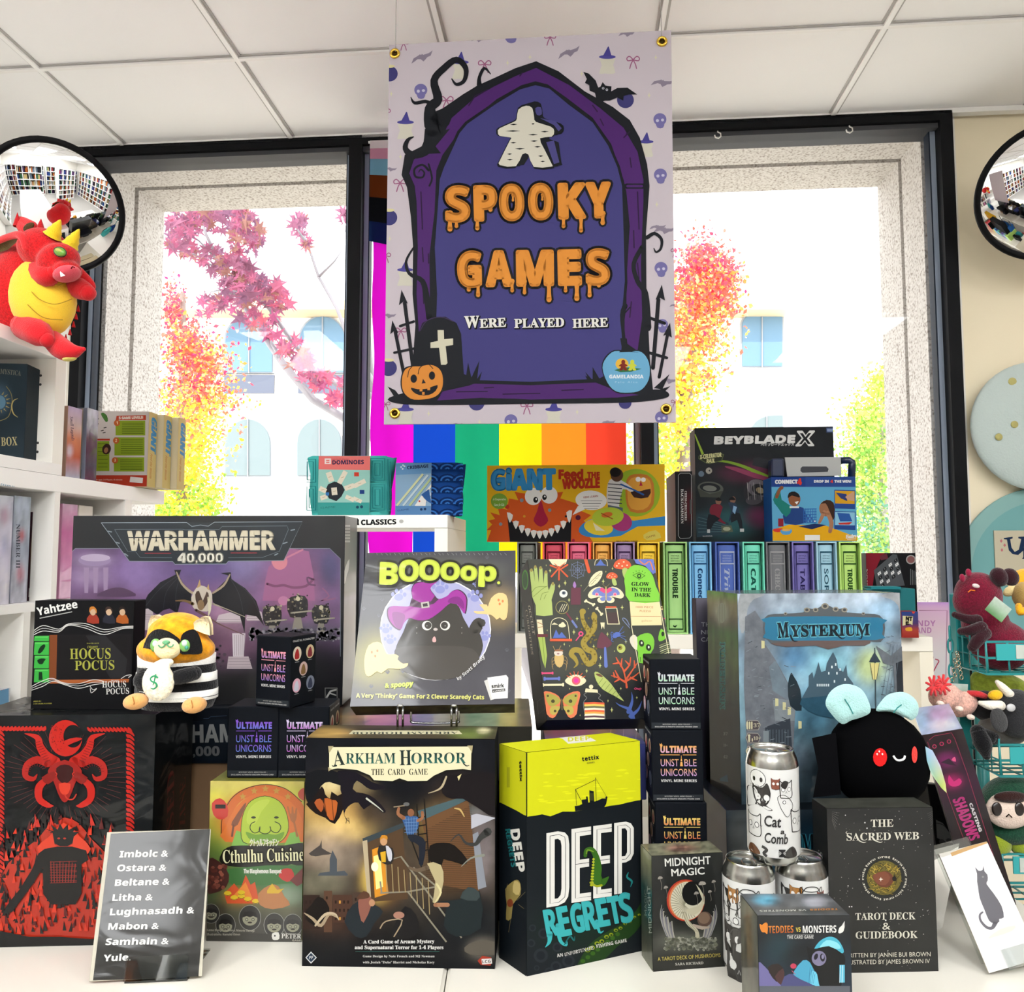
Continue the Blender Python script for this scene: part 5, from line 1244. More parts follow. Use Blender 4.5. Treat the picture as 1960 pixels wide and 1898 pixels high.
# ======== mushroom tarot deck
b=stand((1250,1859),(1387,1849),TZ,1638,.035)
Pl=onz(1229,1828,TZ);D=Pl-b.O;D.z=0;b=Box(b.O,b.U,b.V,D)
o=carton('card_deck_box','small dark tarot box with a crescent moon made of mushroom gills','box',b,'2a2c28','wrap')
A=Art(b.front,1200,1500,4.4545)
A.G(20,30,[(0,'2c2d2b'),(.3,'1c1d1c'),(.6,'222320'),(.8,'3a3b35'),(.9,'2c2c28'),(1,'262622')],[(480,1340,200,60,'6a6c60',.6)],noise_amp=.3)
rs=random.Random(3)
for x0,s in((290,1),(760,-1)):
 for k in range(9):X=x0+s*k*12;y=1230+k*12;A.L([(X+s*50,y+60),(X+s*10,y-40),(X-s*5,y-120-20*(k%3)),(X+s*6,y-200+18*k)],[14,12,9,4],('8a8a86','6e6c76','a09c90')[k%3],4)
A.E(500,990,162,178,'b03a26');A.E(506,992,152,168,'c8774a');A.E(512,995,142,162,'c9c4ac')
for k in range(26):
 a=radians(60+k*9.5);A.L([(490,1030),(500+60*cos(a),1010+70*sin(a)),(510+138*cos(a),996+156*sin(a))],[2,4,6],'8a8670',3,cap=False)
A.E(560,930,92,104,'141514');A.P([(585,850),(660,960),(640,1060),(560,1120),(500,1070),(600,1040),(640,980)],'bdb79c',2)
A.L([(480,1090),(520,1180),(590,1250),(600,1320)],[26,34,30,40],'b8b298',4);A.L([(475,1090),(515,1185),(580,1255)],4,'77735e',3);A.L([(495,1090),(535,1180),(600,1260)],4,'8a866e',3)
A.E(660,1150,62,66,'5a463c',20);A.E(655,1140,50,50,'7a6452',20);A.P([(560,1190),(640,1210),(715,1215),(640,1240),(575,1215)],'a89888',2)
for x,y,r in((640,850,30),(590,930,20),(738,830,17),(705,915,16),(282,800,20),(330,880,18)):A.P([(x-r,y+10),(x-r*.5,y-r*.7),(x+r*.7,y-r*.6),(x+r,y+4)],'9a948a',2);A.L([(x,y+6),(x+12,y+60),(x+8,y+r*5)],5,'6a665e',3)
A.dots(240,320,1310,760,1410,(6,20),['8a8c7c','70725f','9a9a8a','5c5e50'],6)
A.split('cover_art','wrapflat',o)
A.T('MIDNIGHT',324,700,712,678,66,'e2e2da',bold=1.5);A.T('MAGIC',380,784,660,766,60,'e2e2da',bold=1.5)
A.T('A TAROT DECK OF MUSHROOMS',262,1506,796,1470,32,'c9b95a','mo');A.T('SARA RICHARD',412,1544,650,1532,22,'c8c6ba','sb')
A.done('title_lettering','wrapflat',o)
A=Art(b.left,1200,1500,4.4545);A.G(8,24,[(0,'8a8c66'),(.2,'6a6c58'),(.35,'20403c'),(.6,'24302c'),(.8,'44463c'),(1,'70705c')],noise_amp=.7);A.T('MIDNIGHT',215,1270,200,870,26,'a8aca0');A.T('MAGIC',172,1120,170,900,20,'7a8478');A.done('side_print','wrap',o)
A=Art(b.top,1200,1500,4.4545);A.G(20,8,'7c7c66',[(460,550,120,30,'8c4a50',.6)],noise_amp=1.3,nsc=12);A.done('top_print','wrap',o)
# ======== three drinks cans
def can(name,label,cx,ybot,Y,z0,seed,top=False,face_to=0.0):
 c=at(cx,ybot,Y);c.z=z0;r=.0325;h=.139
 o=thing('drinks_can',label,'can',c,'white cans with cat drawings')
 body=[(.0001,.004),(r*.72,.003),(r*.78,0),(r*.84,.001),(r*.93,.006),(r,.012)]
 m=MB();m.lathe(c,body,'b8bab8',40);m.build('can_base','metal',o,smooth=True)
 m=MB();m.lathe(c,[(r,.012),(r+.0002,.014),(r+.0002,h-.022),(r,h-.020)],'e8e8e4',48);m.build('label_band','gloss',o,smooth=True)
 m=MB();m.lathe(c,[(r,h-.020),(r*.985,h-.016),(r*.93,h-.009),(r*.85,h-.003),(r*.845,h),(r*.815,h+.0005),(r*.80,h-.002),(r*.78,h-.005),(.0001,h-.005)],'b8b8b2',40)
 m.build('can_top','metal',o,smooth=True)
 m=MB();t=c+Vector((0,-.004,h-.0042));m.tube([t+Vector((.008*cos(a),.014*sin(a),0))for a in[2*pi*k/18 for k in range(18)]],.0011,'c8c8c4',6,closed=True);m.build('pull_ring','metal',o,smooth=True)
 class Wrap:
  pass
 g=MB();rs=random.Random(seed);lay=[0]
 def W_(u,v):
  a=-pi/2-.32+face_to+u/r;q=r+.0004+lay[0]*1e-5
  return c+Vector((q*cos(a),q*sin(a),v))
 def poly(pts,col,sm=3):
  lay[0]+=1;q=catmull(pts,True,sm)if sm else pts
  g.add([W_(*p)for p in q],[tuple(range(len(q)))],col)
 def line(pts,w,col='1a1816',sm=4):
  lay[0]+=1;q=catmull(pts,False,sm)if sm else pts;V=[];m_=len(q)
  for i in range(m_):
   a,b_=q[max(0,i-1)],q[min(m_-1,i+1)];dx,dy=b_[0]-a[0],b_[1]-a[1];L_=sqrt(dx*dx+dy*dy)or 1
   V+=[W_(q[i][0]-dy/L_*w/2,q[i][1]+dx/L_*w/2),W_(q[i][0]+dy/L_*w/2,q[i][1]-dx/L_*w/2)]
  g.add(V,[(2*i,2*i+1,2*i+3,2*i+2)for i in range(m_-1)],col)
 def circ(x,y,rx,ry,col):poly([(x+rx*cos(k*pi/8),y+ry*sin(k*pi/8))for k in range(16)],col,0)
 def cat_(x,y,s,body_,eye='f4f4f0',skull_=False):
  pts=[(x-.008*s,y-.014*s),(x-.009*s,y),(x-.009*s,y+.009*s),(x-.005*s,y+.006*s),(x+.005*s,y+.006*s),(x+.009*s,y+.009*s),(x+.009*s,y),(x+.008*s,y-.014*s)]
  if body_:poly([((a-x)*1.08+x,(b_-y)*1.08+y)for a,b_ in pts],'1a1816',2);poly(pts,body_,2)
  else:line(pts+[pts[0]],.0010)
  if skull_:circ(x,y+.008*s,.0085*s,.008*s,'1a1816');circ(x,y+.008*s,.0078*s,.0073*s,'f2f2ee');[circ(x+e*.0032*s,y+.007*s,.0018*s,.0026*s,'1a1816')for e in(-1,1)];[line([(x+k*.0015*s,y+.0015*s),(x+k*.0015*s,y+.003*s)],.0005)for k in(-1,0,1)]
  for e in(-1,1):circ(x+e*.0045*s,y-.003*s,.0028*s,.003*s,'1a1816' if body_ is None or eye!='f4f4f0' else 'f4f4f0');circ(x+e*.0045*s,y-.003*s,.0022*s,.0024*s,eye)
  line([(x-.001*s,y-.008*s),(x,y-.005*s),(x+.001*s,y-.008*s)],.0005,'f4f4f0' if body_ in('1a1816',)else '1a1816',0)
 if top:
  poly([(-.040,.090),(-.026,.094),(-.018,.085),(-.008,.075),(.000,.070),(-.006,.069),(-.018,.074),(-.030,.070),(-.040,.068)],'1a1816')
  circ(-.019,.106,.0118,.0108,'1a1816');circ(-.019,.106,.0110,.0100,'f4f4f0');circ(-.0235,.105,.0020,.0030,'1a1816');circ(-.0135,.105,.0020,.0030,'1a1816');[line([(-.021+k_*.002,.0955),(-.021+k_*.002,.098)],.0005)for k_ in range(3)];poly([(-.026,.099),(-.022,.096),(-.012,.096),(-.006,.102),(-.002,.090),(-.005,.078),(-.013,.073),(-.022,.078),(-.026,.088)],'1a1816');circ(-.018,.084,.0036,.0038,'f4f4f0');circ(-.007,.084,.0036,.0038,'f4f4f0');line([(-.0135,.079),(-.0125,.083),(-.0115,.079)],.0005,'f4f4f0',0);cat_(.004,.104,.55,'8a4a34');cat_(.017,.098,.9,None);cat_(-.026,.052,1.2,None);cat_(.034,.06,1.2,None);poly([(.010,.100),(.014,.106),(.020,.104),(.016,.096)],'1a1816')
  line([(.010,.072),(.006,.086),(.016,.088),(.026,.076),(.018,.062),(.010,.072)],.0006);circ(.014,.080,.0022,.0022,'1a1816');circ(.014,.080,.0016,.0016,'f0f0ec')
  poly([(-.036,.013),(-.034,.022),(-.026,.024),(-.018,.018),(-.018,.013)],'6a4428');poly([(.012,.013),(.016,.022),(.024,.026),(.030,.020),(.030,.013)],'1a1816');line([(-.014,.024),(-.008,.021),(-.012,.016),(-.008,.013)],.0035)
 else:
  cat_(-.026,.098,1.4,'1a1816');cat_(-.019,.105,.8,'b0793a');cat_(.000,.098,1.5,None);cat_(.012,.102,.55,'8a3a2c');cat_(.026,.092,1.4,None);cat_(-.022,.076,1.5,None);cat_(-.020,.054,1.6,'3a3532');cat_(-.012,.024,1.9,'1a1816');cat_(.016,.04,1.6,'b0793a');cat_(.02,.07,1.3,'1a1816')
  line([(-.012,.104),(-.006,.112),(.006,.112),(.012,.104)],.0011);line([(-.036,.078),(-.02,.068),(-.004,.07)],.0005);poly([(-.024,.058),(-.010,.062),(-.008,.048),(-.022,.044)],'3a3532')
 for k in range(5):x=rs.uniform(-.03,.03);y=rs.uniform(.03,.11);line([(x-.0015,y+.001),(x,y-.001),(x+.0015,y+.001)],.0004)
 g.build('label_drawings','gloss',o)
 if top:
  g=MB();lay[0]=60
  for t,u0,u1,v,hh in(('Cat',-.011,.009,.050,.013),('a',.008,.013,.042,.006),('Comb',-.011,.017,.030,.012)):
   V,Fs,E_=text_mesh(t,'',.018,3,1.0);xa,xb=V[:,0].min(),V[:,0].max()
   g.add([W_(u0+(p[0]-xa)/(xb-xa)*(u1-u0)+p[1]*.002,v+p[1]/.7*hh)for p in V],Fs,'161616')
  q=[(.006,.014),(.014,.014),(.014,.023),(.006,.023)];g.add([W_(*p)for p in q],[(0,1,2,3)],'161616');lay[0]=62
  for k in range(3):g.add([W_(.006,.016+k*.002),W_(.0095,.0185+k*.0002),W_(.006,.017+k*.002)],[(0,1,2)],'e8e8e4');g.add([W_(.014,.016+k*.002),W_(.0105,.0185+k*.0002),W_(.014,.017+k*.002)],[(0,1,2)],'e8e8e4')
  g.build('lettering','gloss',o)
 return o
YC=1.035
can('a','lower left of the three white cat-drawing cans',1435,1810,YC,TZ,1)
can('b','lower right of the three white cat-drawing cans, beside the dark tarot box',1537,1810,YC+.01,TZ,2,face_to=.35)
can('c','white can with large handwritten lettering, balanced on top of two others',1482,1660,YC-.002,TZ+.1395,3,top=True)
# ======== bears and monsters card game
b=upright(Vector((at(1450,1750,.885).x,.885,TZ)),Vector((.1005,0,0)),1752,.112)
b=Box(b.O,b.U,b.V,Vector((-.003,.054,0)))
o=carton('card_game_box','small cube-shaped box in film with orange and white lettering and a black furry monster','box',b,'3a3c3a','wrap')
A=Art(b.front,1200,1500,4.4545)
A.G(26,30,[(0,'2a2c2e'),(.15,'1f2226'),(.4,'1d2a36'),(.7,'2a3444'),(1,'2a2f3c')],[(1300,1400,120,120,'1f3c44',.7),(1500,1450,140,90,'15181c',.8)],noise_amp=.3)
A.P([(1100,1520),(1180,1560),(1260,1660),(1340,1773),(1100,1790)],'6f6a9c',2);A.P([(1200,1560),(1290,1530),(1340,1600),(1300,1690),(1240,1650)],'2c2220',2);A.P([(1260,1640),(1330,1570),(1340,1650),(1310,1710)],'4a3030',2)
A.P([(1340,1640),(1440,1620),(1560,1690),(1620,1790),(1330,1790)],'4a4c78',2)
A.P([(1420,1600),(1500,1500),(1560,1520),(1600,1600),(1680,1700),(1660,1730),(1540,1690),(1440,1640)],'4aa0c0',2);A.P([(1580,1590),(1640,1630),(1686,1700),(1670,1728),(1560,1700)],'6ac4e0',2)
for k in range(4):A.L([(1560+k*14,1560+k*20),(1550+k*12,1700)],3,'2a6a88',cap=False)
A.E(1418,1550,26,22,'c0405a');A.L([(1405,1590),(1435,1620)],5,'c05070')
A.P([(1590,1420),(1640,1340),(1720,1300),(1790,1320),(1838,1390),(1840,1440),(1740,1430),(1640,1440)],'4ab0c8',3);A.P([(1640,1400),(1700,1330),(1790,1350),(1820,1400),(1740,1400)],'8ad8e4',3)
A.P([(1530,1380),(1560,1400),(1620,1400),(1720,1380),(1830,1440),(1860,1500),(1830,1700),(1790,1773),(1660,1773),(1620,1620),(1560,1520),(1540,1440)],'0e1013',2);A.R(1810,1540,1855,1690,'5ab8d4');A.L([(1820,1545),(1812,1690)],4,'e8f4f8');A.L([(1838,1545),(1832,1690)],4,'e8f4f8')
A.E(1636,1484,62,64,'7d7896');A.E(1610,1470,16,28,'1c1a24',20);A.E(1665,1478,20,34,'1c1a24',-10);A.E(1668,1470,11,20,'8a86a4')
A.R(1090,1720,1900,1800,'5c6068');
A.split('cover_art','wrapflat',o)
A.T('TEDDIES',1206,1270,1418,1266,60,'e08a34','ss',c2='a8501c');A.T('VS',1440,1258,1480,1256,36,'d8c24a','ss');A.T('MONSTERS',1498,1268,1784,1264,60,'ecebe6','ss')
A.P([(1130,1190),(1150,1200),(1175,1180),(1198,1190),(1196,1275),(1175,1262),(1150,1260),(1135,1230)],'d8822c',2);A.P([(1800,1265),(1808,1225),(1830,1205),(1855,1165),(1850,1220),(1858,1190),(1846,1250),(1820,1270)],'e4e4de',2)
A.T('THE CARD GAME',1364,1318,1590,1316,28,'c8c8c4','ss');A.L([(1366,1285),(1590,1283)],2,'c8c8c4',cap=False)
A.done('title_lettering','wrapflat',o)
A=Art(b.top,1200,1500,4.4545);A.G(24,10,'5a5c5e',[(1180,990,90,40,'5ab0d0',.9),(1600,1010,90,40,'b8b8c0',.9),(1500,1080,400,22,'3a3830',.8)],noise_amp=.6)
A.T('TEDDIES',1800,1062,1560,1068,14,'c8823a','ss');A.T('VS MONSTERS',1530,1070,1130,1078,14,'b8bab0','ss');A.done('top_print','wrap',o)
A=Art(b.left);A.uv();A.G(8,20,[(0,'6c6e64'),(.5,'504e46'),(1,'7a7868')],[(.5,.25,.2,.2,'8a6a3a',.5)],noise_amp=.9);A.done('side_print','wrap',o)
# ======== starry tarot box
b=stand((1591,1862),(1796,1858),TZ,1547,.072)
Pl=Vector((-.003,.040,0));b=Box(b.O,b.U,b.V,Pl)
SW=b
o=carton('card_deck_box','tall black tarot box sprinkled with stars around a golden eye in a ring of letters','box',b,'2c2d2b','wrap')
A=Art(b.front,1540,1480,4.5405)
A.G(22,34,[(0,'2c2c2b'),(.3,'242423'),(.68,'2a2a28'),(.70,'51514a'),(1,'4c4c45')],[],noise_amp=.1)
A.G(30,40,[(0,'2e2e2d'),(.5,'262625'),(1,'2b2b29')],[],noise_amp=.12)
A.dots(150,240,310,1120,1700,(1.5,4),['b8b8ae','8a8a84','d8d8d0'],7);A.dots(8,260,330,1110,1500,(5,7),['e0e0da'],17)
A.E(690,905,172,165,'20231f');A.E(690,905,150,150,'6f6428')
rs=random.Random(2)
for i in range(160):
 a=rs.uniform(0,2*pi);r0=rs.uniform(60,138);A.L([(690+r0*cos(a),905+r0*sin(a)),(690+(r0+25)*cos(a+rs.uniform(-.5,.5)),905+(r0+18)*sin(a+rs.uniform(-.4,.4)))],4,rs.choice(['b89a34','3a3418','8a7428','c8ac48','2a2414']),cap=False)
A.E(690,915,78,70,'6a3826');A.P([(590,880),(690,845),(740,900),(700,965),(620,950)],'7c4630',2);A.E(775,910,18,22,'181410')
A.P([(640,915),(655,910),(658,895),(662,910),(680,915),(662,920),(658,936),(655,920)],'f4f0e0')
for k in range(7):A.L([(235,330+k*12),(300-k*6,340+k*24)],1.5,'8a8a84',cap=False);A.L([(1120,320+k*14),(1060+k*6,350+k*16)],1.5,'6a6a66',cap=False)
A.split('cover_art','wrapflat',o)
CR='dcd8c6'
A.T('THE',572,462,768,458,66,CR,'sb');A.T('SACRED WEB',362,580,990,568,66,CR,'sb')
A.L([(470,580),(505,596),(530,592)],[9,7,3],CR,3);A.L([(600,575),(650,595),(672,588)],[9,7,3],CR,3);A.L([(365,500),(355,512),(375,520)],[3,6,3],CR,3)
A.T('TAROT DECK',438,1268,960,1262,62,CR,'sb');A.T('&',672,1352,740,1350,62,CR,'sb');A.T('GUIDEBOOK',440,1430,978,1424,62,CR,'sb')
A.T('WRITTEN BY JANNIE BUI BROWN',330,1594,1090,1582,38,CR);A.T('ILLUSTRATED BY JAMES BROWN IV',330,1655,1084,1642,38,CR)
ring='tora orat taro rota ator '
def rfn(a0,a1,cx,cy,R,hh):
 return lambda a,b_:(cx+(R+b_*hh)*cos(radians(a0+(a1-a0)*a)),cy+(R*.98+b_*hh)*sin(radians(a0+(a1-a0)*a)))
for t,a0,a1 in(('taro orat tora ',-148,-35),('ator rota taro ',-32,60),('orat tora ',64,128),('ator rota ',134,208)):
 A.T(t.strip(),0,0,1,0,1,CR,'sb',fn=rfn(a0,a1,690,905,180,22))
A.done('title_lettering','wrapflat',o)
A=Art(b.left);A.uv();A.fill('1b1c1b');A.T('SACRED WEB',.35,.30,.35,.62,.3,'9a9a90','sb');A.done('side_print','wrap',o)
A=Art(b.top);A.uv();A.G(16,6,'45463f',[],noise_amp=.8,nsc=12);A.done('top_print','wrap',o)
# ======== open shelf with CLASSICS on its edge
YM2=1.78
c0=at(857,985,YM2);p=c0-W0;CS1,CD0,CTOP=p.dot(WA),p.dot(WN),c0.z
CS0=CS1-.62
cls=thing('shelf_unit','white open shelf with CLASSICS on its top edge, behind the black cat game','shelf',wp((CS0+CS1)/2,CD0,0))
m=MB();m.wbox(CS0,CS1,CD0,CD0+.30,CTOP-.030,CTOP,'f1efe6',0,.001);m.build('top','matte',cls)
for a in(CS0,CS1-.030):
 m=MB();m.wbox(a,a+.030,CD0,CD0+.30,0,CTOP-.0305,'f1eee2');m.build('side_panel','matte',cls)
for z in(.95,.4):
 m=MB();m.wbox(CS0+.031,CS1-.031,CD0+.01,CD0+.29,z,z+.02,'eeebe0');m.build('shelf_board','matte',cls)
A=Art(Face(wp(CS0,CD0,CTOP-.03),WA*(CS1-CS0),Vector((0,0,.03))),560,800,2.8)
A.T('CLASSICS',368,572,555,568,26,'1c1c1c','ss',bold=1.2);A.P([(335,573),(358,573),(355,560),(356,545),(348,536),(340,538),(334,552),(344,550),(340,562)],'1c1c1c');A.E(583,553,12,10,'dcdad2');A.done('label_lettering','satin',cls)
def pouch(name,label,x0,x1,yt,yb,Y,c1,c2,pat,cardx,flap):
 """bundle of patterned cloth with a printed paper sleeve"""
 O=at(x0,yb,Y);Rr=at(x1,yb,Y);z0=CTOP+.0005;wdt=Rr.x-O.x;h=hgt(Vector((O.x,O.y,z0)),yt);d=.07
 o=thing(name,label,'fabric pouch',(O.x+wdt/2,Y+.04,z0))
 nx,nz,ny=26,18,2;V=[];Fs=[]
 prof=lambda t:1+.02*sin(t*9)
 ring=40;rows=16
 for j in range(rows+1):
  v=j/rows;fl=1.0+flap*(v**4)*.10-.10*(1-v)**2
  dz=d*(1-.35*v**2)
  for k in range(ring):
   a=2*pi*k/ring;cx_,sy_=cos(a),sin(a)
   sx=abs(cx_)**.35*(1 if cx_>0 else-1);sy=abs(sy_)**.5*(1 if sy_>0 else-1)
   V.append((O.x+wdt/2+sx*wdt/2*fl+.003*sin(7*v+k),Y+d/2+sy*dz/2,z0+h*v+.003*sin(k*.8)*v))
 for j in range(rows):
  for k in range(ring):a=j*ring+k;b_=j*ring+(k+1)%ring;Fs.append((a,b_,b_+ring,a+ring))
 Fs.append(tuple(range(ring)));Fs.append(tuple(range(rows*ring,(rows+1)*ring)))
 m=MB();m.add(V,Fs,c1);m.build('cloth','cloth',o,smooth=True)
 f=Face(Vector((O.x,Y-.0022,z0)),Vector((wdt,0,0)),Vector((0,0,h)))
 A=Art(f,560,800,2.8);pat(A,c2);A.done('cloth_pattern','cloth',o)
 m=MB();xa,xb=cardx;a_=at(560+xa/2.8,yb,Y-.004);b_=at(560+xb/2.8,yb,Y-.004);a_.z=b_.z=z0
 m.box(a_,b_-a_,Vector((0,0,h*1.0)),Vector((0,.0015,0)),'e8e2d8');sl=m.build('paper_sleeve','satin',o)
 A=Art(Face(a_,b_-a_,Vector((0,0,h))),560,800,2.8)
 return o,A
def maze(A,c):
 for(x0,y0,x1,y1)in((410,210,500,340),(60,215,130,350),(410,350,500,500),(70,360,130,500),(505,215,560,500)):
  n_=3
  for k in range(n_):
   q=k*13+6;A.L([(x0+q,y1-q),(x0+q,y0+q),(x1-q,y0+q),(x1-q,y1-q),(x0+q,y1-q)],6,c,cap=False)if x1-x0>2*q+8 else None
def waves(A,c):
 for x0 in(555,640,740,830,905):
  for y0 in range(240,540,62):
   for k in range(4):A.L([(x0+(48-k*13)*cos(t),y0+34-(34-k*9)*sin(t))for t in[pi*i/8 for i in range(9)]],7,c if k%2==0 else '2c62a8',cap=False)
o,A=pouch('domino_pouch','teal patterned cloth bundle with a coral and mint sleeve reading DOMINOES',586,747,873,984,YM2+.03,'3f9e98','1f6f70',maze,(135,412),.5)
A.fill('9fd4c6');A.P([(120,195),(430,195),(430,278),(120,275)],'f07a74');A.R(120,452,430,520,'3fa49c')
A.P([(175,390),(190,355),(225,340),(262,350),(280,385),(262,420),(235,445),(195,430)],'2b2e33')
for(x0,y0,x1,y1,w)in((192,290,210,340,30),(285,285,250,350,26),(145,375,180,392,26),(150,430,185,418,24),(280,378,330,360,26),(330,365,390,335,24),(285,420,330,440,22),(325,428,370,448,20),(222,372,226,412,30)):A.L([(x0,y0),(x1,y1)],w,'efe4cc',cap=False);A.L([((x0+x1)/2-8,(y0+y1)/2+3),((x0+x1)/2+8,(y0+y1)/2-3)],2,'b08a5a',cap=False)
A.R(330,290,356,312,'d8402c');A.R(360,385,385,406,'1c3c80');A.R(178,398,196,415,'3a7ab8');A.T('GAME',150,486,230,480,10,'2c7a74');A.E(348,477,8,8,'1c4a60');A.E(370,475,8,8,'1c4a60')
A.split('sleeve_print','satin',o);A.T('DOMINOES',214,248,382,246,21,'2c2650','ss',bold=.6);A.R(172,216,206,246,'f8e8e0');A.R(180,224,198,230,'f07a74');A.R(180,234,198,240,'f07a74');A.T('BRIGHT IDEAS',214,225,300,224,7,'a8384a');A.done('title_lettering','satin',o)
o,A=pouch('cribbage_pouch','dark blue wave-patterned cloth bundle with a light blue sleeve reading CRIBBAGE',758,886,886,986,YM2+.035,'123a78','0c2450',waves,(550,742),.2)
A.fill('8eb0cc');A.P([(545,232),(760,228),(760,295),(545,305)],'6a9cc8')
for k in range(5):A.L([(560+k*34,470),(700+k*26,300+k*6)],14,('d8dca8','c8d8dc','b8c890','e8e4cc','c0ccd8')[k],cap=False);A.L([(566+k*34,470),(704+k*26,304+k*6)],3,'6a8aa0',cap=False)
A.P([(655,470),(690,415),(715,440),(712,475)],'f0ece4');A.E(680,445,5,5,'c8302c');A.P([(690,410),(730,380),(745,460),(715,440)],'2a5a98');A.R(545,470,760,520,'5a86b4');A.T('GAME',562,500,625,492,9,'2c4c74');A.E(690,489,7,7,'1c3a60');A.E(710,487,7,7,'1c3a60')
A.split('sleeve_print','satin',o);A.T('CRIBBAGE',615,274,728,264,16,'2a3a5c','ss',bold=.6)
for q in((582,262),(600,258),(590,272),(592,252)):A.E(*q,5,4,'e8eef4')
A.done('title_lettering','satin',o)
# ======== long shelf of book-shaped boxes
YBK=2.05
q0=at(990,1212,YBK)-W0;q1=at(1655,1212,1.97)-W0
BS0,BD0,BZ=q0.dot(WA),q0.dot(WN),q0.z
def bs(px,d=None):
 d=BD0 if d is None else d
 o=W0+WN*d;r=onpl(px,1212,o,WN)-W0;return r.dot(WA)
BZ=1.092;BH=.2345
BEND=bs(1778)
lng=thing('shelf_unit','long cream shelf carrying the row of book-shaped boxes under the right window','shelf',wp(bs(1300),BD0,0))
m=MB();m.wbox(bs(960),BEND,BD0-.02,BD0+.30,BZ-.036,BZ-.0005,'ece6d8',0,.001);m.build('top','matte',lng)
for a in(bs(960),bs(1370),BEND-.032):
 m=MB();m.wbox(a,a+.032,BD0-.019,BD0+.30,0,BZ-.037,'ece4d0');m.build('side_panel','matte',lng)
for z in(.70,.35):
 m=MB();m.wbox(bs(960)+.035,BEND-.035,BD0,BD0+.29,z,z+.02,'efece4');m.build('shelf_board','matte',lng)
books=[(990,1030,'6d7068','4c4f4a','','grey'),(1040,1083,'c8344a','7c1c2c','','crimson red'),(1087,1131,'e05a7a','8c2c48','','rose pink'),(1136,1175,'eaa43c','9a6418','','orange'),(1178,1218,'8f7098','4c3058','','dusty violet'),(1222,1266,'f0c41c','9a7810','','golden yellow'),(1272,1319,'8fc06a','1c3a1c','TROUBLE','leaf green'),(1322,1366,'6aaed8','1c4a7c','Connect 4','sky blue'),(1372,1420,'2c4a9c','b8c4e0','Trivial','navy blue'),(1425,1468,'5cc8a8','14584a','CATCH','mint green'),(1470,1517,'55565a','a8a8a8','CHECKERS','charcoal'),(1520,1563,'5a5098','2a2458','TABOO','purple'),(1567,1608,'8cb8c8','2c5c70','SORRY!','pale blue'),(1611,1655,'a4cc5c','24501c','TROUBLE','lime green')]
for i,(x0,x1,c,c2,t,nm)in enumerate(books):
 c=''.join('%02x'%round(int(c[j:j+2],16)*.9+255*.1)for j in(0,2,4))
 s0,s1=bs(x0),bs(x1)-.002;w=s1-s0;D_=.22;dd_=BD0
 o=thing('book_game_box','%s book-shaped game box standing in the row of coloured ones'%nm if i!=10 else 'charcoal book-shaped game box between the mint and purple ones','game box',wp((s0+s1)/2,dd_,BZ),'book-shaped game boxes in a row')
 if i==13:o['label']='lime green book-shaped game box at the right end of the row'
 if i==6:o['label']='leaf green book-shaped game box left of the sky blue one'
 m=MB();e=.0035;t2=dd_+.004
 for a in(s0,s1-e):m.wbox(a,a+e,dd_,dd_+D_,BZ,BZ+BH,c)
 m.wbox(s0+e,s1-e,dd_,dd_+D_,BZ,BZ+e,c);m.wbox(s0+e,s1-e,dd_,dd_+D_,BZ+BH-e,BZ+BH,c);m.wbox(s0+e,s1-e,dd_+D_-e,dd_+D_,BZ+e,BZ+BH-e,c)
 m.build('slipcase','matte',o)
 m=MB();V=[];Fs=[];n_=14;sc_=(s0+s1)/2;r=w/2-e-.003;z0,z1=BZ+e+.001,BZ+BH-.008
 for z in(z0,z1-.006,z1):
  for k in range(n_+1):
   a=pi*k/n_;kk=1 if z<z1 else .96;V.append(wp(sc_-r*cos(a)*kk,t2+.012-.010*sin(a)*kk,z))
 for j in(0,1):
  for k in range(n_):a=j*(n_+1)+k;Fs.append((a,a+1,a+n_+2,a+n_+1))
 Fs.append(tuple(range(2*(n_+1),3*(n_+1))));m.add(V,Fs,c);m.build('book','matte',o,smooth=False)
 fo=wp(sc_-r*.78,t2+.0012,z0+.006)
 A=Art(Face(fo,WA*r*1.56,Vector((0,0,z1-z0-.02))),base=2e-4);A.uv()
 for(x,y,X,Y_)in((0,.01,1,.03),(0,.16,1,.175),(0,.86,1,.872),(0,.985,1,1)):A.R(x,y,X,Y_,c2)
 for x in(0,.95):A.R(x,.01,x+.05,1,c2)
 for j,tt in enumerate(('VINTAGE','BOOKSHELF','EDITION')):A.T(tt,.2,.075+j*.033,.8,.075+j*.033,.017,c2,'mo')
 A.split('spine_border','satin',o)
 if t:
  hh=.24 if t!='SORRY!' else .32
  A.T(t,.36,.22,.36,.22+min(.6,.075*len(t)+.06),-hh if False else hh,c2,'ss' if t.isupper()else 'bi',bold=.004)if False else None
  L0,L1=.23,(.60 if t in('TROUBLE',)else .75);k_={'TROUBLE':'ss','Connect 4':'ss','Trivial':'bi','CATCH':'ss','CHECKERS':'sb','TABOO':'','SORRY!':''}[t]
  A.T(t,0,0,1,0,1,c2,k_,fn=(lambda a,b_,L0=L0,L1=L1:(.30+.36*b_,L0+(L1-L0)*a)),bold=.003)
  if t=='TROUBLE':A.P([(.3,.94),(.5,.965),(.6,.94),(.45,.975),(.3,.96)],c2)
  A.done('spine_lettering','satin',o)
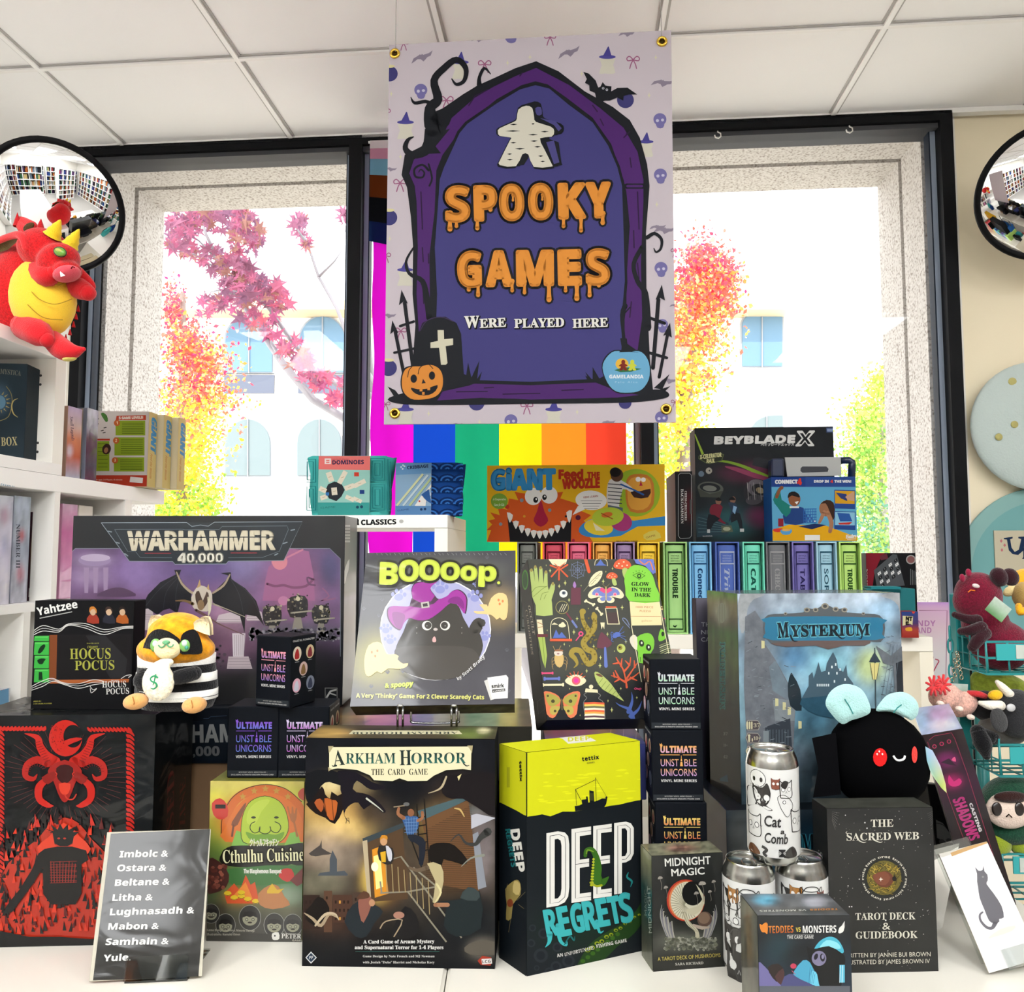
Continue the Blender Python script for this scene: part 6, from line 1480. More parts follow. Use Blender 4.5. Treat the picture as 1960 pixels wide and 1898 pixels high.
# ======== boxes on top of the row of books
ZB=BZ+BH+.0008
def onbooks(x0,x1,yt,Y,d,name,label,cat,c,m='satin'):
 a=at(x0,1036,Y);b_=at(x1,1036,Y);p=W0+WN*((a-W0).dot(WN))
 a=onpl(x0,1036,p,WN);b_=onpl(x1,1036,p,WN);a.z=b_.z=ZB
 bx=Box(a,b_-a,Vector((0,0,hgt(a,yt))),WN*d)
 return bx,carton(name,label,cat,bx,c,m)
b,o=onbooks(932,1274,891,2.06,.07,'game_box','wide yellow game box with a grinning orange furry monster','box','e8b818')
A=Art(b.front,560,800,2.8)
A.fill('eab71c')
A.P([(1040,665),(1065,600),(1040,600),(1070,570),(1050,550),(1085,540),(1060,505),(1110,520),(1100,480),(1150,490),(1160,430),(1210,440),(1190,395),(1250,405),(1300,400),(1400,400),(1450,395),(1435,430),(1500,450),(1560,470),(1530,490),(1600,520),(1560,550),(1610,590),(1570,600),(1610,665)],'d85a1e')
A.P([(1150,515),(1180,560),(1240,600),(1330,625),(1420,600),(1480,550),(1495,505),(1492,665),(1165,665)],'171518',0)
n_=11
for k in range(n_):
 t=k/(n_-1);x=1165+318*t;y=525+88*sin(pi*t)**.8;A.P([(x-16,y-6 if k not in(0,n_-1)else y-20),(x+16,y-6 if k!=n_-1 else y-30),(x+4,y+30),(x-4,y+30)],'f2efe6',2)
A.E(1290,420,45,46,'f4f2ec');A.E(1375,412,45,46,'f4f2ec');A.E(1303,438,13,16,'1c1a1c');A.E(1350,424,12,15,'1c1a1c');A.E(1306,434,4,5,'fff');A.E(1352,420,4,5,'fff')
A.P([(1330,440),(1350,500),(1370,550),(1330,582),(1292,550),(1310,500)],'a81c3c',3)
for x,y,r,c in((1228,440,10,'8a9aa0'),(1150,475,12,'c03a20'),(1115,568,9,'8a9aa0'),(1530,533,14,'5a1c3c'),(1378,493,9,'7a98a0'),(1242,526,7,'d8a02a'),(1465,526,6,'2a2a2a'),(1505,655,8,'a81c3c')):A.E(x,y,r,r,c)
A.E(1108,445,45,42,'7ca83a');A.T('A Cooperative',1072,440,1144,440,12,'e8f0d0','bi');A.T('Game for Kids',1080,470,1135,470,13,'e8f0d0','bi')
A.E(1600,440,84,52,'f6f3ec',4);A.P([(1530,470),(1500,520),(1580,482)],'f6f3ec');A.T('KIDS LEARN:',1560,430,1640,422,10,'a03a28','ss')
for k in range(4):A.R(1545+k*6,442+k*14,1660-k*8,445+k*14,'8a8a8a')
A.E(1840,400,130,128,'9ab82a');A.P([(1790,330),(1830,300),(1900,305),(1935,350),(1935,460),(1890,505),(1810,500),(1785,430)],'c87a2c',2);A.P([(1800,340),(1840,315),(1900,322),(1922,360),(1920,450),(1880,490),(1815,485),(1796,430)],'e0a03a',2)
A.E(1852,328,14,13,'f4f2ec');A.E(1880,330,13,12,'f4f2ec');A.P([(1866,335),(1876,362),(1858,364)],'a81c3c');A.P([(1812,380),(1860,392),(1918,378),(1905,425),(1830,425)],'3a2420',2)
A.P([(1700,330),(1740,325),(1790,350),(1830,385),(1810,395),(1770,380),(1750,470),(1760,490),(1690,470),(1685,380)],'dcd8d4',2)
for k in range(6):A.L([(1690,352+k*20),(1765,358+k*20)],5,'4a4a50',cap=False)
A.E(1738,305,34,36,'5a3a28');A.E(1730,290,30,26,'1c1614');A.L([(1760,355),(1830,385),(1880,410)],9,'2a5ca0');A.P([(1690,465),(1770,480),(1765,560),(1690,520)],'5a6470')
A.P([(1535,590),(1590,545),(1700,530),(1830,550),(2000,525),(2000,575),(1850,580),(1760,630),(1620,640),(1550,625)],'3a8cc8',2)
A.E(1640,585,78,42,'eed23a',8);A.E(1760,555,60,50,'b03a78',20);A.E(1690,528,85,50,'b8cc3a',-6);A.E(1685,518,30,14,'d8702a',-10);A.L([(1655,510),(1715,540)],5,'a04a20');A.P([(1610,560),(1675,605),(1625,602)],'f0e8c0')
A.P([(1880,625),(1945,600),(1975,640),(1900,655)],'e0cc5a',2);A.T('GAME',1895,645,1945,632,10,'8a5a20');A.T('Ages 3+ | 2-5 Players | 15 Minutes',1735,662,1850,662,7,'5a3a10','ss')
A.split('cover_art','satin',o)
A.T('GiANT',1070,382,1405,378,100,'3a94cc','ss',bold=8);A.T('Feed',1428,325,1555,325,46,'c0361c','ss',bold=3);A.T('THE',1580,320,1645,320,30,'c0361c','ss',bold=2);A.T('WOOZLE',1448,378,1645,372,48,'c0361c','ss',bold=3)
A.done('title_lettering','satin',o)
b,o=onbooks(1294,1327,902,2.07,.20,'game_box','narrow black box standing on end with CHESS CHECKERS BACKGAMMON on its spine','box','141416')
A=Art(b.front,1240,780,3.63);A.G(8,20,'171719',[(290,680,40,90,'5a1c22',.8)])
A.L([(212,470),(225,455),(290,455),(303,470),(303,890),(290,905),(225,908),(212,890),(212,470)],3,'b8b8b8',cap=False);A.L([(296,640),(296,735)],14,'2a2a2c');A.L([(296,640),(296,735)],3,'6a6a6c')
A.T('BACKGAMMON',0,0,1,0,1,'e4e2de','sb',fn=lambda a,b_:(230+18*b_,565+240*a));A.T('CHESS-CHECKERS',0,0,1,0,1,'e4e2de','sb',fn=lambda a,b_:(256+15*b_,578+205*a))
A.done('spine_print','satin',o)
b,o=onbooks(1333,1601,819,2.10,.09,'game_box','tall black battle-top box, partly behind the strategy game with a carry handle','box','17191c')
A=Art(b.front,1240,780,3.63)
A.G(40,34,[(0,'1a1c1f'),(.4,'24272a'),(.7,'24282c'),(1,'1a1c1e')],[(560,800,160,90,'2a5a5c',.9),(400,800,120,60,'3a5058',.7),(700,450,160,60,'6a2c48',.8),(780,760,90,60,'6a2a4c',.8)],noise_amp=.4)
A.P([(318,175),(330,185),(390,320),(375,330)],'9ab83a');A.L([(420,380),(520,372),(640,400),(760,450),(850,490)],[6,14,20,26,30],'7a9a2c',4);A.L([(540,410),(620,430),(740,470),(840,500)],[10,28,34,30],'8c3a58',4)
A.P([(735,350),(770,345),(850,365),(850,430),(725,400)],'2c2e32');A.E(760,590,95,95,'2c2a2e');A.E(765,560,78,60,'6a6468',20);A.E(775,570,55,38,'2a282a',20);A.E(780,575,30,20,'9a8a6a',20);A.E(740,640,60,34,'4a484c',-10)
for k in range(8):A.L([(690+k*22,520+(k%2)*12),(700+k*22,640)],3,('a8a4a0','1a1a1c')[k%2],cap=False)
A.E(435,560,90,46,'5c6058',5);A.E(432,555,72,32,'24262a',5);A.E(430,560,48,20,'7a7c74',5);A.P([(345,560),(365,620),(500,625),(525,575),(430,600)],'44483f')
A.E(424,438,22,22,'a8a498');A.E(371,460,20,20,'6a7c8c');A.P([(420,438),(432,428),(434,446)],'3a3a3a')
A.P([(350,740),(560,800),(560,880),(340,900)],'2c4048');
for k in range(5):A.L([(350,760+k*26),(560,820+k*10)],4,'4a6a70',cap=False)
A.E(490,650,20,24,'8a6450');A.P([(470,640),(492,622),(512,645),(488,648)],'161416',2);A.P([(440,680),(480,668),(520,690),(500,760),(540,800),(530,806),(480,780),(430,730)],'7a2434',2);A.P([(420,740),(500,770),(460,800),(430,860),(410,860)],'1c2026',2);A.R(412,845,432,870,'c8c8c4')
A.E(590,640,20,24,'8a6450');A.P([(560,640),(586,616),(610,640),(585,642)],'161416',2);A.P([(555,660),(610,665),(635,730),(600,745),(570,790),(562,780),(580,710)],'2c3a50',2);A.P([(580,740),(640,735),(660,850),(640,850),(620,780),(580,800)],'20242a',2);A.R(640,840,668,862,'c8c8c4');A.P([(595,680),(618,690),(605,740),(588,720)],'8ab0d0')
A.P([(510,820),(580,818),(592,862),(512,866)],'5c6450');A.E(548,842,26,14,'a8a88a')
A.P([(350,355),(352,335),(500,312),(530,325),(515,370),(430,392),(400,385)],'55603a',0);A.P([(356,352),(358,338),(498,318),(522,328),(510,364),(432,384),(402,378)],'2c3020')
A.P([(1238,140),(1296,138),(1294,172),(1240,174)],'3a4a70');A.R(1245,146,1288,166,'8a9cc0')
A.split('cover_art','satin',o)
A.T('BEYBLADE',462,252,1018,242,48,'ecebe6','ss',bold=4,shear=.1);A.T('X',1030,264,1150,262,96,'ecebe6','ss',bold=6,shear=.1);A.T('X',1048,254,1132,252,74,'1a1c1f','ss',shear=.1);A.T('ベイブレードエックス',785,266,1015,262,14,'d8d8d4',bold=1)
A.T('X-CELERATOR',362,358,512,340,28,'d8d49a','si',bold=1);A.T('RAIL',408,384,465,380,26,'d8d49a','si',bold=1);A.T('WARNING:',380,898,450,896,9,'a8a8a8','ss')
A.done('title_lettering','satin',o)
b,o=onbooks(1479,1641,913,2.0,.10,'game_box','blue strategy game pack with a silver card handle and yellow table picture','box','2a6ab8')
m=MB();P_=lambda x,y,dy=0:onpl(1240+x/3.63,780+y/3.63,b.O+WN*dy,WN)
for dx in((860,950),(1345,1435)):
 a=P_(dx[0],482,.03);q=P_(dx[1],482,.03);t=P_(dx[0],352,.03);m2=MB()
 if dx[0]==860:m2.box(a,q-a,t-a,WN*.04,'16233f',0,.004)
 else:m2.tube([P_(1340,368,.045),P_(1395,365,.045),P_(1418,380,.045),P_(1418,400,.045),P_(1415,482,.045)],.0095,'16233f',10)
 m2.build('grid_frame','plastic',o,smooth=dx[0]!=860)
ring=[(1062,420),(1075,408),(1240,408),(1256,425),(1250,445),(1075,452),(1060,440)]
out=[(952,345),(1340,342),(1345,472),(970,478)]
m2=MB();n1=len(out);Vf=[P_(x,y,.02)for x,y in out];Vh_=[P_(x,y,.0198)for x,y in ring]
m2.add(Vf+[v+WN*.002 for v in Vf],[(0,1,2,3),(4,5,6,7),(0,1,5,4),(1,2,6,5),(2,3,7,6),(3,0,4,7)],'b4b4b0');m2.build('card_handle','gloss',o)
m2=MB();m2.add(Vh_,[tuple(range(7))],'1a1c24');m2.build('hand_hole','matte',o)
A=Art(b.front,1240,780,3.63)
A.fill('5fa8cc');A.R(850,478,1480,550,'1c3c84');A.R(1095,480,1480,548,'28488c')
A.P([(860,918),(860,850),(980,812),(1240,820),(1400,880),(1480,900),(1480,925),(860,925)],'e8ac14');
A.P([(950,700),(1000,690),(1080,695),(1100,800),(950,805)],'20407c',2);A.P([(870,640),(900,570),(920,560),(930,640),(1000,690),(960,760),(900,690)],'1c7a70',2);A.L([(895,620),(915,570),(930,556)],[22,22,26],'8a5434',3);A.E(1018,635,42,50,'8a5434');A.P([(972,630),(980,592),(1020,582),(1050,605),(1052,625),(1000,610)],'1c1614',2);A.P([(1020,655),(1048,650),(1035,672)],'f0eee8');A.R(985,685,1050,697,'e0e0dc')
for i in range(8):A.L([(1082+i*12,700),(1084+i*12,800)],5,'2a62a8',cap=False)
for j in range(6):A.L([(1080,705+j*19),(1172,703+j*19)],5,'2a62a8',cap=False)
for i,j in((1,4),(2,3),(3,4),(4,3),(5,4),(3,2),(6,4)):A.E(1088+i*12,713+j*19,6,6,('d8d8dc','3a5aa0')[(i+j)%2])
A.P([(1045,825),(1160,805),(1240,815),(1140,845)],'1c2c5c');A.E(1240,700,50,56,'9a6a4c');A.P([(1200,670),(1240,640),(1290,660),(1300,740),(1280,790),(1262,720),(1235,665)],'3a2418',2);A.L([(1250,730),(1275,800),(1265,860)],[30,30,26],'b07c5c',3);A.L([(1225,725),(1200,780),(1190,800)],[26,22,16],'b07c5c',3)
A.P([(1295,570),(1440,574),(1440,705),(1295,700)],'24488c');A.P([(1300,576),(1436,580),(1436,668),(1300,665)],'d8a01c');A.P([(1305,590),(1380,600),(1385,650),(1340,630)],'2c3c78');A.P([(1370,620),(1430,580),(1436,650),(1390,640)],'c89a7c',0)
A.P([(1295,718),(1442,722),(1442,850),(1295,845)],'24488c');A.P([(1300,724),(1438,727),(1438,818),(1300,815)],'8cc4dc');A.P([(1315,730),(1400,735),(1420,790),(1335,790)],'2a5aa4');A.P([(1320,800),(1420,795),(1400,812),(1330,812)],'c03028')
A.R(905,770,942,825,'8c2030');A.P([(872,842),(935,838),(925,862),(880,862)],'d83a30',2);A.P([(922,848),(1000,846),(985,880),(935,880)],'5aa0d0',2);A.E(960,850,30,8,'e8b060');A.P([(1090,885),(1195,885),(1195,920),(1090,920)],'f0eee8')
A.split('cover_art','satin',o)
A.T('CONNECT',885,528,1038,526,24,'f0f0ee','ss',bold=2);A.T('4',1040,536,1068,534,40,'d8382c','ss',bold=3);A.T('DROP IN',1155,520,1255,520,16,'f0f0ee','ss',bold=1);A.T('4',1268,522,1286,522,20,'d8382c','ss',bold=1);A.T('THE WIN!',1296,520,1412,520,16,'f0f0ee','ss',bold=1);A.T('Hasbro',1375,908,1450,900,24,'f4f4f0','bi',bold=1);A.T('GAMING',1385,918,1445,914,7,'f4f4f0','ss')
A.done('title_lettering','satin',o)
def onlong(x0,x1,yt,Y,d,name,label,c,z=BZ+.0003,cat='box',m='satin'):
 p=at(x0,1200,Y);a=onpl(x0,1200,p,WN);b_=onpl(x1,1200,p,WN);a.z=b_.z=z
 bx=Box(a,b_-a,Vector((0,0,hgt(a,yt))),WN*d);return bx,carton(name,label,cat,bx,c,m)
b,o=onlong(1662,1757,1058,2.08,.05,'game_box','black and dark red box showing a tilted rack of white and black pieces','17171a')
A=Art(b.front,1240,780,3.63);A.fill('151517');A.P([(1500,1005),(1650,1005),(1620,1040),(1575,1140),(1560,1250),(1500,1260)],'8c1c2c');A.P([(1610,1030),(1660,1010),(1670,1050),(1620,1060)],'6a3038',0)
A.P([(1570,1130),(1700,1018),(1730,1020),(1785,1235),(1640,1250),(1590,1240)],'55585c')
for i in range(4):
 for j in range(4):x=1595+i*38+j*8;y=1150-i*30+j*28;A.P([(x,y),(x+20,y-16),(x+26,y+2),(x+5,y+18)],('f0f0ee','1a1a1c')[(i+j)%2]);A.E(x+12,y,4,4,'8a8a8c')
A.E(1827,1055,34,32,'a8a4a0');A.E(1827,1055,26,24,'8a5a58');
for k in range(5):A.L([(1825+k*12,1120+k*6),(1825+k*12,1230)],2.5,'a8a8a8',cap=False)
A.T('NOIR',0,0,1,0,1,'c8c8c4','sb',fn=lambda a,b_:(1512+14*b_,1120+130*a));A.done('cover_art','satin',o)
b,o=onlong(1660,1754,1126,1.97,.07,'display_tray','open teal cardboard display tray half hidden by the mansion game','2c7c80')
m=MB();m.box(b.O+b.V*.82+b.U*.1,b.U*.62,b.V*.22,b.D*.7,'2a8c94',0,.001);m.build('inner_box','satin',o)
b,o=onlong(1726,1758,1170,1.93,.04,'card_game_box','small red and blue card box with a cream word panel beside the teal tray','a83a34')
A=Art(b.front,1240,780,3.63);A.G(6,12,[(0,'2c4c8c'),(.5,'5a3c6c'),(.7,'b84a3c'),(1,'a83028')]);A.P([(1770,1445),(1842,1450),(1838,1510),(1820,1500),(1770,1515)],'e8dca8',0);A.T('NT',1792,1478,1835,1480,26,'1c1814','ss',bold=2);A.T('E',1792,1508,1812,1508,22,'1c1814','ss',bold=2);A.E(1845,1420,10,10,'d84a3c');A.P([(1790,1530),(1830,1525),(1835,1550),(1795,1550)],'e8a830',2);A.done('cover_art','satin',o)
# ======== second tier on the table
ZR=REDB.O.z+REDB.V.length
def plain(name,label,x0,x1,Y,d,z0,z1,c,art=None,m='satin',ya=0,cat='box'):
 a=at(x0,1400,Y);b_=at(x1,1400,Y);a.z=b_.z=z0;U=b_-a;L_=U.length;U=yaw(ya,L_)
 bx=Box(a,U,Vector((0,0,z1-z0)),Vector((-sin(ya),cos(ya),0))*d)
 return bx,carton(name,label,cat,bx,c,m)
WZ=1.052
plain('shipping_carton','brown cardboard carton at the back under the flat strategy game',200,440,1.28,.20,TZ+.0003,.9645,'8a6a4c',m='matte',cat='carton')
plain('shipping_carton','dark carton hidden behind the painted cover, under the strategy game',462,660,1.29,.20,TZ+.0003,.9645,'1a1a1e',cat='carton')
b,o=plain('game_box','black strategy game lying flat with silver letters, under the large purple one',130,640,1.275,.27,.965,WZ-.001,'10141c')
A=Art(b.front,0,1120,4.261);A.G(30,8,'0f141c',[(1720,1300,200,160,'1c2836',.8)])
A.L([(1660,1085),(1700,1085),(1720,1070),(1850,1062)],4,'3a4a60',cap=False);A.P([(1500,1110),(1850,1090),(1850,1390),(1640,1410),(1560,1350)],'18202a')
A.split('spine_art','satin',o);A.T('WARHAMMER',1180,1288,2280,1268,140,'9a9c9c','ss',bold=3);A.T('40,000',1440,1392,1790,1386,72,'7c7e80','ss',bold=3);A.done('lettering','satin',o)
a=at(127,1345,1.30);a.z=WZ;u=at(655,1345,1.30).x-a.x
b=upright(a,Vector((u,0,0)),987,.10);WHB=b
o=carton('game_box','largest box, black frame around a purple scene of a bat-winged armoured warrior','box',b,'14181d','gloss')
A=Art(b.front,100,960,3.379)
A.G(80,60,[(0,'5c4468'),(.3,'7a5a88'),(.55,'7a5c82'),(.75,'4c3c54'),(.86,'241f2a'),(1,'0d0e12')],[(250,480,120,60,'a890b0',.6),(270,380,110,40,'c0a8c8',.7),(600,450,200,120,'8a72a8',.7),(1000,430,200,90,'6a5a98',.7),(1240,420,110,100,'8c84b0',.6),(1560,560,160,160,'a8688c',.8),(1800,430,70,120,'3c4468',.8),(350,620,180,60,'5c3c5c',.7),(1500,830,380,60,'5c5a68',.8),(900,900,500,160,'7a4c60',.6),(1150,700,120,120,'b88ca0',.5),(1650,1080,340,190,'121216',1),(900,1220,900,130,'0c0d11',1)],noise_amp=.5,nsc=8,tx=.1)
A.E(275,378,105,38,'9a84a8');A.E(280,362,96,24,'bcaac4')
for x in(205,265,330):A.P([(x,425),(x+34,425),(x+28,590),(x+4,590)],'a088a8')
A.P([(290,610),(380,560),(470,560),(540,610)],'553a58',3)
A.E(1472,388,54,56,'c87890');A.P([(1400,420),(1540,300),(1660,320),(1690,470),(1700,640),(1360,640),(1380,500)],'9c6088',0);A.E(1472,388,50,52,'d0808c');A.L([(1500,370),(1620,310)],12,'c07890')
A.L([(1390,530),(1440,545),(1500,540),(1560,555),(1640,545),(1690,500)],16,'7a4468',4);A.E(1495,640,34,30,'b8789c');A.L([(1680,500),(1650,490),(1660,530),(1700,540)],12,'6a4464',3);A.L([(1750,560),(1790,610),(1740,640),(1830,625)],10,'8c5a7c',3)
for x0,yt,w,hb in((1060,720,180,60),(555,690,105,140),(1255,700,110,70)):
 A.P([(x0,yt+55),(x0+w*.1,yt+12),(x0+w*.5,yt-5),(x0+w*.9,yt+12),(x0+w,yt+60),(x0+w*.95,yt+hb),(x0+w*.05,yt+hb)],'c4b4b8',0)
 for k in range(3):A.L([(x0+6,yt+40+k*14),(x0+w-6,yt+40+k*14)],3,'94848c',cap=False)
A.P([(1165,850),(1250,850),(1240,1000),(1170,1000)],'cfc4c8');[A.L([(1178+k*13,860),(1180+k*12,995)],3,'8c7c84',cap=False)for k in range(6)]
A.P([(1140,1000),(1270,1000),(1295,1080),(1130,1080)],'b8a8ac');[A.L([(1140,1015+k*18),(1285,1015+k*18)],3,'80747a',cap=False)for k in range(4)]
WB_='14131a'
A.P([(570,700),(620,600),(700,520),(800,470),(790,440),(835,440),(820,480),(850,530),(900,580),(900,660),(860,640),(830,650),(810,720),(760,690),(720,700),(680,730),(620,690)],WB_,0)
A.P([(1030,600),(1090,540),(1150,480),(1090,462),(1155,455),(1160,500),(1250,560),(1320,640),(1370,800),(1320,740),(1250,730),(1245,850),(1215,740),(1100,690),(1040,650)],WB_,0)
for q in([(810,480),(700,560),(600,680)],[(815,490),(740,580),(720,690)],[(1155,500),(1210,600),(1240,740)],[(1160,500),(1280,600),(1350,740)],[(820,500),(800,600),(805,700)]):A.L(q,3,'3a3a44',3,cap=False)
A.L([(805,455),(840,530),(900,585),(930,590)],[8,14,16,10],'a8967c',3);A.L([(1150,470),(1110,540),(1040,590)],[8,14,12],'a8967c',3)
A.P([(900,620),(930,560),(960,540),(1010,560),(1035,600),(1030,680),(1000,710),(940,700),(910,680)],'c8bcac',2);A.P([(935,560),(955,500),(962,545)],'b89868');A.P([(1000,560),(1012,530),(1018,575)],'b89868');A.P([(925,600),(950,575),(975,640),(1000,580),(1015,620),(980,690),(940,670)],'4c3a30',2);A.E(962,668,22,34,'8a7050');A.L([(1010,620),(1020,690),(1010,740)],[14,18,4],'d8d0b0',3)
A.L([(800,640),(860,640),(910,660)],[8,14,22],'7a6040',3);A.L([(1040,660),(1120,690),(1250,745)],[12,6,4],'a89c88',3);A.L([(930,700),(1000,740),(1080,790),(1240,860)],[18,16,8,5],'6a4c48',3)
for x,y,s in((1425,740,1),(1590,680,1.1),(1740,730,.95)):
 A.P([(x-65*s,y-20*s),(x-40*s,y-60*s),(x+40*s,y-65*s),(x+60*s,y-10*s),(x+40*s,y+60*s),(x-45*s,y+60*s)],'232326',2)
 A.dots(40,x-60*s,y-75*s,x+60*s,y+60*s,(4,9),['8c8468','a8a088','3a3834','14161a','706a5c'],int(x));A.L([(x-40*s,y+35*s),(x+90*s,y+22*s)],10,'a09a88');A.P([(x-20*s,y+60*s),(x+18*s,y+60*s),(x+30*s,y+130*s),(x-34*s,y+130*s)],'8a8478');A.E(x,y-48*s,14,15,'c8bfa0')
A.dots(260,1280,820,1860,900,(5,14),['6a6670','48464e','8c8890','3a383e'],8);A.dots(130,560,930,1120,1080,(5,14),['4c3c48','2c2830','5c4c5c'],12)
K='12161b'
A.P([(60,60),(1900,60),(1900,300),(150,300),(90,360),(60,360)],K);A.P([(1790,300),(1900,300),(1900,400),(1865,370)],K);A.P([(60,330),(92,355),(92,1400),(60,1400)],K);A.P([(1862,350),(1900,340),(1900,1400),(1862,1400)],K)
A.L([(92,1000),(92,358),(152,302),(430,302)],3,'8a96a0',cap=False);A.L([(1500,302),(1795,302),(1864,368),(1864,1000)],3,'8a96a0',cap=False)
A.P([(318,136),(1618,132),(1500,380),(1140,384),(1125,402),(795,404),(780,386),(500,384)],'1d262d');A.L([(318,136),(870,134),(905,160),(960,150),(1010,158),(1050,132),(1618,130),(1498,380),(1140,384),(1125,402),(795,404),(780,386),(500,384),(318,136)],4,'8f9aa3',cap=False)
A.L([(405,180),(840,178),(860,182),(1080,180),(1100,160),(1520,156),(1528,180),(1470,320),(1360,360),(1140,362)],3,'6a767f',cap=False);A.L([(405,180),(490,322),(540,322),(570,360),(775,362)],3,'6a767f',cap=False)
for q in([(360,190),(385,195)],[(412,262),(435,268)],[(470,335),(490,350)],[(1545,185),(1568,180)],[(1495,270),(1520,262)],[(1440,345),(1460,335)]):A.L(q,7,'8f9aa3')
A.L([(600,333),(770,333)],6,'8c2a34',cap=False);A.L([(1155,331),(1325,331)],6,'8c2a34',cap=False)
A.R(1764,1202,1845,1282,'8a8a86');A.R(1768,1206,1841,1278,'16181c');A.L([(1775,1265),(1800,1225),(1835,1215)],12,'b8b8b4',0);A.L([(1790,1235),(1835,1250)],8,'b8b8b4')
A.L([(980,1310),(1770,1332)],4,'5c6064',cap=False)
A.split('cover_art','gloss',o,'purple battle scene')
A.T('WARHAMMER',492,312,1440,308,116,'d9cfb4','ss',bold=5,sp=.95);A.L([(488,232),(1445,228)],6,'1d262d',cap=False)
A.T('40,000',815,390,1105,388,54,'e0dccb','ss',bold=5);A.done('title_lettering','gloss',o)
A=Art(b.right,100,960,3.379);A.G(8,30,[(0,'14181d'),(.42,'14181d'),(.45,'6a5a7c'),(.6,'5c3c44'),(.8,'1a1a20'),(1,'101216')],noise_amp=.5)
for k in range(6):A.R(1876,150+k*20,1925,162+k*20,'a8a8a4')
A.P([(1920,370),(1895,420),(1880,500),(1890,530),(1905,470),(1915,440)],'d8d8d4',2);A.done('side_art','gloss',o)
b=upright(onz(59,1356,ZR+.0005),Vector((onz(262,1352,ZR).x-onz(59,1356,ZR).x,-.004,0)),1149,.035);YB_=b
o=carton('dice_game_box','black dice game with green dice in a window and white ribbon swirls','box',b,'121214','satin')
A=Art(b.front,0,1120,4.261);A.fill('131315')
A.P([(250,405),(1075,395),(1060,770),(262,790)],'1d1a1c');A.P([(405,405),(468,403),(460,770),(402,775)],'7c4426');A.P([(460,770),(1055,762),(1050,790),(400,800)],'a85c30')
A.P([(480,415),(1040,408),(1020,755),(470,762)],'1b191a');A.P([(700,408),(860,408),(1040,600),(1020,755),(900,757)],'2a292b')
for y0,y1 in((412,455),(462,566),(574,676),(684,790)):
 A.P([(284,y0),(402,y0-2),(400,y1),(278,y1)],'3fae46');A.P([(288,y0+4),(396,y0+3),(392,y0+14),(286,y0+14)],'5cc85c')
A.P([(310,545),(330,500),(360,480),(372,495),(350,535),(325,555)],'14301a',2);A.P([(305,610),(340,595),(375,600),(360,620),(350,640),(320,640)],'14301a',2);A.P([(318,705),(345,705),(350,770),(316,772)],'14301a',0)
def ribbon(pts):
 for off,w in((-14,5),(0,4),(14,5)):A.L([(x,y+off*(1+.6*sin(i*1.7)))for i,(x,y)in enumerate(pts)],w,'e6e4de',5)
ribbon([(258,400),(350,350),(480,368),(560,320),(700,330),(850,380),(1000,345),(1112,340)]);ribbon([(245,845),(350,800),(430,770),(520,800),(640,820),(760,790),(850,790)])
A.L([(735,820),(760,850),(790,840),(770,860),(745,875),(738,840)],5,'e6e4de',4);A.L([(990,760),(1030,735),(1075,730),(1050,750)],5,'e6e4de',4)
for x,c,h_ in((760,'9a3a2a','c07830'),(890,'2a2a34','3a2c28'),(1000,'a85a28','2c2220')):A.P([(x-50,300),(x-30,240),(x+30,240),(x+50,310)],c,2);A.E(x,215,24,30,'c8a888');A.P([(x-30,220),(x-26,180),(x+6,172),(x+30,200),(x+28,230),(x+14,195),(x-14,198)],h_,2)
A.split('cover_art','satin',o)
A.T('Yahtzee',310,245,636,182,62,'ecebe6','ss',bold=1);A.L([(325,268),(590,215)],7,'b8b8b4',cap=False)
A.T('HOCUS',572,600,905,596,86,'a8a848','sb');A.T('POCUS',612,690,935,686,78,'a8a848','sb');A.T('Disney',712,512,800,506,20,'a8a848','bi');A.T('from the movie',710,476,810,474,9,'a8a848','sb')
A.T('HOCUS',836,832,1030,828,52,'dcdad4','sb');A.T('POCUS',866,888,1055,882,48,'dcdad4','sb');A.T('Disney',905,785,970,780,14,'dcdad4','bi');A.T('AGES 8+',275,950,340,948,10,'a8a048','ss');A.T('2 OR MORE PLAYERS',275,970,425,966,9,'a8a048','ss')
A.done('title_lettering','satin',o)
# ======== raccoon soft toy
YR=1.09
rc=thing('plush_raccoon','orange masked raccoon soft toy in striped jumper holding a dollar bag','soft toy',at(335,1350,YR))
m=MB();ellb(m,YR,340,1212,55,40,48,'e59a1c',0,-.006);ellb(m,YR,337,1242,73,34,50,'e59a1c',0,-.008);hd=soft(m.build('head','fluff',rc),remesh=.0032,smooth=5)
for k,(yt,yb,c,w0,w1)in enumerate(((1250,1276,'f0efe9',72,71),(1268,1296,'121214',71,74),(1284,1306,'eeede6',74,75),(1300,1322,'121214',75,76),(1316,1334,'eeede6',76,76),(1328,1352,'121214',76,66))):
 m=MB();k_=YR/F;pr=[];z_=lambda y:at(338,y,YR).z
 base=at(338,yb,YR)
 m.lathe(Vector((base.x,YR,z_(yb))),[(w1*k_-.001,-.0005),(w1*k_,0),(w0*k_,z_(yt)-z_(yb)),(w0*k_-.002,z_(yt)-z_(yb)+.0005)],c,36)
 for i,v in enumerate(m.v):m.v[i]=(v[0],YR+(v[1]-YR)*.68,v[2])
 m.build('jumper_stripe','plush',rc,smooth=True,label='white stripe' if c[0]!='1' else 'black stripe')
m=MB();ellb(m,YR,338,1300,66,54,42,'121214');m.build('body','plush',rc,smooth=True)
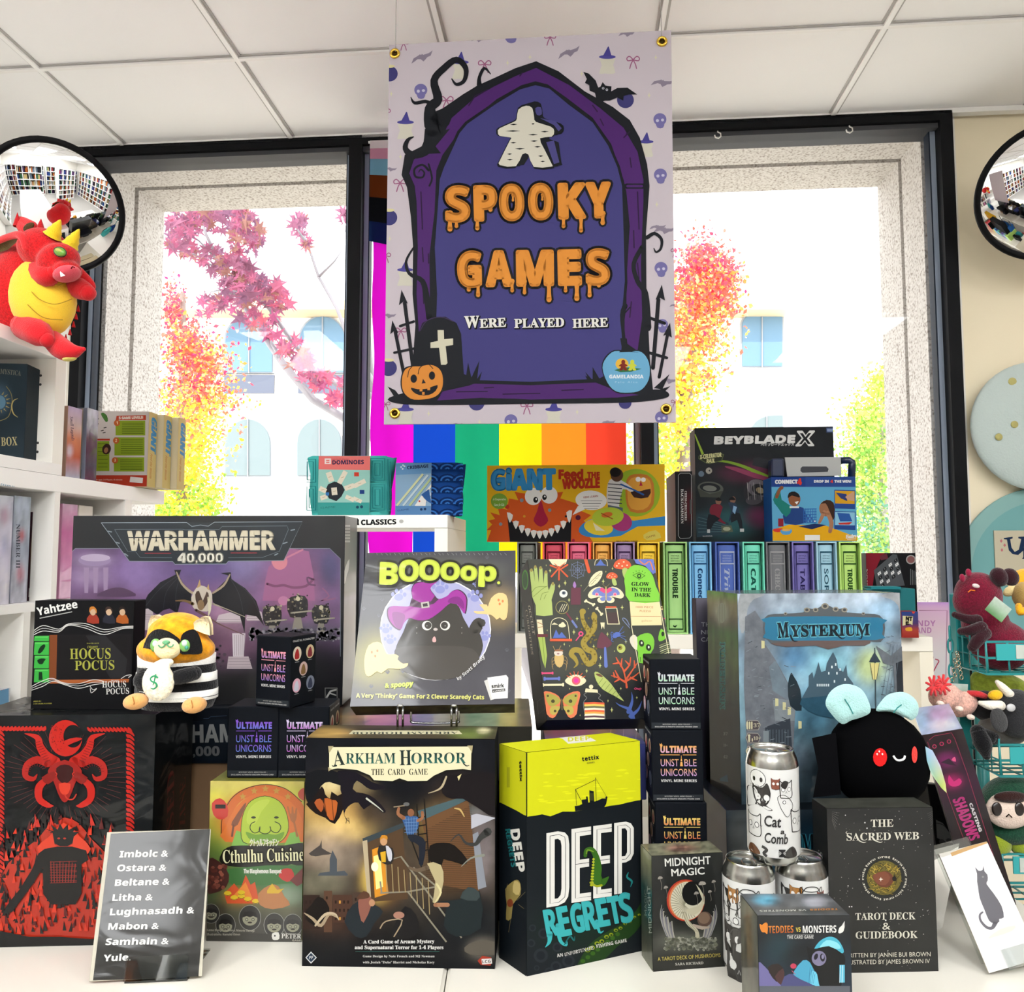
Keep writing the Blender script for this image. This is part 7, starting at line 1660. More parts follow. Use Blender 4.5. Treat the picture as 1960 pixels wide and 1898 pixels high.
for x,y,r in((303,1190,-16),(382,1193,18)):
 m=MB();sg=-1 if x<340 else 1;P=[at(x+a_*sg+3*sg,y+b_+3,YR-.022+c_)for a_,b_,c_ in((-20,4,0),(-12,-8,0),(2,-16,.003),(11,-15,.004),(16,0,0),(17,20,0),(4,16,-.006),(-10,10,-.006))];m.add(P+[p+Vector((0,.012,0))for p in P],[tuple(range(8)),tuple(range(15,7,-1))]+[(j,(j+1)%8,8+(j+1)%8,8+j)for j in range(8)],'ecd4a4');e=m.build('ear','plush',rc,smooth=True)
def facep(x,y,lift=.001):
 """front surface of the raccoon head"""
 v=(y-1222)/56;u=(x-338)/(74-10*max(0,-v));q=max(0,1-min(1,u*u*.72+v*v*.5))**.5
 return at(x,y,YR-.008-51*YR/F*q-lift)
def patch(pts,c,name,par,lift=.001,sm=3,mm='plush'):
 q=catmull(pts,True,sm);cx=sum(p[0]for p in q)/len(q);cy=sum(p[1]for p in q)/len(q);m=MB();V=[facep(cx,cy,lift)];n_=len(q);R_=6
 for k in range(1,R_+1):V+=[facep(cx+(x-cx)*k/R_,cy+(y-cy)*k/R_,lift)for x,y in q]
 Fs=[(0,1+(i+1)%n_,1+i)for i in range(n_)]+[(1+(k-1)*n_+i,1+(k-1)*n_+(i+1)%n_,1+k*n_+(i+1)%n_,1+k*n_+i)for k in range(1,R_)for i in range(n_)]
 m.add(V,Fs,c);return m.build(name,mm,par,smooth=True)
patch([(275,1251),(280,1222),(296,1205),(318,1206),(338,1218),(345,1228),(330,1245),(320,1252)],'0d0c0e','mask',rc,.0035)
patch([(345,1228),(350,1212),(368,1204),(378,1210),(386,1230),(386,1250),(362,1252),(345,1250)],'0d0c0e','mask',rc,.0035)
m=MB();ellb(m,YR,321,1241,24,20,16,'ecd9a8',0,-.046);m.build('muzzle','plush',rc,smooth=True)
m=MB();ellb(m,YR,318,1229,7,4,6,'6aa878',0,-.055);m.build('nose','plush',rc,smooth=True)
m=MB();m.tube([at(x,y,YR-.0585)for x,y in catmull([(303,1234),(307,1238),(313,1237),(318,1231),(323,1237),(329,1237),(332,1233)],False,4)],.0009,'5a9a70',6);m.build('mouth','cloth',rc)
for x,y in((298,1235),(354,1234)):
 m=MB();ellb(m,YR,x,y,10,12.5,6,'8cd06a',0,-.0455);e=m.build('eye','gloss',rc,smooth=True)
 m=MB();ellb(m,YR,x-1,y-3,5,6,3.5,'e4f4ec',0,-.0485);ellb(m,YR,x+3,y+5,3.4,3.6,3.5,'3cae94',0,-.0485);m.build('iris','gloss',e,smooth=True)
m=MB();limb(m,YR,[(372,1288,13,-.035),(345,1295,14,-.048),(322,1300,9,-.052)],'121214');m.build('arm','plush',rc,smooth=True)
m=MB();limb(m,YR,[(274,1290,11,-.03),(268,1305,12,-.04),(285,1312,8,-.045)],'121214');m.build('arm','plush',rc,smooth=True)
m=MB();ellb(m,YR,303,1305,29,34,17,'eee6cc',0,-.058);ellb(m,YR,303,1275,13,10,9,'eee6cc',0,-.056);ellb(m,YR,314,1269,19,9,9,'f0e8ce',12,-.056);bg=soft(m.build('money_bag','plush',rc),remesh=.0025,smooth=5)
fn_=lambda x,y:at(x,y,YR-.058-17.6*YR/F*max(0,1-((x-303)/29)**2-((y-1305)/34)**2)**.5)
m=MB();m.tube([fn_(x,y)for x,y in catmull([(302,1297),(296,1293),(289,1297),(290,1303),(298,1307),(300,1313),(294,1318),(287,1315)],False,4)],.0011,'2f8a5c',6);m.tube([fn_(x,y)for x,y in((298,1290),(295,1305),(290,1321))],.0008,'2f8a5c',6);m.build('dollar_sign','cloth',bg)
for x,y in((260,1342),(372,1349)):
 m=MB();ellb(m,YR,x,y,21,14,22,'d8a060',6,-.062);e=m.build('foot','plush',rc,smooth=True)
 m=MB();m.tube([at(x-6,y-9,YR-.077),at(x-3,y+2,YR-.0785),at(x-4,y+9,YR-.075)],.0007,'a8703c',6);m.build('toe_seam','cloth',e)
# ======== black mystery boxes with foil lettering
def unibox(a,w,h,d,ya,label,c1,c2,side=None,first=False):
 bx=Box(a,yaw(ya,w),Vector((0,0,h)),Vector((-sin(ya),cos(ya),0))*d)
 o=carton('figure_box',label,'box',bx,'0e1219','satin','small black boxes with foil lettering')
 A=Art(bx.front,base=3e-4);A.uv();A.R(.02,.895,.98,.975,'2b2f34');A.split('label_band','satin',o)
 k=dict(c=c1,c2=c2)
 A.T('ULTIMATE',.17,.31,.865,.31,.088,k='ss',bold=.004,**k);A.P([(.16,.22),(.15,.18),(.175,.195),(.19,.175),(.2,.205),(.215,.2),(.2,.235)],c1)
 A.R(.165,.338,.54,.347,c1);A.R(.60,.338,.865,.347,c1);A.P([(.545,.5),(.572,.34),(.60,.5)],c1);A.R(.54,.385,.61,.393,'0e1219');A.R(.54,.43,.61,.44,'0e1219')
 A.T('UNST',.17,.5,.52,.5,.10,**k);A.T('BLE',.63,.5,.865,.5,.10,**k);A.T('UNICORNS',.17,.635,.865,.635,.10,**k)
 A.T('VINYL MINI SERIES',.17,.72,.865,.72,.036,'e8e8e4','ss');A.T('MYSTERY VINYL MINI FIGURE +',.24,.928,.80,.928,.017,'a8a8a4','ss');A.T('EXCLUSIVE ULTIMATE UNICORN PROMO CARD',.09,.962,.92,.962,.017,'c8c8c4','ss')
 A.done('foil_lettering','satin',o)
 A=Art(bx.right if side!='L' else bx.left,base=3e-4);A.uv()
 for i,(x,y,c,q)in enumerate(((.25,.25,'e8d8c0','b03030'),(.75,.25,'e0c8a0','8a3038'),(.5,.48,'d8b8b0','8a6a40'),(.25,.70,'f0b8c8','d8d8e8'),(.78,.70,'8a90a0','3c4258'))):
  A.E(x,y,.16,.10,c);A.P([(x-.09,y+.07),(x-.07,y-.02),(x,y-.07),(x+.06,y-.03),(x+.08,y+.07)],q,2);A.R(x-.08,y+.115,x+.08,y+.123,'a8a8a8')
 A.T('COLLECT ALL 10 CHARACTERS!',.08,.08,.92,.08,.026,'d8d8d4','ss');A.done('side_print','satin',o)
 return bx
hC=.0985;zC=CTH.O.z+CTH.V.length+.0005;YU=1.125
def uat(x,z,Y=YU):p=at(x,1400,Y);p.z=z;return p
unibox(uat(436,zC),.0715,hC,.066,0,'black foil-lettered box, left of the pair on the green game','8a5ad0','6a8ae0')
unibox(uat(533,zC),.0715,hC,.066,0,'black foil-lettered box half hidden by the painted cover, right of the pair','d8c8e8','c060c8')
unibox(uat(487,zC+hC+.0006,1.13),.0600,.0985,.058,-.40,'single black foil-lettered box on top of the pair, turned to show its side','f0a0a8','9a80d8')
hS=.0955;YS=1.09
for i,(dx,c1,c2,lb)in enumerate(((0,'e8c8a0','e8a878','lowest box of the black foil-lettered stack, hidden by the tarot boxes'),(5,'f0d070','e87858','third box down in the black foil-lettered stack, behind the mushroom tarot'),(0,'f0b060','c8a0e0','second box down in the black foil-lettered stack'),(-2,'d8d8e0','a8e0b0','topmost box of the four-high black foil-lettered stack, mint foil'))):
 p=uat(1247+dx,TZ+.0003+i*(hS+.0004),YS);unibox(p,.0700,hS,.060,-.01,lb,c1,c2,'L')
# ======== flat boxes and the black cat game on its wire stand
zF=1.046
def painted_top(b,o,blobs,base='5c4a3c'):
 A=Art(b.top,0,0,1);A.G(40,14,base,blobs,noise_amp=1.1,nsc=10);A.done('lid_art','gloss',o)
plain('game_box','plain dark box at the bottom of the hidden stack behind the painted cover',640,985,1.17,.18,TZ+.0003,.968,'17181c')
b,o=plain('game_box','flat game box with a brown painted lid under the wire stand',610,1018,1.165,.22,.9683,zF,'3a3830')
painted_top(b,o,[(700,1375,60,12,'c89a4c',.8),(800,1378,50,12,'8a6a70',.6),(930,1372,60,20,'b8a898',.8),(860,1390,60,10,'c8bca0',.6)])
A=Art(b.right);A.uv();A.G(14,10,'8a8470',[(.5,.5,.3,.3,'b8a488',.7)],noise_amp=1.0);[A.R(.1,.2+k*.12,.6,.24+k*.12,'c86a4a')for k in range(4)];A.done('side_art','satin',o)
bl,br,tl=at(670,1352,1.10),at(985,1347,1.10),at(702,1058,1.20)
U,V=br-bl,tl-bl;Nn=U.cross(V).normalized();b=Box(bl,U,V,-Nn*.046)
o=carton('game_box','square grey game box in film with a wide-eyed black cat in a purple witch hat','box',b,'3c3a36','wrap')
A=Art(b.front,640,1030,4.866)
A.G(30,30,[(0,'45444a'),(.5,'3e3d40'),(1,'4a484e')],[(980,300,560,110,'6a6c5c',.6),(1530,640,150,170,'a89060',.7),(400,1130,240,230,'a8a04c',.8)],noise_amp=.25)
rs=random.Random(12)
for _ in range(26):x,y=rs.uniform(260,1640),rs.uniform(160,1500);A.E(x,y,12,10,'57555c');[A.E(x+16*cos(t),y-16*abs(sin(t))-4,5,6,'57555c')for t in(.3,1.1,2,2.8)]
A.E(942,850,518,476,'e8e6e8');A.E(942,850,508,466,'a8a8cc')
for x,y,s in((600,550,1.1),(985,480,1.2),(1310,560,1.1),(480,860,.9),(520,960,.9),(1400,930,.9),(1330,440,.7)):A.E(x,y,38*s,30*s,'8c90c4');[A.E(x+55*s*cos(t),y-55*s*sin(t),15*s,19*s,'8c90c4')for t in(.4,1.2,1.9,2.7)]
CT='3a362f'
body=[(560,1130),(580,1000),(640,880),(680,780),(740,700),(900,700),(1040,620),(1090,590),(1160,640),(1200,740),(1250,830),(1310,950),(1350,1080),(1330,1180),(1220,1270),(1060,1310),(860,1310),(700,1260),(600,1200)]
A.L([(1290,1000),(1300,880),(1340,800),(1370,790)],[90,110,110,80],CT,5);A.L([(1320,1120),(1350,1000),(1310,860)],[50,70,60],CT,4);A.P(body,CT,3)
A.P([(560,1080),(640,1010),(1200,1010),(1340,1090),(1330,1180),(1180,1285),(940,1322),(720,1275),(590,1190)],'46413a',3)
hat=[(500,700),(510,650),(560,632),(640,636),(705,630),(730,560),(720,500),(740,440),(790,415),(900,410),(960,405),(915,440),(895,480),(930,530),(970,570),(1050,540),(1090,500),(1150,485),(1205,520),(1230,580),(1215,700),(1180,665),(1120,600),(1060,620),(980,690),(880,755),(780,765),(700,745),(650,790),(620,850),(560,820),(515,760)]
A.P([(865+(x-865)*1.03,620+(y-620)*1.045)for x,y in hat],'45283f',3);A.P(hat,'9c2c94',3);A.P([(540,700),(600,690),(660,720),(640,800),(610,850),(560,800)],'80207c',3);A.P([(1080,560),(1150,545),(1200,590),(1205,660),(1150,620),(1060,600)],'80207c',3)
A.P([(710,595),(720,560),(800,600),(900,590),(935,540),(970,572),(930,610),(800,650),(700,635)],'4a2a44',0);A.P([(806,600),(880,590),(888,645),(814,655)],'b8b4a8');A.P([(822,612),(866,606),(872,634),(828,640)],'3c2c38')
for x in(863,1032):A.E(x,815,46,44,'e6e3d8');A.E(x+(10 if x<900 else-6),813,33,33,'3a362f');A.E(x,818,3,3,'fff')
A.E(943,850,20,13,'c8bcb4');A.P([(935,915),(950,950),(940,970),(915,965),(915,935)],'d8a8a4',2)
for s,x0 in((-1,730),(1,1150)):
 for k in(-1,0,1):A.L([(x0-38*s*-1*s,860+k*22),(x0+38,860+k*28*-s*(1 if s<0 else-1))],6,'d8d4c8',cap=False)
gh='efd48c'
A.P([(285,1100),(320,1000),(400,965),(455,1000),(490,1080),(560,1080),(600,1100),(590,1130),(640,1170),(688,1165),(670,1200),(600,1220),(500,1215),(440,1260),(400,1240),(360,1270),(320,1290),(290,1260),(280,1180)],gh,2)
A.P([(1430,640),(1460,560),(1530,510),(1600,530),(1618,620),(1605,740),(1570,765),(1540,740),(1510,760),(1460,715),(1330,705),(1300,680),(1400,680),(1350,620),(1420,620)],'ecc888',2)
for x,y in((350,1062),(402,1050),(382,1098),(1530,578),(1568,588),(1540,614)):A.E(x,y,10,13,'d8824c')
A.P([(1395,1330),(1440,1310),(1490,1500),(1455,1510)],'d0cdc6');A.P([(1425,1300),(1600,1275),(1620,1300),(1615,1490),(1470,1500)],'eceae4');A.P([(1470,1410),(1590,1400),(1592,1425),(1470,1440)],'2c2a2a')
for k in range(30):A.L([(395+k*41,140),(400+k*41+(k%3)*8,160)],3,'8a8a88',cap=False)
A.split('cover_art','wrapflat',o,'cat and ghosts picture')
LG='c9d84a'
for ch,x0,x1,y,h_ in(('B',428,585,425,190),('O',605,780,395,180),('O',790,975,385,172),('O',992,1160,385,150),('o',1178,1322,388,160),('p',1350,1500,392,158)):
 A.T(ch,x0,y,x1,y+6,h_,LG,'ss',ol=32,olc='45433a')
for ch,x0,x1,y,h_ in(('B',428,585,425,190),('O',605,780,395,180),('O',790,975,385,172),('O',992,1160,385,150),('o',1178,1322,388,160),('p',1350,1500,392,158)):
 A.T(ch,x0,y,x1,y+6,h_,LG,'ss',bold=9)
A.E(1532,420,30,30,'45433a');A.E(1530,418,14,14,LG)
A.T('& spoopy',475,1396,738,1376,44,LG,'si',bold=3);A.T('A Very "Thinky" Game For 2 Clever Scaredy Cats',205,1485,1395,1502,38,'e0dc7c','ss',bold=.8)
A.T('by Scott Brady',0,0,1,0,1,'d8d6d4','ss',fn=lambda a,b_:(1150+255*a-22*b_*(.5+.3*a),1325-215*a**1.15-26*b_));A.T('smirk',1466,1398,1580,1390,34,'1c1c1c','ss',bold=1);A.T('& LAUGHTER',1478,1434,1585,1422,14,'ecebe6','ss')
A.done('title_lettering','wrapflat',o)
A=Art(b.bottom);A.uv();A.G(40,6,'6a5c3c',[(.8,.5,.2,.5,'8a8a70',.7)],noise_amp=1.2,nsc=16);A.done('side_art','wrapflat',o)
ez=thing('wire_easel','chrome wire stand holding up the black cat game','stand',at(820,1390,1.12))
m=MB();Yb=1.095
for x in(766,869):
 for dx in(-5,5):m.tube([at(x+dx,1352,Yb+.004),at(x+dx,1360,Yb-.012),at(x+dx,1400,Yb+.03)*1.0],.0016,'c8c8c8',8)
 m.tube([at(x-5,1350,Yb-.012),at(x+5,1350,Yb-.012)],.0018,'c8c8c8',8)
lp=[at(x,y,1.13)for x,y in catmull([(787,1358),(787,1376),(795,1383),(870,1383),(878,1376),(878,1358)],False,4)];m.tube(lp,.0016,'c8c8c8',8)
m.build('wire_frame','metal',ez,smooth=True)
# ======== glow-in-the-dark puzzle
plain('game_box','dark box hidden behind the yellow-topped game, at the foot of its stack',1030,1228,1.14,.2,TZ+.0003,.952,'121318')
b,o=plain('game_box','flat lilac-blue box peeping out between the puzzle and the yellow-topped game',1045,1236,1.13,.22,.9525,1.0295,'3c4480')
A=Art(b.top,580,1320,2.45);A.G(16,8,'5a62a8',[(1560,190,60,20,'a8aee0',.9)]);[A.L([(x,240),(x+10,120)],3,'c8ccf0',cap=False)for x in(1440,1500,1560)];A.done('lid_art','gloss',o)
bl,br,tl=at(1047,1378,1.135),at(1309,1374,1.15),at(1010,1070,1.225);D=at(1027,1398,1.185)-bl
b=Box(bl,br-bl,tl-bl,D)
o=carton('puzzle_box','tall charcoal puzzle box scattered with moths, bones, mushrooms and a snake','box',b,'111214','satin')
A=Art(b.front,980,1040,4.9)
A.G(30,34,[(0,'45463f'),(.7,'474840'),(.9,'1e2023'),(1,'16181b')],[(1150,1500,260,260,'14161a',.9)])
OR2,GN,CRM2,BLU,PKK='d9603c','b0c070','e6dcb4','5a70b8','e0507c'
def spark(x,y,s=14,c='cfd080'):A.P([(x,y-s),(x+s*.18,y-s*.18),(x+s*.6,y),(x+s*.18,y+s*.18),(x,y+s),(x-s*.18,y+s*.18),(x-s*.6,y),(x-s*.18,y-s*.18)],c)
rs=random.Random(6)
for x,y in((320,205),(498,370),(442,400),(648,395),(880,265),(942,235),(1032,600),(535,530),(610,705),(540,960),(830,1070),(825,1145),(900,1475),(935,1560),(638,1610),(1020,1360),(1068,920),(1280,800),(1330,870),(357,255),(715,610),(765,965),(855,355),(895,850),(580,830),(330,815),(490,945),(700,1195),(540,1362),(960,1010),(1170,1445)):spark(x,y,rs.choice([10,16,22,26]))
A.P([(180,400),(165,250),(180,235),(200,260),(215,360),(205,225),(218,208),(235,230),(250,370),(255,225),(268,215),(285,235),(295,380),(305,265),(320,255),(332,275),(335,400),(345,440),(365,385),(382,365),(402,385),(400,430),(370,530),(375,560),(382,670),(300,682),(225,672),(222,580),(185,490)],GN,0)
for q in([(185,460),(230,410),(325,405)],[(200,500),(280,430),(330,400)],[(265,530),(285,470),(340,455)],[(300,520),(320,480)]):A.L(q,4,'6c7c34',3)
for x,y in((182,250),(218,220),(268,228),(318,268),(383,378)):A.E(x,y,12,16,'9a8c4c')
A.P([(335,140),(520,140),(505,190),(450,215),(380,200)],CRM2,0)
for q in([(370,310),(440,230),(500,180)],[(520,310),(450,240),(400,190)],[(440,340),(442,220)],[(360,205),(420,230)],[(520,200),(460,240)]):A.L(q,[16,12,6][:len(q)],OR2)
for r in(25,50,75):A.L([(615+r*cos(t)*(1.0 if i%2 else .85),250+r*sin(t)*1.0)for i,t in enumerate([k*pi/4 for k in range(9)])],3,'7c86a8',cap=False)
for k in range(8):A.L([(615,250),(615+85*cos(k*pi/4),250+85*sin(k*pi/4))],3,'7c86a8',cap=False)
A.L([(690,150),(722,265)],30,OR2);A.L([(775,205),(785,160),(835,140),(885,160),(895,210)],5,CRM2,4);A.P([(780,208),(800,190),(830,150),(860,192),(890,208)],BLU)
A.P([(715,390),(740,320),(790,270),(845,258),(840,310),(800,370),(740,405)],CRM2,2);A.L([(672,448),(740,360),(830,275)],5,'8a8468');[A.L([(740+k*22,385-k*26),(765+k*22,365-k*22)],4,'6c684c')for k in range(4)]
for cx,cy,s in((1032,205,1.55),(935,310,1.0)):
 A.P([(cx-50*s,cy+12*s),(cx-40*s,cy-22*s),(cx,cy-40*s),(cx+45*s,cy-20*s),(cx+52*s,cy+12*s),(cx,cy+25*s)],OR2,3);A.P([(cx+2*s,cy+22*s),(cx+30*s,cy+18*s),(cx+48*s,cy+75*s),(cx+22*s,cy+85*s),(cx+5*s,cy+60*s)],GN,2)
 for a_,b_ in((-20,-10),(10,-20),(30,0),(0,5),(-32,4)):A.E(cx+a_*s,cy+b_*s,5*s,4*s,CRM2)
for s in(-1,1):
 X=lambda x:880+s*x
 A.P([(X(5),440),(X(60),405),(X(130),430),(X(170),485),(X(140),518),(X(60),500),(X(10),520)],CRM2,2);A.P([(X(5),440),(X(55),415),(X(110),435),(X(130),480),(X(60),490),(X(8),500)],'7884c0',2);A.P([(X(4),430),(X(45),412),(X(60),440),(X(10),470)],PKK);A.E(X(85),478,17,17,'f0a0b0');A.E(X(85),478,9,9,PKK)
 A.P([(X(5),500),(X(70),510),(X(80),540),(X(50),560),(X(10),550)],CRM2,2);A.P([(X(5),500),(X(55),512),(X(40),540),(X(8),535)],'7884c0',2);A.L([(X(4),410),(X(35),378)],4,'8a7a4c')
A.L([(880,410),(882,520)],12,'c8b070');A.R(552,415,645,575,'6a3c48');A.P([(585,355),(602,395),(588,420),(570,395)],'a87cb8',2);A.E(482,472,38,36,'e4e2d8');A.E(485,465,18,16,'5c6470');A.E(485,465,7,7,'1a1c20')
A.E(470,600,62,62,'9a9058');A.E(470,600,56,56,'43443d');[A.L([(440+k*20,640),(475+k*20,570)],5,CRM2,cap=False)for k in range(3)];A.L([(512,655),(560,720)],16,'7a3c48');A.L([(565,728),(605,785)],20,'7480b8')
for q in([(690,540),(765,575)],[(795,610),(840,665)]):A.L(q,14,CRM2);[A.E(x+d,y-d,10,10,CRM2)for x,y in q for d in(-5,5)]
A.R(878,590,978,604,OR2);A.P([(872,608),(985,604),(1010,760),(892,760)],CRM2);A.P([(880,614),(978,610),(1000,752),(900,752)],'45463f');A.P([(884,650),(982,645),(998,748),(902,750)],'4e3e3c')
SN='a08c3c'
A.L([(580,1165),(610,1130),(590,1080),(555,1040),(580,1000),(640,1010),(680,1080),(720,1130),(770,1090),(760,1020),(700,990),(670,930),(720,860),(770,790),(775,700),(765,660)],[6,24,40,48,50,52,54,54,54,54,54,54,54,50,36,34],SN,5)
A.L([(700,880),(720,830),(680,760),(660,700),(655,650)],[40,48,42,36,40],SN,4);A.E(662,640,30,28,SN);A.E(770,690,28,36,SN)
A.dots(55,640,700,790,1150,(6,10),['7c6a28'],2)
A.L([(365,900),(362,780),(380,720),(440,698),(500,720),(525,770),(540,895)],6,CRM2,4);A.P([(382,888),(412,808),(440,860),(465,830),(510,885)],BLU);A.R(355,895,562,918,OR2);A.P([(370,762),(395,742),(432,762)],CRM2,0);A.E(470,770,34,18,CRM2);A.E(475,757,18,18,CRM2)
A.L([(600,910),(640,860)],10,PKK);A.E(645,848,24,24,PKK);A.E(645,848,11,11,'45463f');A.P([(828,742),(868,742),(864,805),(850,775),(838,808)],CRM2,0)
A.L([(1110,800),(1040,720),(1045,700),(1075,720),(1100,770)],8,'7c86a8',3);A.E(985,855,32,24,BLU);A.E(965,868,24,20,BLU)
for k in range(4):A.L([(985,860),(1020+k*12,810+k*30),(1040+k*10,780+k*48)],5,BLU,3);A.L([(965,865),(935-k*2,830+k*26),(925+k*8,860+k*20)],5,BLU,3)
A.P([(830,840),(850,838),(930,920),(925,960),(860,985),(795,975),(808,900)],'6a3c48',2);A.L([(872,980),(880,1150)],[20,34],'6a7cc0');A.E(1022,985,40,42,'b8c46c');A.E(1012,978,22,22,'8a7c34');A.E(1010,976,9,9,'2a2c20')
A.P([(230,715),(280,715),(295,850),(245,850)],CRM2);A.L([(240,740),(285,760)],6,'a86c4c');A.L([(243,790),(290,780)],6,'a86c4c');A.P([(243,878),(305,870),(328,1050),(312,1172),(285,1100)],'a8bc5c',0);A.L([(285,880),(308,1150)],4,'6c8034');A.R(232,850,335,880,'6a3438')
A.P([(400,1050),(480,1045),(478,1130),(445,1165),(405,1130)],'d0b070',2);A.E(435,1028,42,28,'dcd0c0');A.E(432,1034,12,8,'a87c80');A.P([(398,1000),(430,990),(480,1000),(478,1012),(400,1012)],'9a6a4c');A.L([(400,1000),(385,965)],5,'b0905c');A.L([(440,995),(458,960)],5,'b0905c')
for k in range(3):A.L([(400,1065+k*28),(375,1080+k*35),(375+k*5,1140+k*20)],4,'b0905c',3);A.L([(480,1065+k*28),(510,1070+k*35),(520-k*8,1130+k*30)],4,'b0905c',3)
for q in([(1075,1350),(1065,1280),(1040,1180),(990,1100),(975,1070)],[(1050,1200),(1100,1140),(1110,1070)],[(1065,1280),(1120,1200),(1175,1120)],[(1060,1300),(990,1260),(930,1240)],[(1070,1290),(1140,1250),(1190,1210)],[(1000,1120),(945,1130)],[(1020,1150),(1030,1080)],[(1100,1140),(1060,1100)],[(1000,1262),(965,1190)],[(1150,1160),(1145,1100)],[(1110,1260),(1170,1285)],[(960,1250),(950,1210)],[(1010,1270),(960,1300)]):A.L(q,[20]+[13]*(len(q)-2)+[8],OR2,3)
A.P([(495,1290),(540,1245),(600,1230),(660,1250),(695,1290),(650,1330),(590,1340),(535,1325)],CRM2,3);A.E(600,1287,40,40,'d8606c');A.E(600,1287,22,22,'e8389c')
for k in range(6):a_=-2.6+k*.42;A.L([(598+62*cos(a_),1285+50*sin(a_)),(598+98*cos(a_),1285+84*sin(a_))],7,OR2)
for q,c,w in(([(280,1218),(380,1216)],PKK,16),([(305,1270),(440,1268)],'6a78c0',22),([(290,1328),(478,1325)],CRM2,20)):A.L(q,w,c);[A.E(x,y+d,w*.5,w*.45,c)for x,y in q for d in(-w*.4,w*.4)]
A.P([(770,1215),(800,1205),(860,1250),(930,1320),(1000,1420),(1050,1482),(960,1430),(850,1370),(790,1290)],'b4c06c',2);[A.L([(800+k*34,1330+k*24),(850+k*32,1265+k*28)],4,'6c7c3c',cap=False)for k in range(6)];A.P([(780,1225),(820,1222),(852,1252),(820,1250)],'6c4c3c',2)
for s in(-1,1):
 X=lambda x:465+s*x
 A.P([(X(8),1470),(X(60),1410),(X(150),1385),(X(175),1420),(X(150),1520),(X(140),1600),(X(85),1640),(X(40),1590)],'e07a50',2);A.P([(X(10),1475),(X(60),1425),(X(140),1405),(X(150),1440),(X(120),1520),(X(60),1520)],'a8a048',2);A.P([(X(14),1530),(X(100),1530),(X(110),1590),(X(70),1610),(X(40),1580)],'b8a850',2);A.E(X(82),1480,17,17,'4c4424');A.E(X(130),1430,10,10,'4c4424');A.E(X(62),1572,13,13,'4c4424')
A.L([(465,1460),(468,1560)],10,'6c6448');A.P([(690,1360),(800,1372),(805,1400),(682,1395)],CRM2);A.E(740,1345,20,20,CRM2)
A.L([(700,1400),(672,1420),(700,1450),(668,1500),(690,1640)],5,'8a8a84',3);A.L([(800,1402),(830,1425),(810,1455),(860,1500),(870,1650)],5,'8a8a84',3)
for k,c in enumerate(('e0603c','e8c860','6a6a4c','ece4cc','e0603c','e8a84c','ece4cc','5c3c48','ece4cc')):y=1492+k*18;A.P([(674+min(k,4)*2,y),(770,y-5),(864,y+2),(866,y+20),(770,y+14),(678,y+19)],c)
A.L([(1130,1640),(1100,1560),(1010,1520),(972,1492)],[44,30,14,3],'4a62a8',4);A.L([(1090,1580),(1125,1480),(1120,1395)],[40,22,3],'4a62a8',4);A.L([(1110,1620),(1180,1560),(1215,1480)],[40,22,3],'4a62a8',4);A.L([(1145,1362),(1160,1355),(1178,1370),(1200,1358),(1210,1365),(1195,1375),(1178,1360),(1155,1372),(1145,1362)],5,PKK,3)
A.P([(1098,770),(1390,770),(1520,1110),(1180,1110)],'3c3e38');A.P([(1240,845),(1300,850),(1332,910),(1325,990),(1300,1030),(1300,1120),(1190,1120),(1180,1020),(1150,960),(1170,880)],'7cc43c',2);A.P([(1130,860),(1170,880),(1170,1000),(1120,960),(1100,900)],'dcd4c0',2)
for x,y in((1212,938),(1278,978)):A.E(x,y,24,32,'26301c',-15);A.E(x+2,y-4,8,12,'dfe8d0')
for k in range(4):A.L([(1200+k*26,1066),(1204+k*27,1112)],5,'26301c',cap=False)
A.P([(1370,880),(1395,800),(1440,850),(1430,900),(1380,920)],'7cc43c',2);A.E(1412,850,14,22,'26301c')
for k in range(10):A.L([(1380+k*3,960+k*18),(1430+k*5,940+k*17),(1490,920+k*20)],7,'c8cc9c' if k%2 else '8a9060',2)
A.P([(1100,545),(1380,548),(1405,768),(1118,772)],'ead9a6');A.P([(1100,545),(1060,420),(1055,300),(1110,220),(1180,205),(1265,235),(1320,310),(1345,400),(1382,548)],'84cc44',2)
A.L([(1112,685),(1398,688)],3,'a85a34',cap=False);A.L([(1100,545),(1380,548)],3,'3c5c24',cap=False);A.L([(1118,772),(1212,1300)],7,'e0d8b0',cap=False);A.L([(1378,548),(1480,1100)],7,'e0d8b0',cap=False)
A.P([(1128,300),(1190,272),(1250,306),(1190,342)],'2c4c1c');A.P([(1136,300),(1190,278),(1242,306),(1190,336)],'84cc44');A.E(1190,307,20,22,'2c4c1c');A.E(1190,307,9,9,'84cc44');[A.L([(1190+62*cos(t),305+40*sin(t)),(1190+72*cos(t),305+52*sin(t))],4,'2c4c1c')for t in(-2.5,-2,-1.57,-1.1,-.6)]
A.P([(1140,150),(1360,150),(1375,260),(1320,290),(1290,260),(1250,215),(1160,190)],'6a78c0',0);A.L([(1190,160),(1240,200),(1290,170),(1320,250)],10,'e0803c',3);A.P([(1440,670),(1452,690),(1468,700),(1450,715),(1448,740),(1434,716),(1420,705),(1436,695)],'e0407c');A.R(1395,590,1450,625,'c8b880');A.R(1395,600,1450,612,'5c4c2c')
A.split('cover_art','satin',o,'charcoal cover with curiosities')
for t,x0,x1,y in(('GLOW',1118,1282,398),('IN THE',1118,1302,450),('DARK',1145,1296,500)):A.T(t,x0,y,x1,y+4,34,'1c2c14','sb',bold=1)
A.T('1000 PIECE',1160,606,1322,610,18,'b06038','mo');A.T('PUZZLE',1196,644,1300,646,18,'b06038','mo');A.T('galison',1212,735,1310,736,18,'b89a70','')
A.done('title_lettering','satin',o)
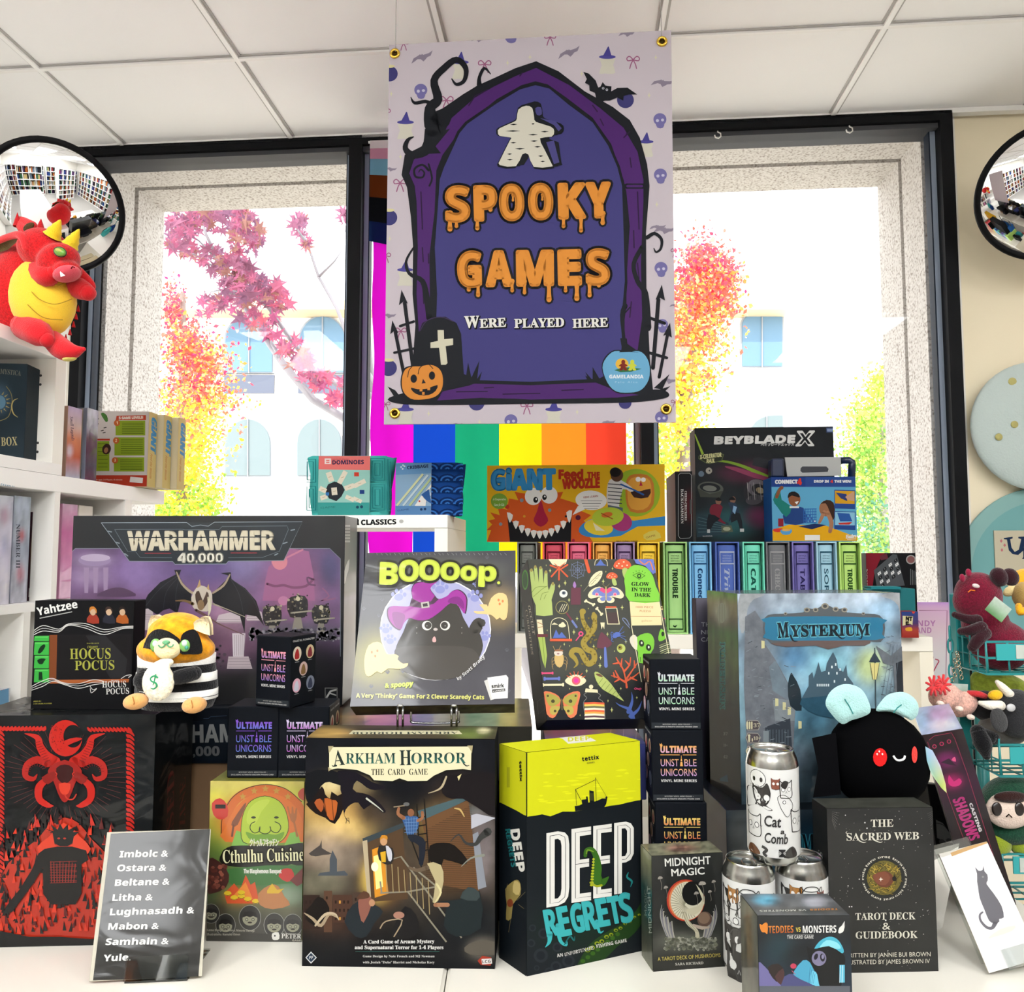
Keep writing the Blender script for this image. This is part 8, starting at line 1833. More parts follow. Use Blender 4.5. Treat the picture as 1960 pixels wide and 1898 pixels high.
A=Art(b.left,980,1040,4.9);A.fill('101113');A.E(125,340,30,95,'5cc83c');A.E(125,340,22,78,'2c7a24');A.T('OCCULT',0,0,1,0,1,'e0d4b8','sb',fn=lambda a,b_:(152+22*b_+45*a,580+270*a));A.T('CURIOSITIES',0,0,1,0,1,'e0d4b8','sb',fn=lambda a,b_:(128+18*b_+58*a,620+420*a));A.L([(240,1480),(300,1440),(310,1550),(250,1600),(240,1480)],3,'5c5c58',cap=False);A.done('spine_print','satin',o)
# ======== mansion mystery game, standing and lying copies
def myst_front(A,w):
 A.G(70,84,[(0,'bccbd9'),(.12,'a8bccd'),(.3,'8cacc0'),(.5,'8cb4c4'),(.7,'64838f'),(1,'3a4a54')],[(480,300,130,260,'6a6e78',.8),(560,700,160,400,'6c727a',.75),(1620,500,120,420,'6e727a',.75),(950,560,200,140,'8ac0d4',.8),(1100,640,180,160,'86bccb',.85),(1400,640,110,130,'c8d890',.9),(800,560,120,120,'3c6c94',.8),(1050,340,440,110,'4ca0c0',.8),(650,930,60,60,'d8d8a8',.8),(950,1000,170,190,'3c7490',.75),(850,1400,120,130,'7a8c9c',.7),(1100,1500,260,160,'12202a',.9),(1550,180,150,70,'9ac0dc',.8)],noise_amp=.75,nsc=12,tx=.12)
 for q in([(360,70),(560,75),(470,110),(420,190),(400,350),(370,380),(350,260)],[(1670,60),(1670,320),(1640,260),(1620,160),(1560,110),(1480,80)]):A.P(q,'a0a4a6',2,tx=.25)
 A.P([(400,250),(480,200),(545,300),(560,470),(640,590),(800,880),(800,1010),(780,1380),(420,1400),(390,800)],'70757c',0,tx=.25)
 A.P([(590,650),(640,600),(800,900),(760,930),(620,840)],'74828c',tx=.15);A.P([(620,900),(800,920),(795,1080),(640,1080)],'848c90',tx=.2)
 for x,y in((640,930),(700,960),(740,1000),(530,470),(825,1110)):A.P([(x,y-30),(x+26,y-26),(x+26,y+30),(x,y+34)],'d4cf9c')
 A.P([(560,1130),(760,1060),(780,1380),(560,1390)],'3c424a');[A.L([(575+k*24,1150),(575+k*24,1370)],4,'6c7a84',cap=False)for k in range(8)];A.R(545,1160,590,1380,'8a9498')
 A.P([(740,800),(765,700),(785,720),(840,830),(850,1000),(760,960)],'28343c',2)
 rs=random.Random(5)
 for k in range(150):
  x,y=rs.choice([(rs.uniform(400,780),rs.uniform(300,1380)),(rs.uniform(1480,1690),rs.uniform(400,1000))]);w_=rs.uniform(8,46);A.L([(x,y),(x+w_,y+rs.uniform(-w_,w_)*.6)],rs.uniform(2,5),rs.choice(['8a929a','50565e','9aa4ac','3c4248','7a8890']),cap=False)
 A.P([(850,900),(905,800),(905,720),(935,690),(945,740),(960,700),(983,610),(1005,690),(1040,680),(1050,620),(1070,580),(1100,530),(1128,590),(1140,660),(1180,690),(1205,630),(1215,720),(1260,780),(1280,900)],'4a6270',0)
 for x in range(970,1070,15):A.R(x,785,x+8,805,'e4f2f4')
 for x,y in((1060,690),(1125,690),(1150,660),(1105,755),(1115,620),(1085,640),(1190,740)):A.R(x,y,x+11,y+20,'e4f2f4')
 A.P([(850,900),(1300,880),(1280,1000),(1100,1060),(900,1000)],'30566a',2,tx=.2)
 A.L([(1435,600),(1440,980)],9,'3c4c54');A.P([(1392,620),(1472,620),(1448,750),(1415,750)],'e0d488');A.P([(1385,610),(1430,530),(1480,612)],'3a4850');A.L([(1432,500),(1435,560)],7,'3a4850');A.L([(1395,618),(1418,750)],4,'3a4850',cap=False);A.L([(1470,618),(1446,750)],4,'3a4850',cap=False);A.L([(1430,618),(1432,750)],3,'5a5c48',cap=False)
 A.P([(1440,480),(1560,560),(1690,450),(1700,1000),(1600,980),(1580,640),(1500,620)],'6c7278',0,tx=.25);A.P([(1600,620),(1670,590),(1680,850),(1610,860)],'242a32');[A.L([(1560+k*26,470),(1470+k*30,1000)],3,'66707a',cap=False)for k in range(4)]
 for y,a_,b_ in((1110,0,0),(1212,1,0),(1318,0,1)):
  A.P([(400,y),(418,y-38),(500,y-36),(525,y),(505,y+44),(418,y+46)],'a09c94');A.P([(408,y),(422,y-32),(498,y-30),(518,y),(500,y+38),(422,y+40)],'544c50')
 for k in range(3):A.L([(415+k*18,1090),(415+k*18,1140)],12,'e4dcb4')
 A.L([(430,1205),(430,1240)],16,'e4dcb4');A.E(430,1196,10,10,'e4dcb4');A.L([(455,1222),(455,1240)],9,'e4dcb4');A.E(434,1322,28,30,'e4dcb4');A.E(434,1322,20,22,'9a9a84')
 A.P([(545,290),(580,235),(700,225),(860,215),(890,180),(960,190),(1040,150),(1120,190),(1190,180),(1210,215),(1380,225),(1470,238),(1510,300),(1510,380),(1480,450),(1350,440),(1250,455),(1060,480),(860,450),(700,465),(600,455),(548,380)],'5c6266',2)
 A.P([(560,300),(600,250),(1460,255),(1495,310),(1490,390),(1440,435),(620,438),(560,380)],'2f7a9c',2);A.P([(600,460),(760,450),(860,440),(1250,440),(1400,440),(1350,480),(1180,480),(1060,510),(960,480),(720,490)],'6c5c58',2)
 for x,y,r in((890,195,24),(960,195,22),(1035,165,30),(1120,190,24),(1190,195,24),(720,225,14),(1340,225,14)):A.E(x,y,r,r*.8,'9a9484');A.E(x,y,r*.55,r*.45,'4c4c4c')
MY=1.17
bm_=[]
for k,(z0,lab)in enumerate(((TZ+.0003,'lower of two dark mansion-mystery boxes lying under the upright one'),(TZ+.0782,'upper of two dark mansion-mystery boxes lying flat, right under the upright one'))):
 p=at(1387,1400,MY);p.z=z0;b=Box(p,yaw(.04,.262),Vector((0,0,.0772)),Vector((-.012,.20,0)))
 o=carton('game_box',lab,'box',b,'141c24','wrap','mansion mystery game boxes')
 A=Art(b.front,base=3e-4);A.uv();A.G(30,10,[(0,'3c4c58'),(.3,'1c3040'),(1,'0e161e')],[(.08,.5,.08,.6,'6a6c68',.8),(.25,.4,.10,.4,'14506c',.9),(.72,.6,.3,.5,'123c50',.8)],noise_amp=.8);A.split('spine_art','wrap',o)
 A.T('MYSTERIUM',.42,.86,.92,.86,.42,'0a141c','sb',ol=.006,olc='3c98b0');A.done('lettering','wrap',o)
 A=Art(b.left,base=3e-4);A.uv();A.G(12,8,'14191e',noise_amp=.8);A.done('side_art','wrap',o)
zM=TZ+.0782+.0775
p0,p1=at(1419,1520,1.195),at(1735,1512,1.225);p0.z=p1.z=zM;U=p1-p0
h_=hgt(p0,1136);q=at(1354,1140,1.30);q.z=zM;D=q-p0
b=Box(p0,U,Vector((0,0,h_)),D)
o=carton('game_box','tall blue-grey box in film with a misty castle and street lamps, standing at the right','box',b,'2c3c44','wrap','mansion mystery game boxes')
A=Art(b.front,1330,1120,4.17);myst_front(A,0);A.split('cover_art','wrap',o)
A.T('M',662,418,748,412,122,'15222c','sb',ol=10,olc='6cc4d8');A.T('YSTERIUM',760,408,1390,396,92,'15222c','sb',ol=10,olc='6cc4d8');A.T('M',662,418,748,412,122,'15222c','sb',bold=2);A.T('YSTERIUM',760,408,1390,396,92,'15222c','sb',bold=2)
A.L([(760,400),(780,440),(815,445)],[14,12,4],'15222c',3);A.L([(1130,395),(1170,425),(1195,415)],[12,10,3],'15222c',3);A.L([(1330,400),(1320,425),(1300,420)],[12,9,3],'15222c',3)
A.T('37',466,1130,516,1128,30,'d8d0b0','sb');A.T('10+',466,1232,518,1230,28,'d8d0b0','sb');A.T('42',466,1336,505,1334,30,'d8d0b0','sb');A.done('title_lettering','wrap',o)
A=Art(b.left,1330,1120,4.17);A.G(16,50,[(0,'5c8c3c'),(.05,'7a7450'),(.15,'4c4a38'),(.2,'3c6030'),(.35,'4c5c34'),(.5,'2a3428'),(.6,'10181c'),(1,'0a0e12')],[(215,220,50,80,'9a9c84',.9)],noise_amp=.9,nsc=10);A.E(217,220,34,80,'8c9078');[A.L([(180+k*20,150),(180+k*20,290)],2,'5c6048',cap=False)for k in range(4)]
A.split('side_art','wrap',o);A.T('MYSTERIUM',0,0,1,0,1,'12302c','sb',ol=5,olc='3c9c94',fn=lambda a,b_:(240-36*b_,985-530*a));A.T('37',228,1195,262,1198,24,'7a7a78','sb');A.T('10+',228,1285,262,1288,22,'7a7a78','sb');A.T('42',228,1378,262,1380,24,'7a7a78','sb');A.P([(200,1540),(260,1510),(270,1570),(205,1560)],'1c5c78');A.done('side_lettering','wrap',o)
p=at(1338,1500,1.33);p.z=zM
b,o=None,None
p.z=TZ+.0005;bx=Box(p,Vector((.07,0,0)),Vector((0,0,hgt(p,1146))),Vector((0,.03,0)));o=carton('game_box','tall dark purple-grey box peeping out left behind the castle box','box',bx,'2c2a36')
A=Art(bx.front,1330,1120,4.17);A.G(6,24,[(0,'6c6874'),(.1,'3c3a48'),(.5,'24222c'),(1,'141218')],noise_amp=.5)
for t,y in(('THE',328),('NIGHT',390),('CAGE',448)):A.T(t,50,y,50+34*len(t),y,34,'a8a8ac','')
A.done('cover_art','satin',o)
# ======== black winged toy with pale mint ears
YP=1.135
bp_=thing('plush_toy','round black soft toy with pale mint ears, red cheeks and a closed smiling eye','soft toy',at(1680,1540,YP))
m=MB();ellb(m,YP,1680,1452,91,92,84,'060607');m.build('body','velvet',bp_,smooth=True)
def ear(pts,fold,Yd):
 q=catmull(pts,True,4);cx=sum(a for a,_ in q)/len(q);cy=sum(b_ for _,b_ in q)/len(q);n_=len(q);m=MB();V=[];R_=5
 for s in(-1,1):
  V.append(at(cx,cy,Yd+s*.011+(.006 if s<0 else 0)))
  for k in range(1,R_+1):V+=[at(cx+(x-cx)*k/R_,cy+(y-cy)*k/R_,Yd+s*.011*(1-(k/R_)**4)+(.006*(1-(k/R_)**2)if s<0 else 0))for x,y in q]
 Fs=[];B=1+R_*n_
 for o_ in(0,B):Fs+=[(o_,o_+1+(i+1)%n_,o_+1+i)for i in range(n_)]+[(o_+1+(k-1)*n_+i,o_+1+(k-1)*n_+(i+1)%n_,o_+1+k*n_+(i+1)%n_,o_+1+k*n_+i)for k in range(1,R_)for i in range(n_)]
 m.add(V,Fs,'a2cbc7');e=m.build('ear','plush',bp_,smooth=True);m=MB();m.tube([at(x,y,Yd-(.0066,.0056,.0072)[i])for i,(x,y)in enumerate(fold)],.0007,'2c7c78',6);m.build('seam','cloth',e)
ear([(1611,1385),(1588,1362),(1580,1345),(1588,1325),(1605,1312),(1625,1309),(1648,1318),(1662,1340),(1666,1362),(1650,1372),(1630,1378)],[(1633,1366),(1625,1350),(1617,1338)],YP-.03)
ear([(1677,1360),(1688,1340),(1702,1328),(1728,1324),(1748,1334),(1758,1350),(1756,1368),(1745,1378),(1735,1374),(1705,1362)],[(1710,1364),(1718,1354),(1726,1348)],YP-.02)
m=MB();m.add([at(x,y,YP+dy)for dy in(-.03,-.015)for x,y in((1554,1412),(1600,1402),(1610,1520),(1556,1526),(1566,1470))],[(0,1,2,3,4),(9,8,7,6,5)]+[(i,(i+1)%5,5+(i+1)%5,5+i)for i in range(5)],'0a0a0c');m.build('wing','velvet',bp_)
def onp(x,y,l=.0012):
 r=ray(x,y);c=at(1680,1452,YP);k=YP/F;R3=(91*k,84*k,92*k)
 o_=[(EYE[i]-c[i])/R3[i]for i in range(3)];d_=[r[i]/R3[i]for i in range(3)]
 a=sum(v*v for v in d_);b_=2*sum(o_[i]*d_[i]for i in range(3));cc=sum(v*v for v in o_)-1;ds=max(0,b_*b_-4*a*cc)
 return EYE+r*((-b_-ds**.5)/(2*a))-r.normalized()*l
for pts,c,nm in(([(1684.5+13.5*cos(t),1449+17.5*sin(t))for t in[k*pi/8 for k in range(16)]],'c81414','cheek'),([(1750.5+5.5*cos(t),1444+16*sin(t))for t in[k*pi/8 for k in range(16)]],'d83028','cheek')):
 m=MB();cx=sum(p[0]for p in pts)/16;V=[onp(cx,1447,.002)];[V.extend([onp(cx+(x-cx)*k/3,1447+(y-1447)*k/3,.002)for x,y in pts])for k in(1,2,3)]
 m.add(V,[(0,1+(i+1)%16,1+i)for i in range(16)]+[(1+k*16+i,1+k*16+(i+1)%16,17+k*16+(i+1)%16,17+k*16+i)for k in(0,1)for i in range(16)],c);ck=m.build(nm,'plush',bp_,smooth=True,label='red embroidered cheek')
 if cx<1700:
  for x,y in((1683,1438),(1679,1443),(1689,1443)):m=MB();m.ell(onp(x,y,.003),.0012,.0008,.0014,'f8d8d0',n=10,m=8);m.build('highlight','matte',ck,smooth=True)
m=MB();m.tube([onp(x,y,.001)for x,y in catmull([(1710,1446),(1715,1453),(1722,1455),(1730,1452),(1732,1446)],False,4)],.0014,'e8e8e6',6);m.build('closed_eye','cloth',bp_)
tg=[(1771,1428),(1785,1436),(1800,1465),(1810,1500),(1812,1517),(1802,1508),(1782,1480),(1774,1455)]
m=MB();C=[];V=[at(x,y,YP-.045+dy)for dy in(0,.0008)for x,y in tg];cs=[lin(c)+[0]for c in('a8d0e0','b8c8ec','d8d0f0','d8e080','e8f0a0','b8d060','c8e8d0','90c8d8')];m.add(V,[tuple(range(8)),tuple(range(15,7,-1))],np.array(cs*2));m.build('swing_tag','gloss',bp_,label='pearly card tag')
# ======== leaning pink-on-black game, grey box behind it
BL,BR=onz(1869,1757,TZ+.001),onz(1945,1731,TZ+.001);TL=at(1764,1407,1.185);D=at(1746,1356,1.33)-TL
b=Box(BL,BR-BL,TL-BL,D)
o=carton('game_box','black and magenta game box leaning to the left beside the black soft toy','box',b,'1a1018','gloss')
A=Art(b.front,1740,1040,3.1636);A.G(14,50,[(0,'241018'),(.15,'1a1018'),(.3,'3a1030'),(.45,'160e16'),(1,'120c12')],[(230,1310,60,40,'8c1c6c',.8),(265,1440,50,40,'b81c6c',.7)])
for q in([(120,1190),(150,1165),(255,1145),(275,1180),(350,1390),(510,1890)],[(110,1200),(180,1380),(330,1790)]):A.L(q,3,'a82a50',cap=False)
for x,y in((152,1228),(196,1212),(240,1198)):A.E(x,y,13,13,'b82a5c');A.E(x,y,8,8,'1c0e14')
A.P([(190,1325),(240,1300),(285,1345),(250,1340)],'2c1428');A.P([(255,1310),(275,1290),(282,1320)],'e85a8c',2);A.P([(240,1400),(270,1440),(300,1420),(318,1440),(300,1465),(260,1470),(236,1450)],'d82a7c',2)
A.split('spine_art','gloss',o)
A.T('SHADOWS',0,0,1,0,1,'c0307c','ss',bold=2,fn=lambda a,b_:(262+100*a+64*b_,1552+250*a-22*b_));A.T('CASTING',0,0,1,0,1,'e8e4e4','ss',bold=1,fn=lambda a,b_:(362+62*a+16*b_,1575+170*a-6*b_));A.done('title_lettering','gloss',o)
A=Art(b.top);A.uv();A.G(14,14,'b8c4e8',[(.2,.5,.3,.4,'8cc0e8',.8),(.7,.3,.3,.3,'c8b0e0',.8),(.6,.8,.3,.2,'e8ecf4',.8)],noise_amp=.5);A.done('lid_art','gloss',o)
BL=onz(1803,1690,TZ+.001);U=Vector((.035,-.006,0));TL=at(1775,1500,BL.y+.03)
b=Box(BL,U,TL-BL,Vector((-.004,.05,-.01)));o=carton('game_box','dark box with grey skull outline, tilted between the starry tarot box and the magenta game','box',b,'1c1c1e')
A=Art(b.front,1540,1480,4.54);A.P([(1140,400),(1200,430),(1270,520),(1300,600),(1240,600),(1150,560)],'8a8a88',0);A.L([(1140,430),(1210,450),(1280,540)],5,'2c2c2c',3);A.E(1190,590,24,20,'5c5c5c');A.E(1250,580,22,18,'5c5c5c');A.P([(1140,620),(1300,620),(1340,700),(1160,720)],'4a4c4e',0);A.done('cover_art','satin',o)
# ======== white card with a grey cat on an easel
BL=onz(1893,1862,TZ+.004);BR=at(1990,1834,BL.y+.010);TL=at(1797,1634,BL.y+.06);b=Box(BL,BR-BL,TL-BL,Vector((.0003,.0028,-.001)))
gc=carton('greeting_card','white card with a sitting grey cat in a clear sleeve at the lower right','card',b,'d8d0bc','satin',bev=.0004,part='envelope')
A=Art(b.front,1540,1480,4.5405);A.fill('f1f0ee');A.P([(1150,690),(1570,545),(1590,600),(1190,730)],'d8d4c8');A.P([(1265,690),(1580,575),(1590,605),(1280,720)],'c89c5c')
A.P([(1480,812),(1510,845),(1545,838),(1552,800),(1562,850),(1588,880),(1590,930),(1580,960),(1640,1040),(1710,1150),(1730,1250),(1690,1262),(1690,1290),(1640,1300),(1600,1275),(1560,1180),(1520,1080),(1505,980),(1498,940),(1497,870)],'5e5c64',2)
A.L([(1660,1285),(1630,1340),(1580,1335),(1530,1280),(1522,1230),(1545,1205)],[44,30,24,20,18,16],'5e5c64',5);A.E(1548,898,9,8,'8a8a8c')
A.P([(1590,1430),(1700,1350),(1830,1320),(1800,1370),(1650,1420)],'eeead0',2)
A.done('card_front','gloss',gc)
st=thing('card_stand','clear acrylic easel under the white cat card','stand',BL)
m=MB();U_=(BR-BL).normalized();V_=(TL-BL).normalized();N_=U_.cross(V_).normalized();o0=BL+U_*.006-V_*.002+N_*.001
m.box(o0+U_*.02,U_*.05,V_*.022,N_*.0022,'ffffff');m.box(BL-N_*.007+V_*.01,U_*.055,V_*.14,-N_*.0022,'ffffff');m.box(BL+V_*.145-N_*.0095,U_*.04,(Vector((BL.x-.04,BL.y+.10,TZ+.002))-(BL+V_*.145-N_*.0095)),-N_*.002,'ffffff');m.build('stand','acrylic',st)
# ======== teal wire rack with soft toys
TC,YK='1f7f7e',1.42
rk=thing('wire_rack','teal wire display rack holding soft toys at the right edge','rack',at(1840,1400,YK+.03)*1.0)
rk.location.z=0;WL[rk.name].z=0
pt_=at(1840,1136,YK+.03);m=MB();m.box((pt_.x-.011,pt_.y,0),(.022,0,0),(0,0,pt_.z),(0,.022,0),TC,0,.002);m.build('post','plastic',rk)
m=MB();m.cyl((pt_.x+.12,pt_.y+.16,.001),(pt_.x+.12,pt_.y+.16,.03),.22,TC,28);m.build('base','plastic',rk)
m=MB();m.tube([(pt_.x+.12,pt_.y+.16,.03),(pt_.x+.12,pt_.y+.16,1.16)],.012,TC,10);m.build('centre_pole','plastic',rk,smooth=True)
for k,(yr,yb)in enumerate(((1228,1288),(1425,1482),(1634,1740))):
 g=[];xr=(1886,1912,1918)[k];a=at(xr,yr,YK-.06);c_=at(xr+8,yb,YK-.05);zt2,zb2=a.z,c_.z;m=MB();L_=.26;dp=.10
 for z in(zt2,(zt2+zb2)/2,zb2):m.tube([(a.x,a.y,z),(a.x+L_,a.y,z),(a.x+L_,a.y+dp,z),(a.x+.005,a.y+dp,z)],.0022,TC,6,closed=True)
 for j in range(8):x=a.x+j*L_/7;m.tube([(x,a.y,zt2),(x+.003,a.y,zb2),(x+.003,a.y+dp,zb2)],.0018,TC,6)
 for j in range(5):y=a.y+j*dp/4;x=a.x+.005*j/4;m.tube([(x,y,zt2+.01),(x,y,zb2),(x+L_,y,zb2)],.0018,TC,6)
 m.tube([(a.x+.005,a.y+dp,zt2+.01),(pt_.x,pt_.y,zt2+.02)],.0022,TC,6)
 bk=m.build('basket','plastic',rk,smooth=True)
 m=MB();q=a+Vector((.016,-.004,-.003));m.box(q,(L_-.03,0,0),(0,0,-.028),(0,.002,0),'2f9a9a');m.build('label_holder','plastic',bk)
 m=MB();m.box(q+Vector((.033 if k!=2 else .01,-.0012,-.002)),(.05,0,0),(0,0,-.023),(0,.001,0),'d8e0d4');m.build('label_card','satin',bk)
ch=thing('hanging_chain','teal link chain and silver chain with a pale green tag, hanging on the rack post','chain',at(1820,1330,YK))
for k in range(5):
 p=at(1818+k,1212+k*24,YK-.01);m=MB();m.tube([p+Vector((.0045*sin(t)*(1 if k%2 else .5),.003*sin(t)*(0 if k%2 else 1),.013*cos(t)))for t in[2*pi*i/14 for i in range(14)]],.0018,TC,6,closed=True);m.build('link','plastic',ch,smooth=True)
m=MB()
for i in range(12):
 x=1832+(i%2)*(-1)**(i//2)*2+(i/12)*(-8 if i%2 else 10);p=at(x,1250+i*4.6,YK-.015);m.tube([p+Vector((.003*sin(t),0,.004*cos(t)))for t in[2*pi*j/8 for j in range(8)]],.0009,'b0a890',5,closed=True)
m.build('silver_chain','metal',ch,smooth=True)
def card(x,y,w,h_,rot,Yd,c,c2,par,nm='tag'):
 a=radians(rot);P=[at(x+u*cos(a)-v*sin(a),y+u*sin(a)+v*cos(a),Yd)for u,v in((-w,-h_),(w,-h_),(w,h_),(-w,h_))];P+=[p+Vector((0,.001,0))for p in P]
 m=MB();cs=[lin(c)+[.2],lin(c)+[.2],lin(c2)+[.2],lin(c2)+[.2]]*2;m.add(P,[(0,1,2,3),(7,6,5,4),(0,1,5,4),(1,2,6,5),(2,3,7,6),(3,0,4,7)],np.array(cs));return m.build(nm,'gloss',par)
card(1832,1322,20,14,4,YK-.02,'d0e0d8','6a9a6c',ch)
def plush(name,label,x,y,Yd=YK):return thing(name,label,'soft toy',at(x,y,Yd))
R1='6a1028';D1='2c0c14';o=plush('plush_toy','dark crimson caterpillar-like soft toy with black antennae in the top basket',1890,1280)
m=MB();ellb(m,YK,1872,1140,42,46,40,R1);ellb(m,YK,1885,1190,42,50,38,R1);ellb(m,YK,1915,1235,55,48,40,R1);ellb(m,YK,1850,1150,24,30,26,R1);soft(m.build('body','plush',o),remesh=.005,smooth=5)
for x,y,r in((1912,1104,15),(1934,1104,14)):m=MB();ellb(m,YK,x,y,r,r*1.2,r,D1,20,-.03);m.build('antenna','plush',o,smooth=True)
for x,y in((1842,1106),(1854,1096)):m=MB();ellb(m,YK,x,y,5,8,5,'8c1838',10,-.02);m.build('spike','plush',o,smooth=True)
for q in([(1828,1176,6,-.03),(1850,1184,8,-.04),(1870,1186,10,-.04)],[(1840,1208,7,-.04),(1858,1206,9,-.05),(1878,1200,11,-.05)],[(1862,1238,9,-.05),(1872,1224,11,-.055),(1884,1212,12,-.05)]):m=MB();limb(m,YK,q,D1);m.build('leg','plush',o,smooth=True)
m=MB();ellb(m,YK,1868,1121,7,4,3,'f0e0dc',-15,-.041);m.build('eye','gloss',o,smooth=True);card(1911,1166,20,16,38,YK-.062,'d8e8d8','5c9a54',o)
m=MB();m.tube([at(x,y,YK-.042)for x,y in((1853,1133),(1858,1129),(1866,1130))],.001,'d8702a',6);m.build('mouth','cloth',o)
o=plush('plush_toy','yellow soft toy with pale ears cut by the right edge, behind the crimson one',1955,1150,YK+.05)
m=MB();ellb(m,YK+.05,1965,1118,30,30,30,'e0a820');m.build('body','plush',o,smooth=True);m=MB();ellb(m,YK+.05,1962,1140,22,26,20,'a88a50',0,-.03);m.build('face','plush',o,smooth=True);m=MB();ellb(m,YK+.05,1935,1130,16,9,8,'d8c48c',30,-.02);m.build('ear','plush',o,smooth=True);m=MB();limb(m,YK+.05,[(1950,1160,6,-.04),(1953,1172,6,-.05),(1962,1166,5,-.05)],'e8a818');m.build('foot','plush',o,smooth=True)
o=plush('plush_toy','lime green soft toy lying behind the horned black one',1900,1320);m=MB();ellb(m,YK+.05,1915,1322,60,36,40,'9aa83a',-12);ellb(m,YK+.05,1880,1300,22,14,20,'a8b44a',-30);soft(m.build('body','fluff',o),remesh=.006,smooth=4)
o=plush('plush_toy','pale pink soft toy with red feathery gills hanging left off the rack',1820,1340);m=MB();ellb(m,YK,1808,1332,30,26,24,'d8a898',15,-.02);ellb(m,YK,1838,1345,32,26,24,'d0a090',20,-.01);soft(m.build('body','plush',o),remesh=.005,smooth=4)
for x,y in((1786,1312),(1804,1310)):
 m=MB();c=at(x,y,YK-.05)
 for k in range(9):a=-pi*.9+k*pi*.22;m.tube([c,c+Vector((.014*cos(a),-.002,.018*sin(a)*-1))],[.003,.002],'d83a3c',6)
 m.build('gill','plush',o,smooth=True)
for x,y in((1800,1346),(1836,1356),(1858,1372)):m=MB();ellb(m,YK,x,y,7,5,6,'f0d8c8',-10,-.045);m.build('toe','plush',o,smooth=True)
m=MB();limb(m,YK,[(1855,1326,5,-.02),(1872,1328,6,-.03),(1885,1332,5,-.03)],'c83438');m.build('back_frill','plush',o,smooth=True)
o=plush('plush_goat','black horned soft toy with a grey coat and white horns in the middle basket',1930,1420)
m=MB();ellb(m,YK,1945,1365,40,44,36,'2a2a2c',0,-.04);m.build('head','plush',o,smooth=True);m=MB();ellb(m,YK,1920,1395,44,30,34,'66625c',0,-.01);ellb(m,YK,1885,1350,26,28,24,'1a1818');m.build('body','fluff',o,smooth=True)
for q in([(1914,1350,9,-.06),(1893,1349,8,-.065),(1876,1345,4,-.06)],[(1932,1328,8,-.05),(1918,1314,7,-.05),(1909,1305,4,-.05)]):m=MB();limb(m,YK,q,'e8e0d0');m.build('horn','plush',o,smooth=True)
m=MB();ellb(m,YK,1912,1378,15,22,5,'3c3c3c',15,-.07);m.build('ear','plush',o,smooth=True);m=MB();ellb(m,YK,1935,1354,8,7,3,'e0e0e0',0,-.077);m.build('eye','gloss',o,smooth=True)
m=MB();ellb(m,YK,1905,1330,13,9,9,'e0b020',10,-.05);m.build('yellow_crest','plush',o,smooth=True);m=MB();limb(m,YK,[(1872,1400,13,-.05),(1882,1425,15,-.06),(1888,1446,7,-.06)],'0c0c0e');limb(m,YK,[(1872,1402,12,-.05),(1900,1412,12,-.05)],'0c0c0e');m.build('tail','plush',o,smooth=True)
o=plush('plush_hooded_figure','soft toy with a pale heart-shaped face in a dark green hood, lowest basket',1935,1600)
m=MB();ellb(m,YK,1942,1548,62,60,50,'173f2c',0,-.03);ellb(m,YK,1935,1586,58,26,42,'1b4a33',0,-.035);soft(m.build('hood','plush',o),remesh=.006,smooth=4)
m=MB();ellb(m,YK,1932,1550,42,32,14,'ddc8b8',0,-.072);f_=m.build('face','plush',o,smooth=True)
m=MB();ellb(m,YK,1935,1525,30,10,8,'2c1410',0,-.082);m.build('hair','plush',f_,smooth=True)
for x in(1908,1951):m=MB();ellb(m,YK,x,1548,9,12,4,'20120c',0,-.084);m.build('eye','gloss',f_,smooth=True)
m=MB();m.tube([at(x,y,YK-.087)for x,y in((1926,1563),(1931,1558),(1937,1564))],.001,'20120c',6);m.build('mouth','cloth',f_)
for x in(1912,1955):m=MB();ellb(m,YK,x,1612,22,24,16,'8a9a28',0,-.05);m.build('leaf_collar','plush',o,smooth=True)
# ======== on the right wall
def wallart(x0,y0,x1,y1,d):a=onpl(x0,y1,W0+WN*d,WN);c=onpl(x1,y1,W0+WN*d,WN);c.z=a.z;t=onpl(x0,y0,W0+WN*d,WN);return Face(a,c-a,Vector((0,0,t.z-a.z)))
mn=thing('moon_cushion','round pale grey furry moon cushion against the cream wall','cushion',onpl(1985,940,W0-WN*.02,WN))
m=MB();c=onpl(1987,815,W0-WN*.05,WN);k=c.y/F;m.ell(c,126*k,.04,126*k,'bfccc8',X=WA,n=36,m=20);m.build('cushion','fluff',mn,smooth=True)
for x,y,r in((1938,730,8),(1942,812,7),(1912,836,7)):m=MB();dxx,dzz=(x-1987)/126,(y-815)/126;q_=max(0,1-dxx*dxx-dzz*dzz)**.5;p=onpl(x,y,W0-WN*(.05+.04*q_),WN);m.ell(p,r*k,.003,r*k,'b8b070',X=WA,n=14,m=8);m.build('crater','plush',mn,smooth=True)
sg=thing('wall_sign','teal round wall sign with a cream panel starting with U, at the right edge','sign',onpl(1990,1200,W0-WN*.01,WN))
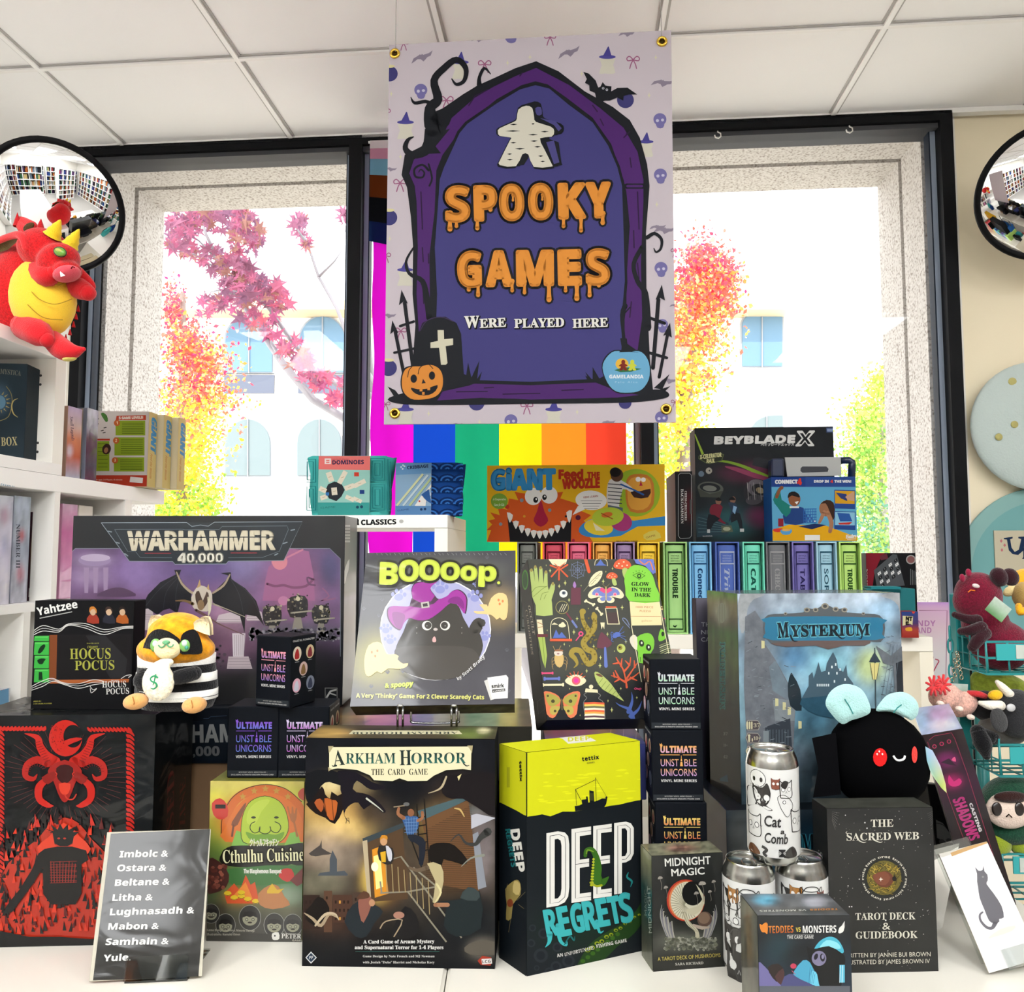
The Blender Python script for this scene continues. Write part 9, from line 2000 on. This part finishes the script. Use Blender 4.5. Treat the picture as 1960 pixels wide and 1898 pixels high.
m=MB();c=onpl(2005,1100,W0-WN*.012,WN);m.lathe(c,[(.0001,.006),(.278,.006),(.28,.004),(.28,0)],'a5d4cf',64,-WN);m.build('disc','satin',sg)
m=MB();m.lathe(c,[(.0001,.0068),(.235,.0068)],'8cc8c8',56,-WN);m.build('inner_disc','satin',sg)
f=wallart(1907,1015,2100,1120,-.024);m=MB();m.box(f.O,f.U,f.V,WN*.004,'e6dcc0');m.build('panel','satin',sg)
A=Art(f,1780,900,3.794);A.P([(535,490),(600,482),(600,494),(582,500),(592,560),(615,592),(645,575),(662,500),(640,492),(642,482),(720,478),(720,490),(690,500),(680,580),(640,614),(600,608),(572,580),(558,502),(538,500)],'22385c');A.T('P',672,640,720,640,80,'22385c','sb',bold=2)
for x,y in((517,512),(542,543),(522,578)):A.P([(x,y-14),(x+10,y),(x,y+14),(x-10,y)],'e0848c')
A.done('lettering','satin',sg)
f=wallart(1745,1152,1822,1312,-.16);ps=thing('poster','pale pink poster with dotted lettering and candy cane, behind the cream shelf','poster',f.O)
m=MB();m.box(f.O,f.U,f.V,WN*.006,'f0e0ec');m.build('board','gloss',ps)
m=MB();q=f.O+f.U*.5+WN*.012;m.tube([q+f.V*.5,(q.x,q.y,.01)],.006,'d0d0d0',8);m.cyl((q.x,q.y,.012),(q.x,q.y,0),.12,'d0d0d0',24);m.build('stand','metal',ps)
A=Art(f,1740,1040,3.1636);A.G(10,24,[(0,'d8a0f0'),(.06,'f0c0e8'),(.3,'f4d4e4'),(.6,'f4ecf0'),(1,'f0f0f4')]);A.L([(60,405),(230,405),(222,820)],4,'8c3c6c',cap=False)
for t,x0,x1,y in(('CANDY',-20,160,500),('LAND',20,135,542)):A.T(t,x0,y,x1,y,34,'c07ab8','ss')
A.L([(135,800),(165,740),(180,710),(160,700)],7,'c0405c',3);A.E(140,690,8,12,'b03050');A.done('poster_print','gloss',ps)
nb=thing('game_box','small navy box on the lower board of the cream shelf at the right','box',at(1740,1340,2.0));c=wp(BEND-.10,BD0+.02,.7203);m=MB();m.box(c,WA*.06,(0,0,.05),WN*.05,'1c2450',0,.001);m.build('carton','satin',nb)
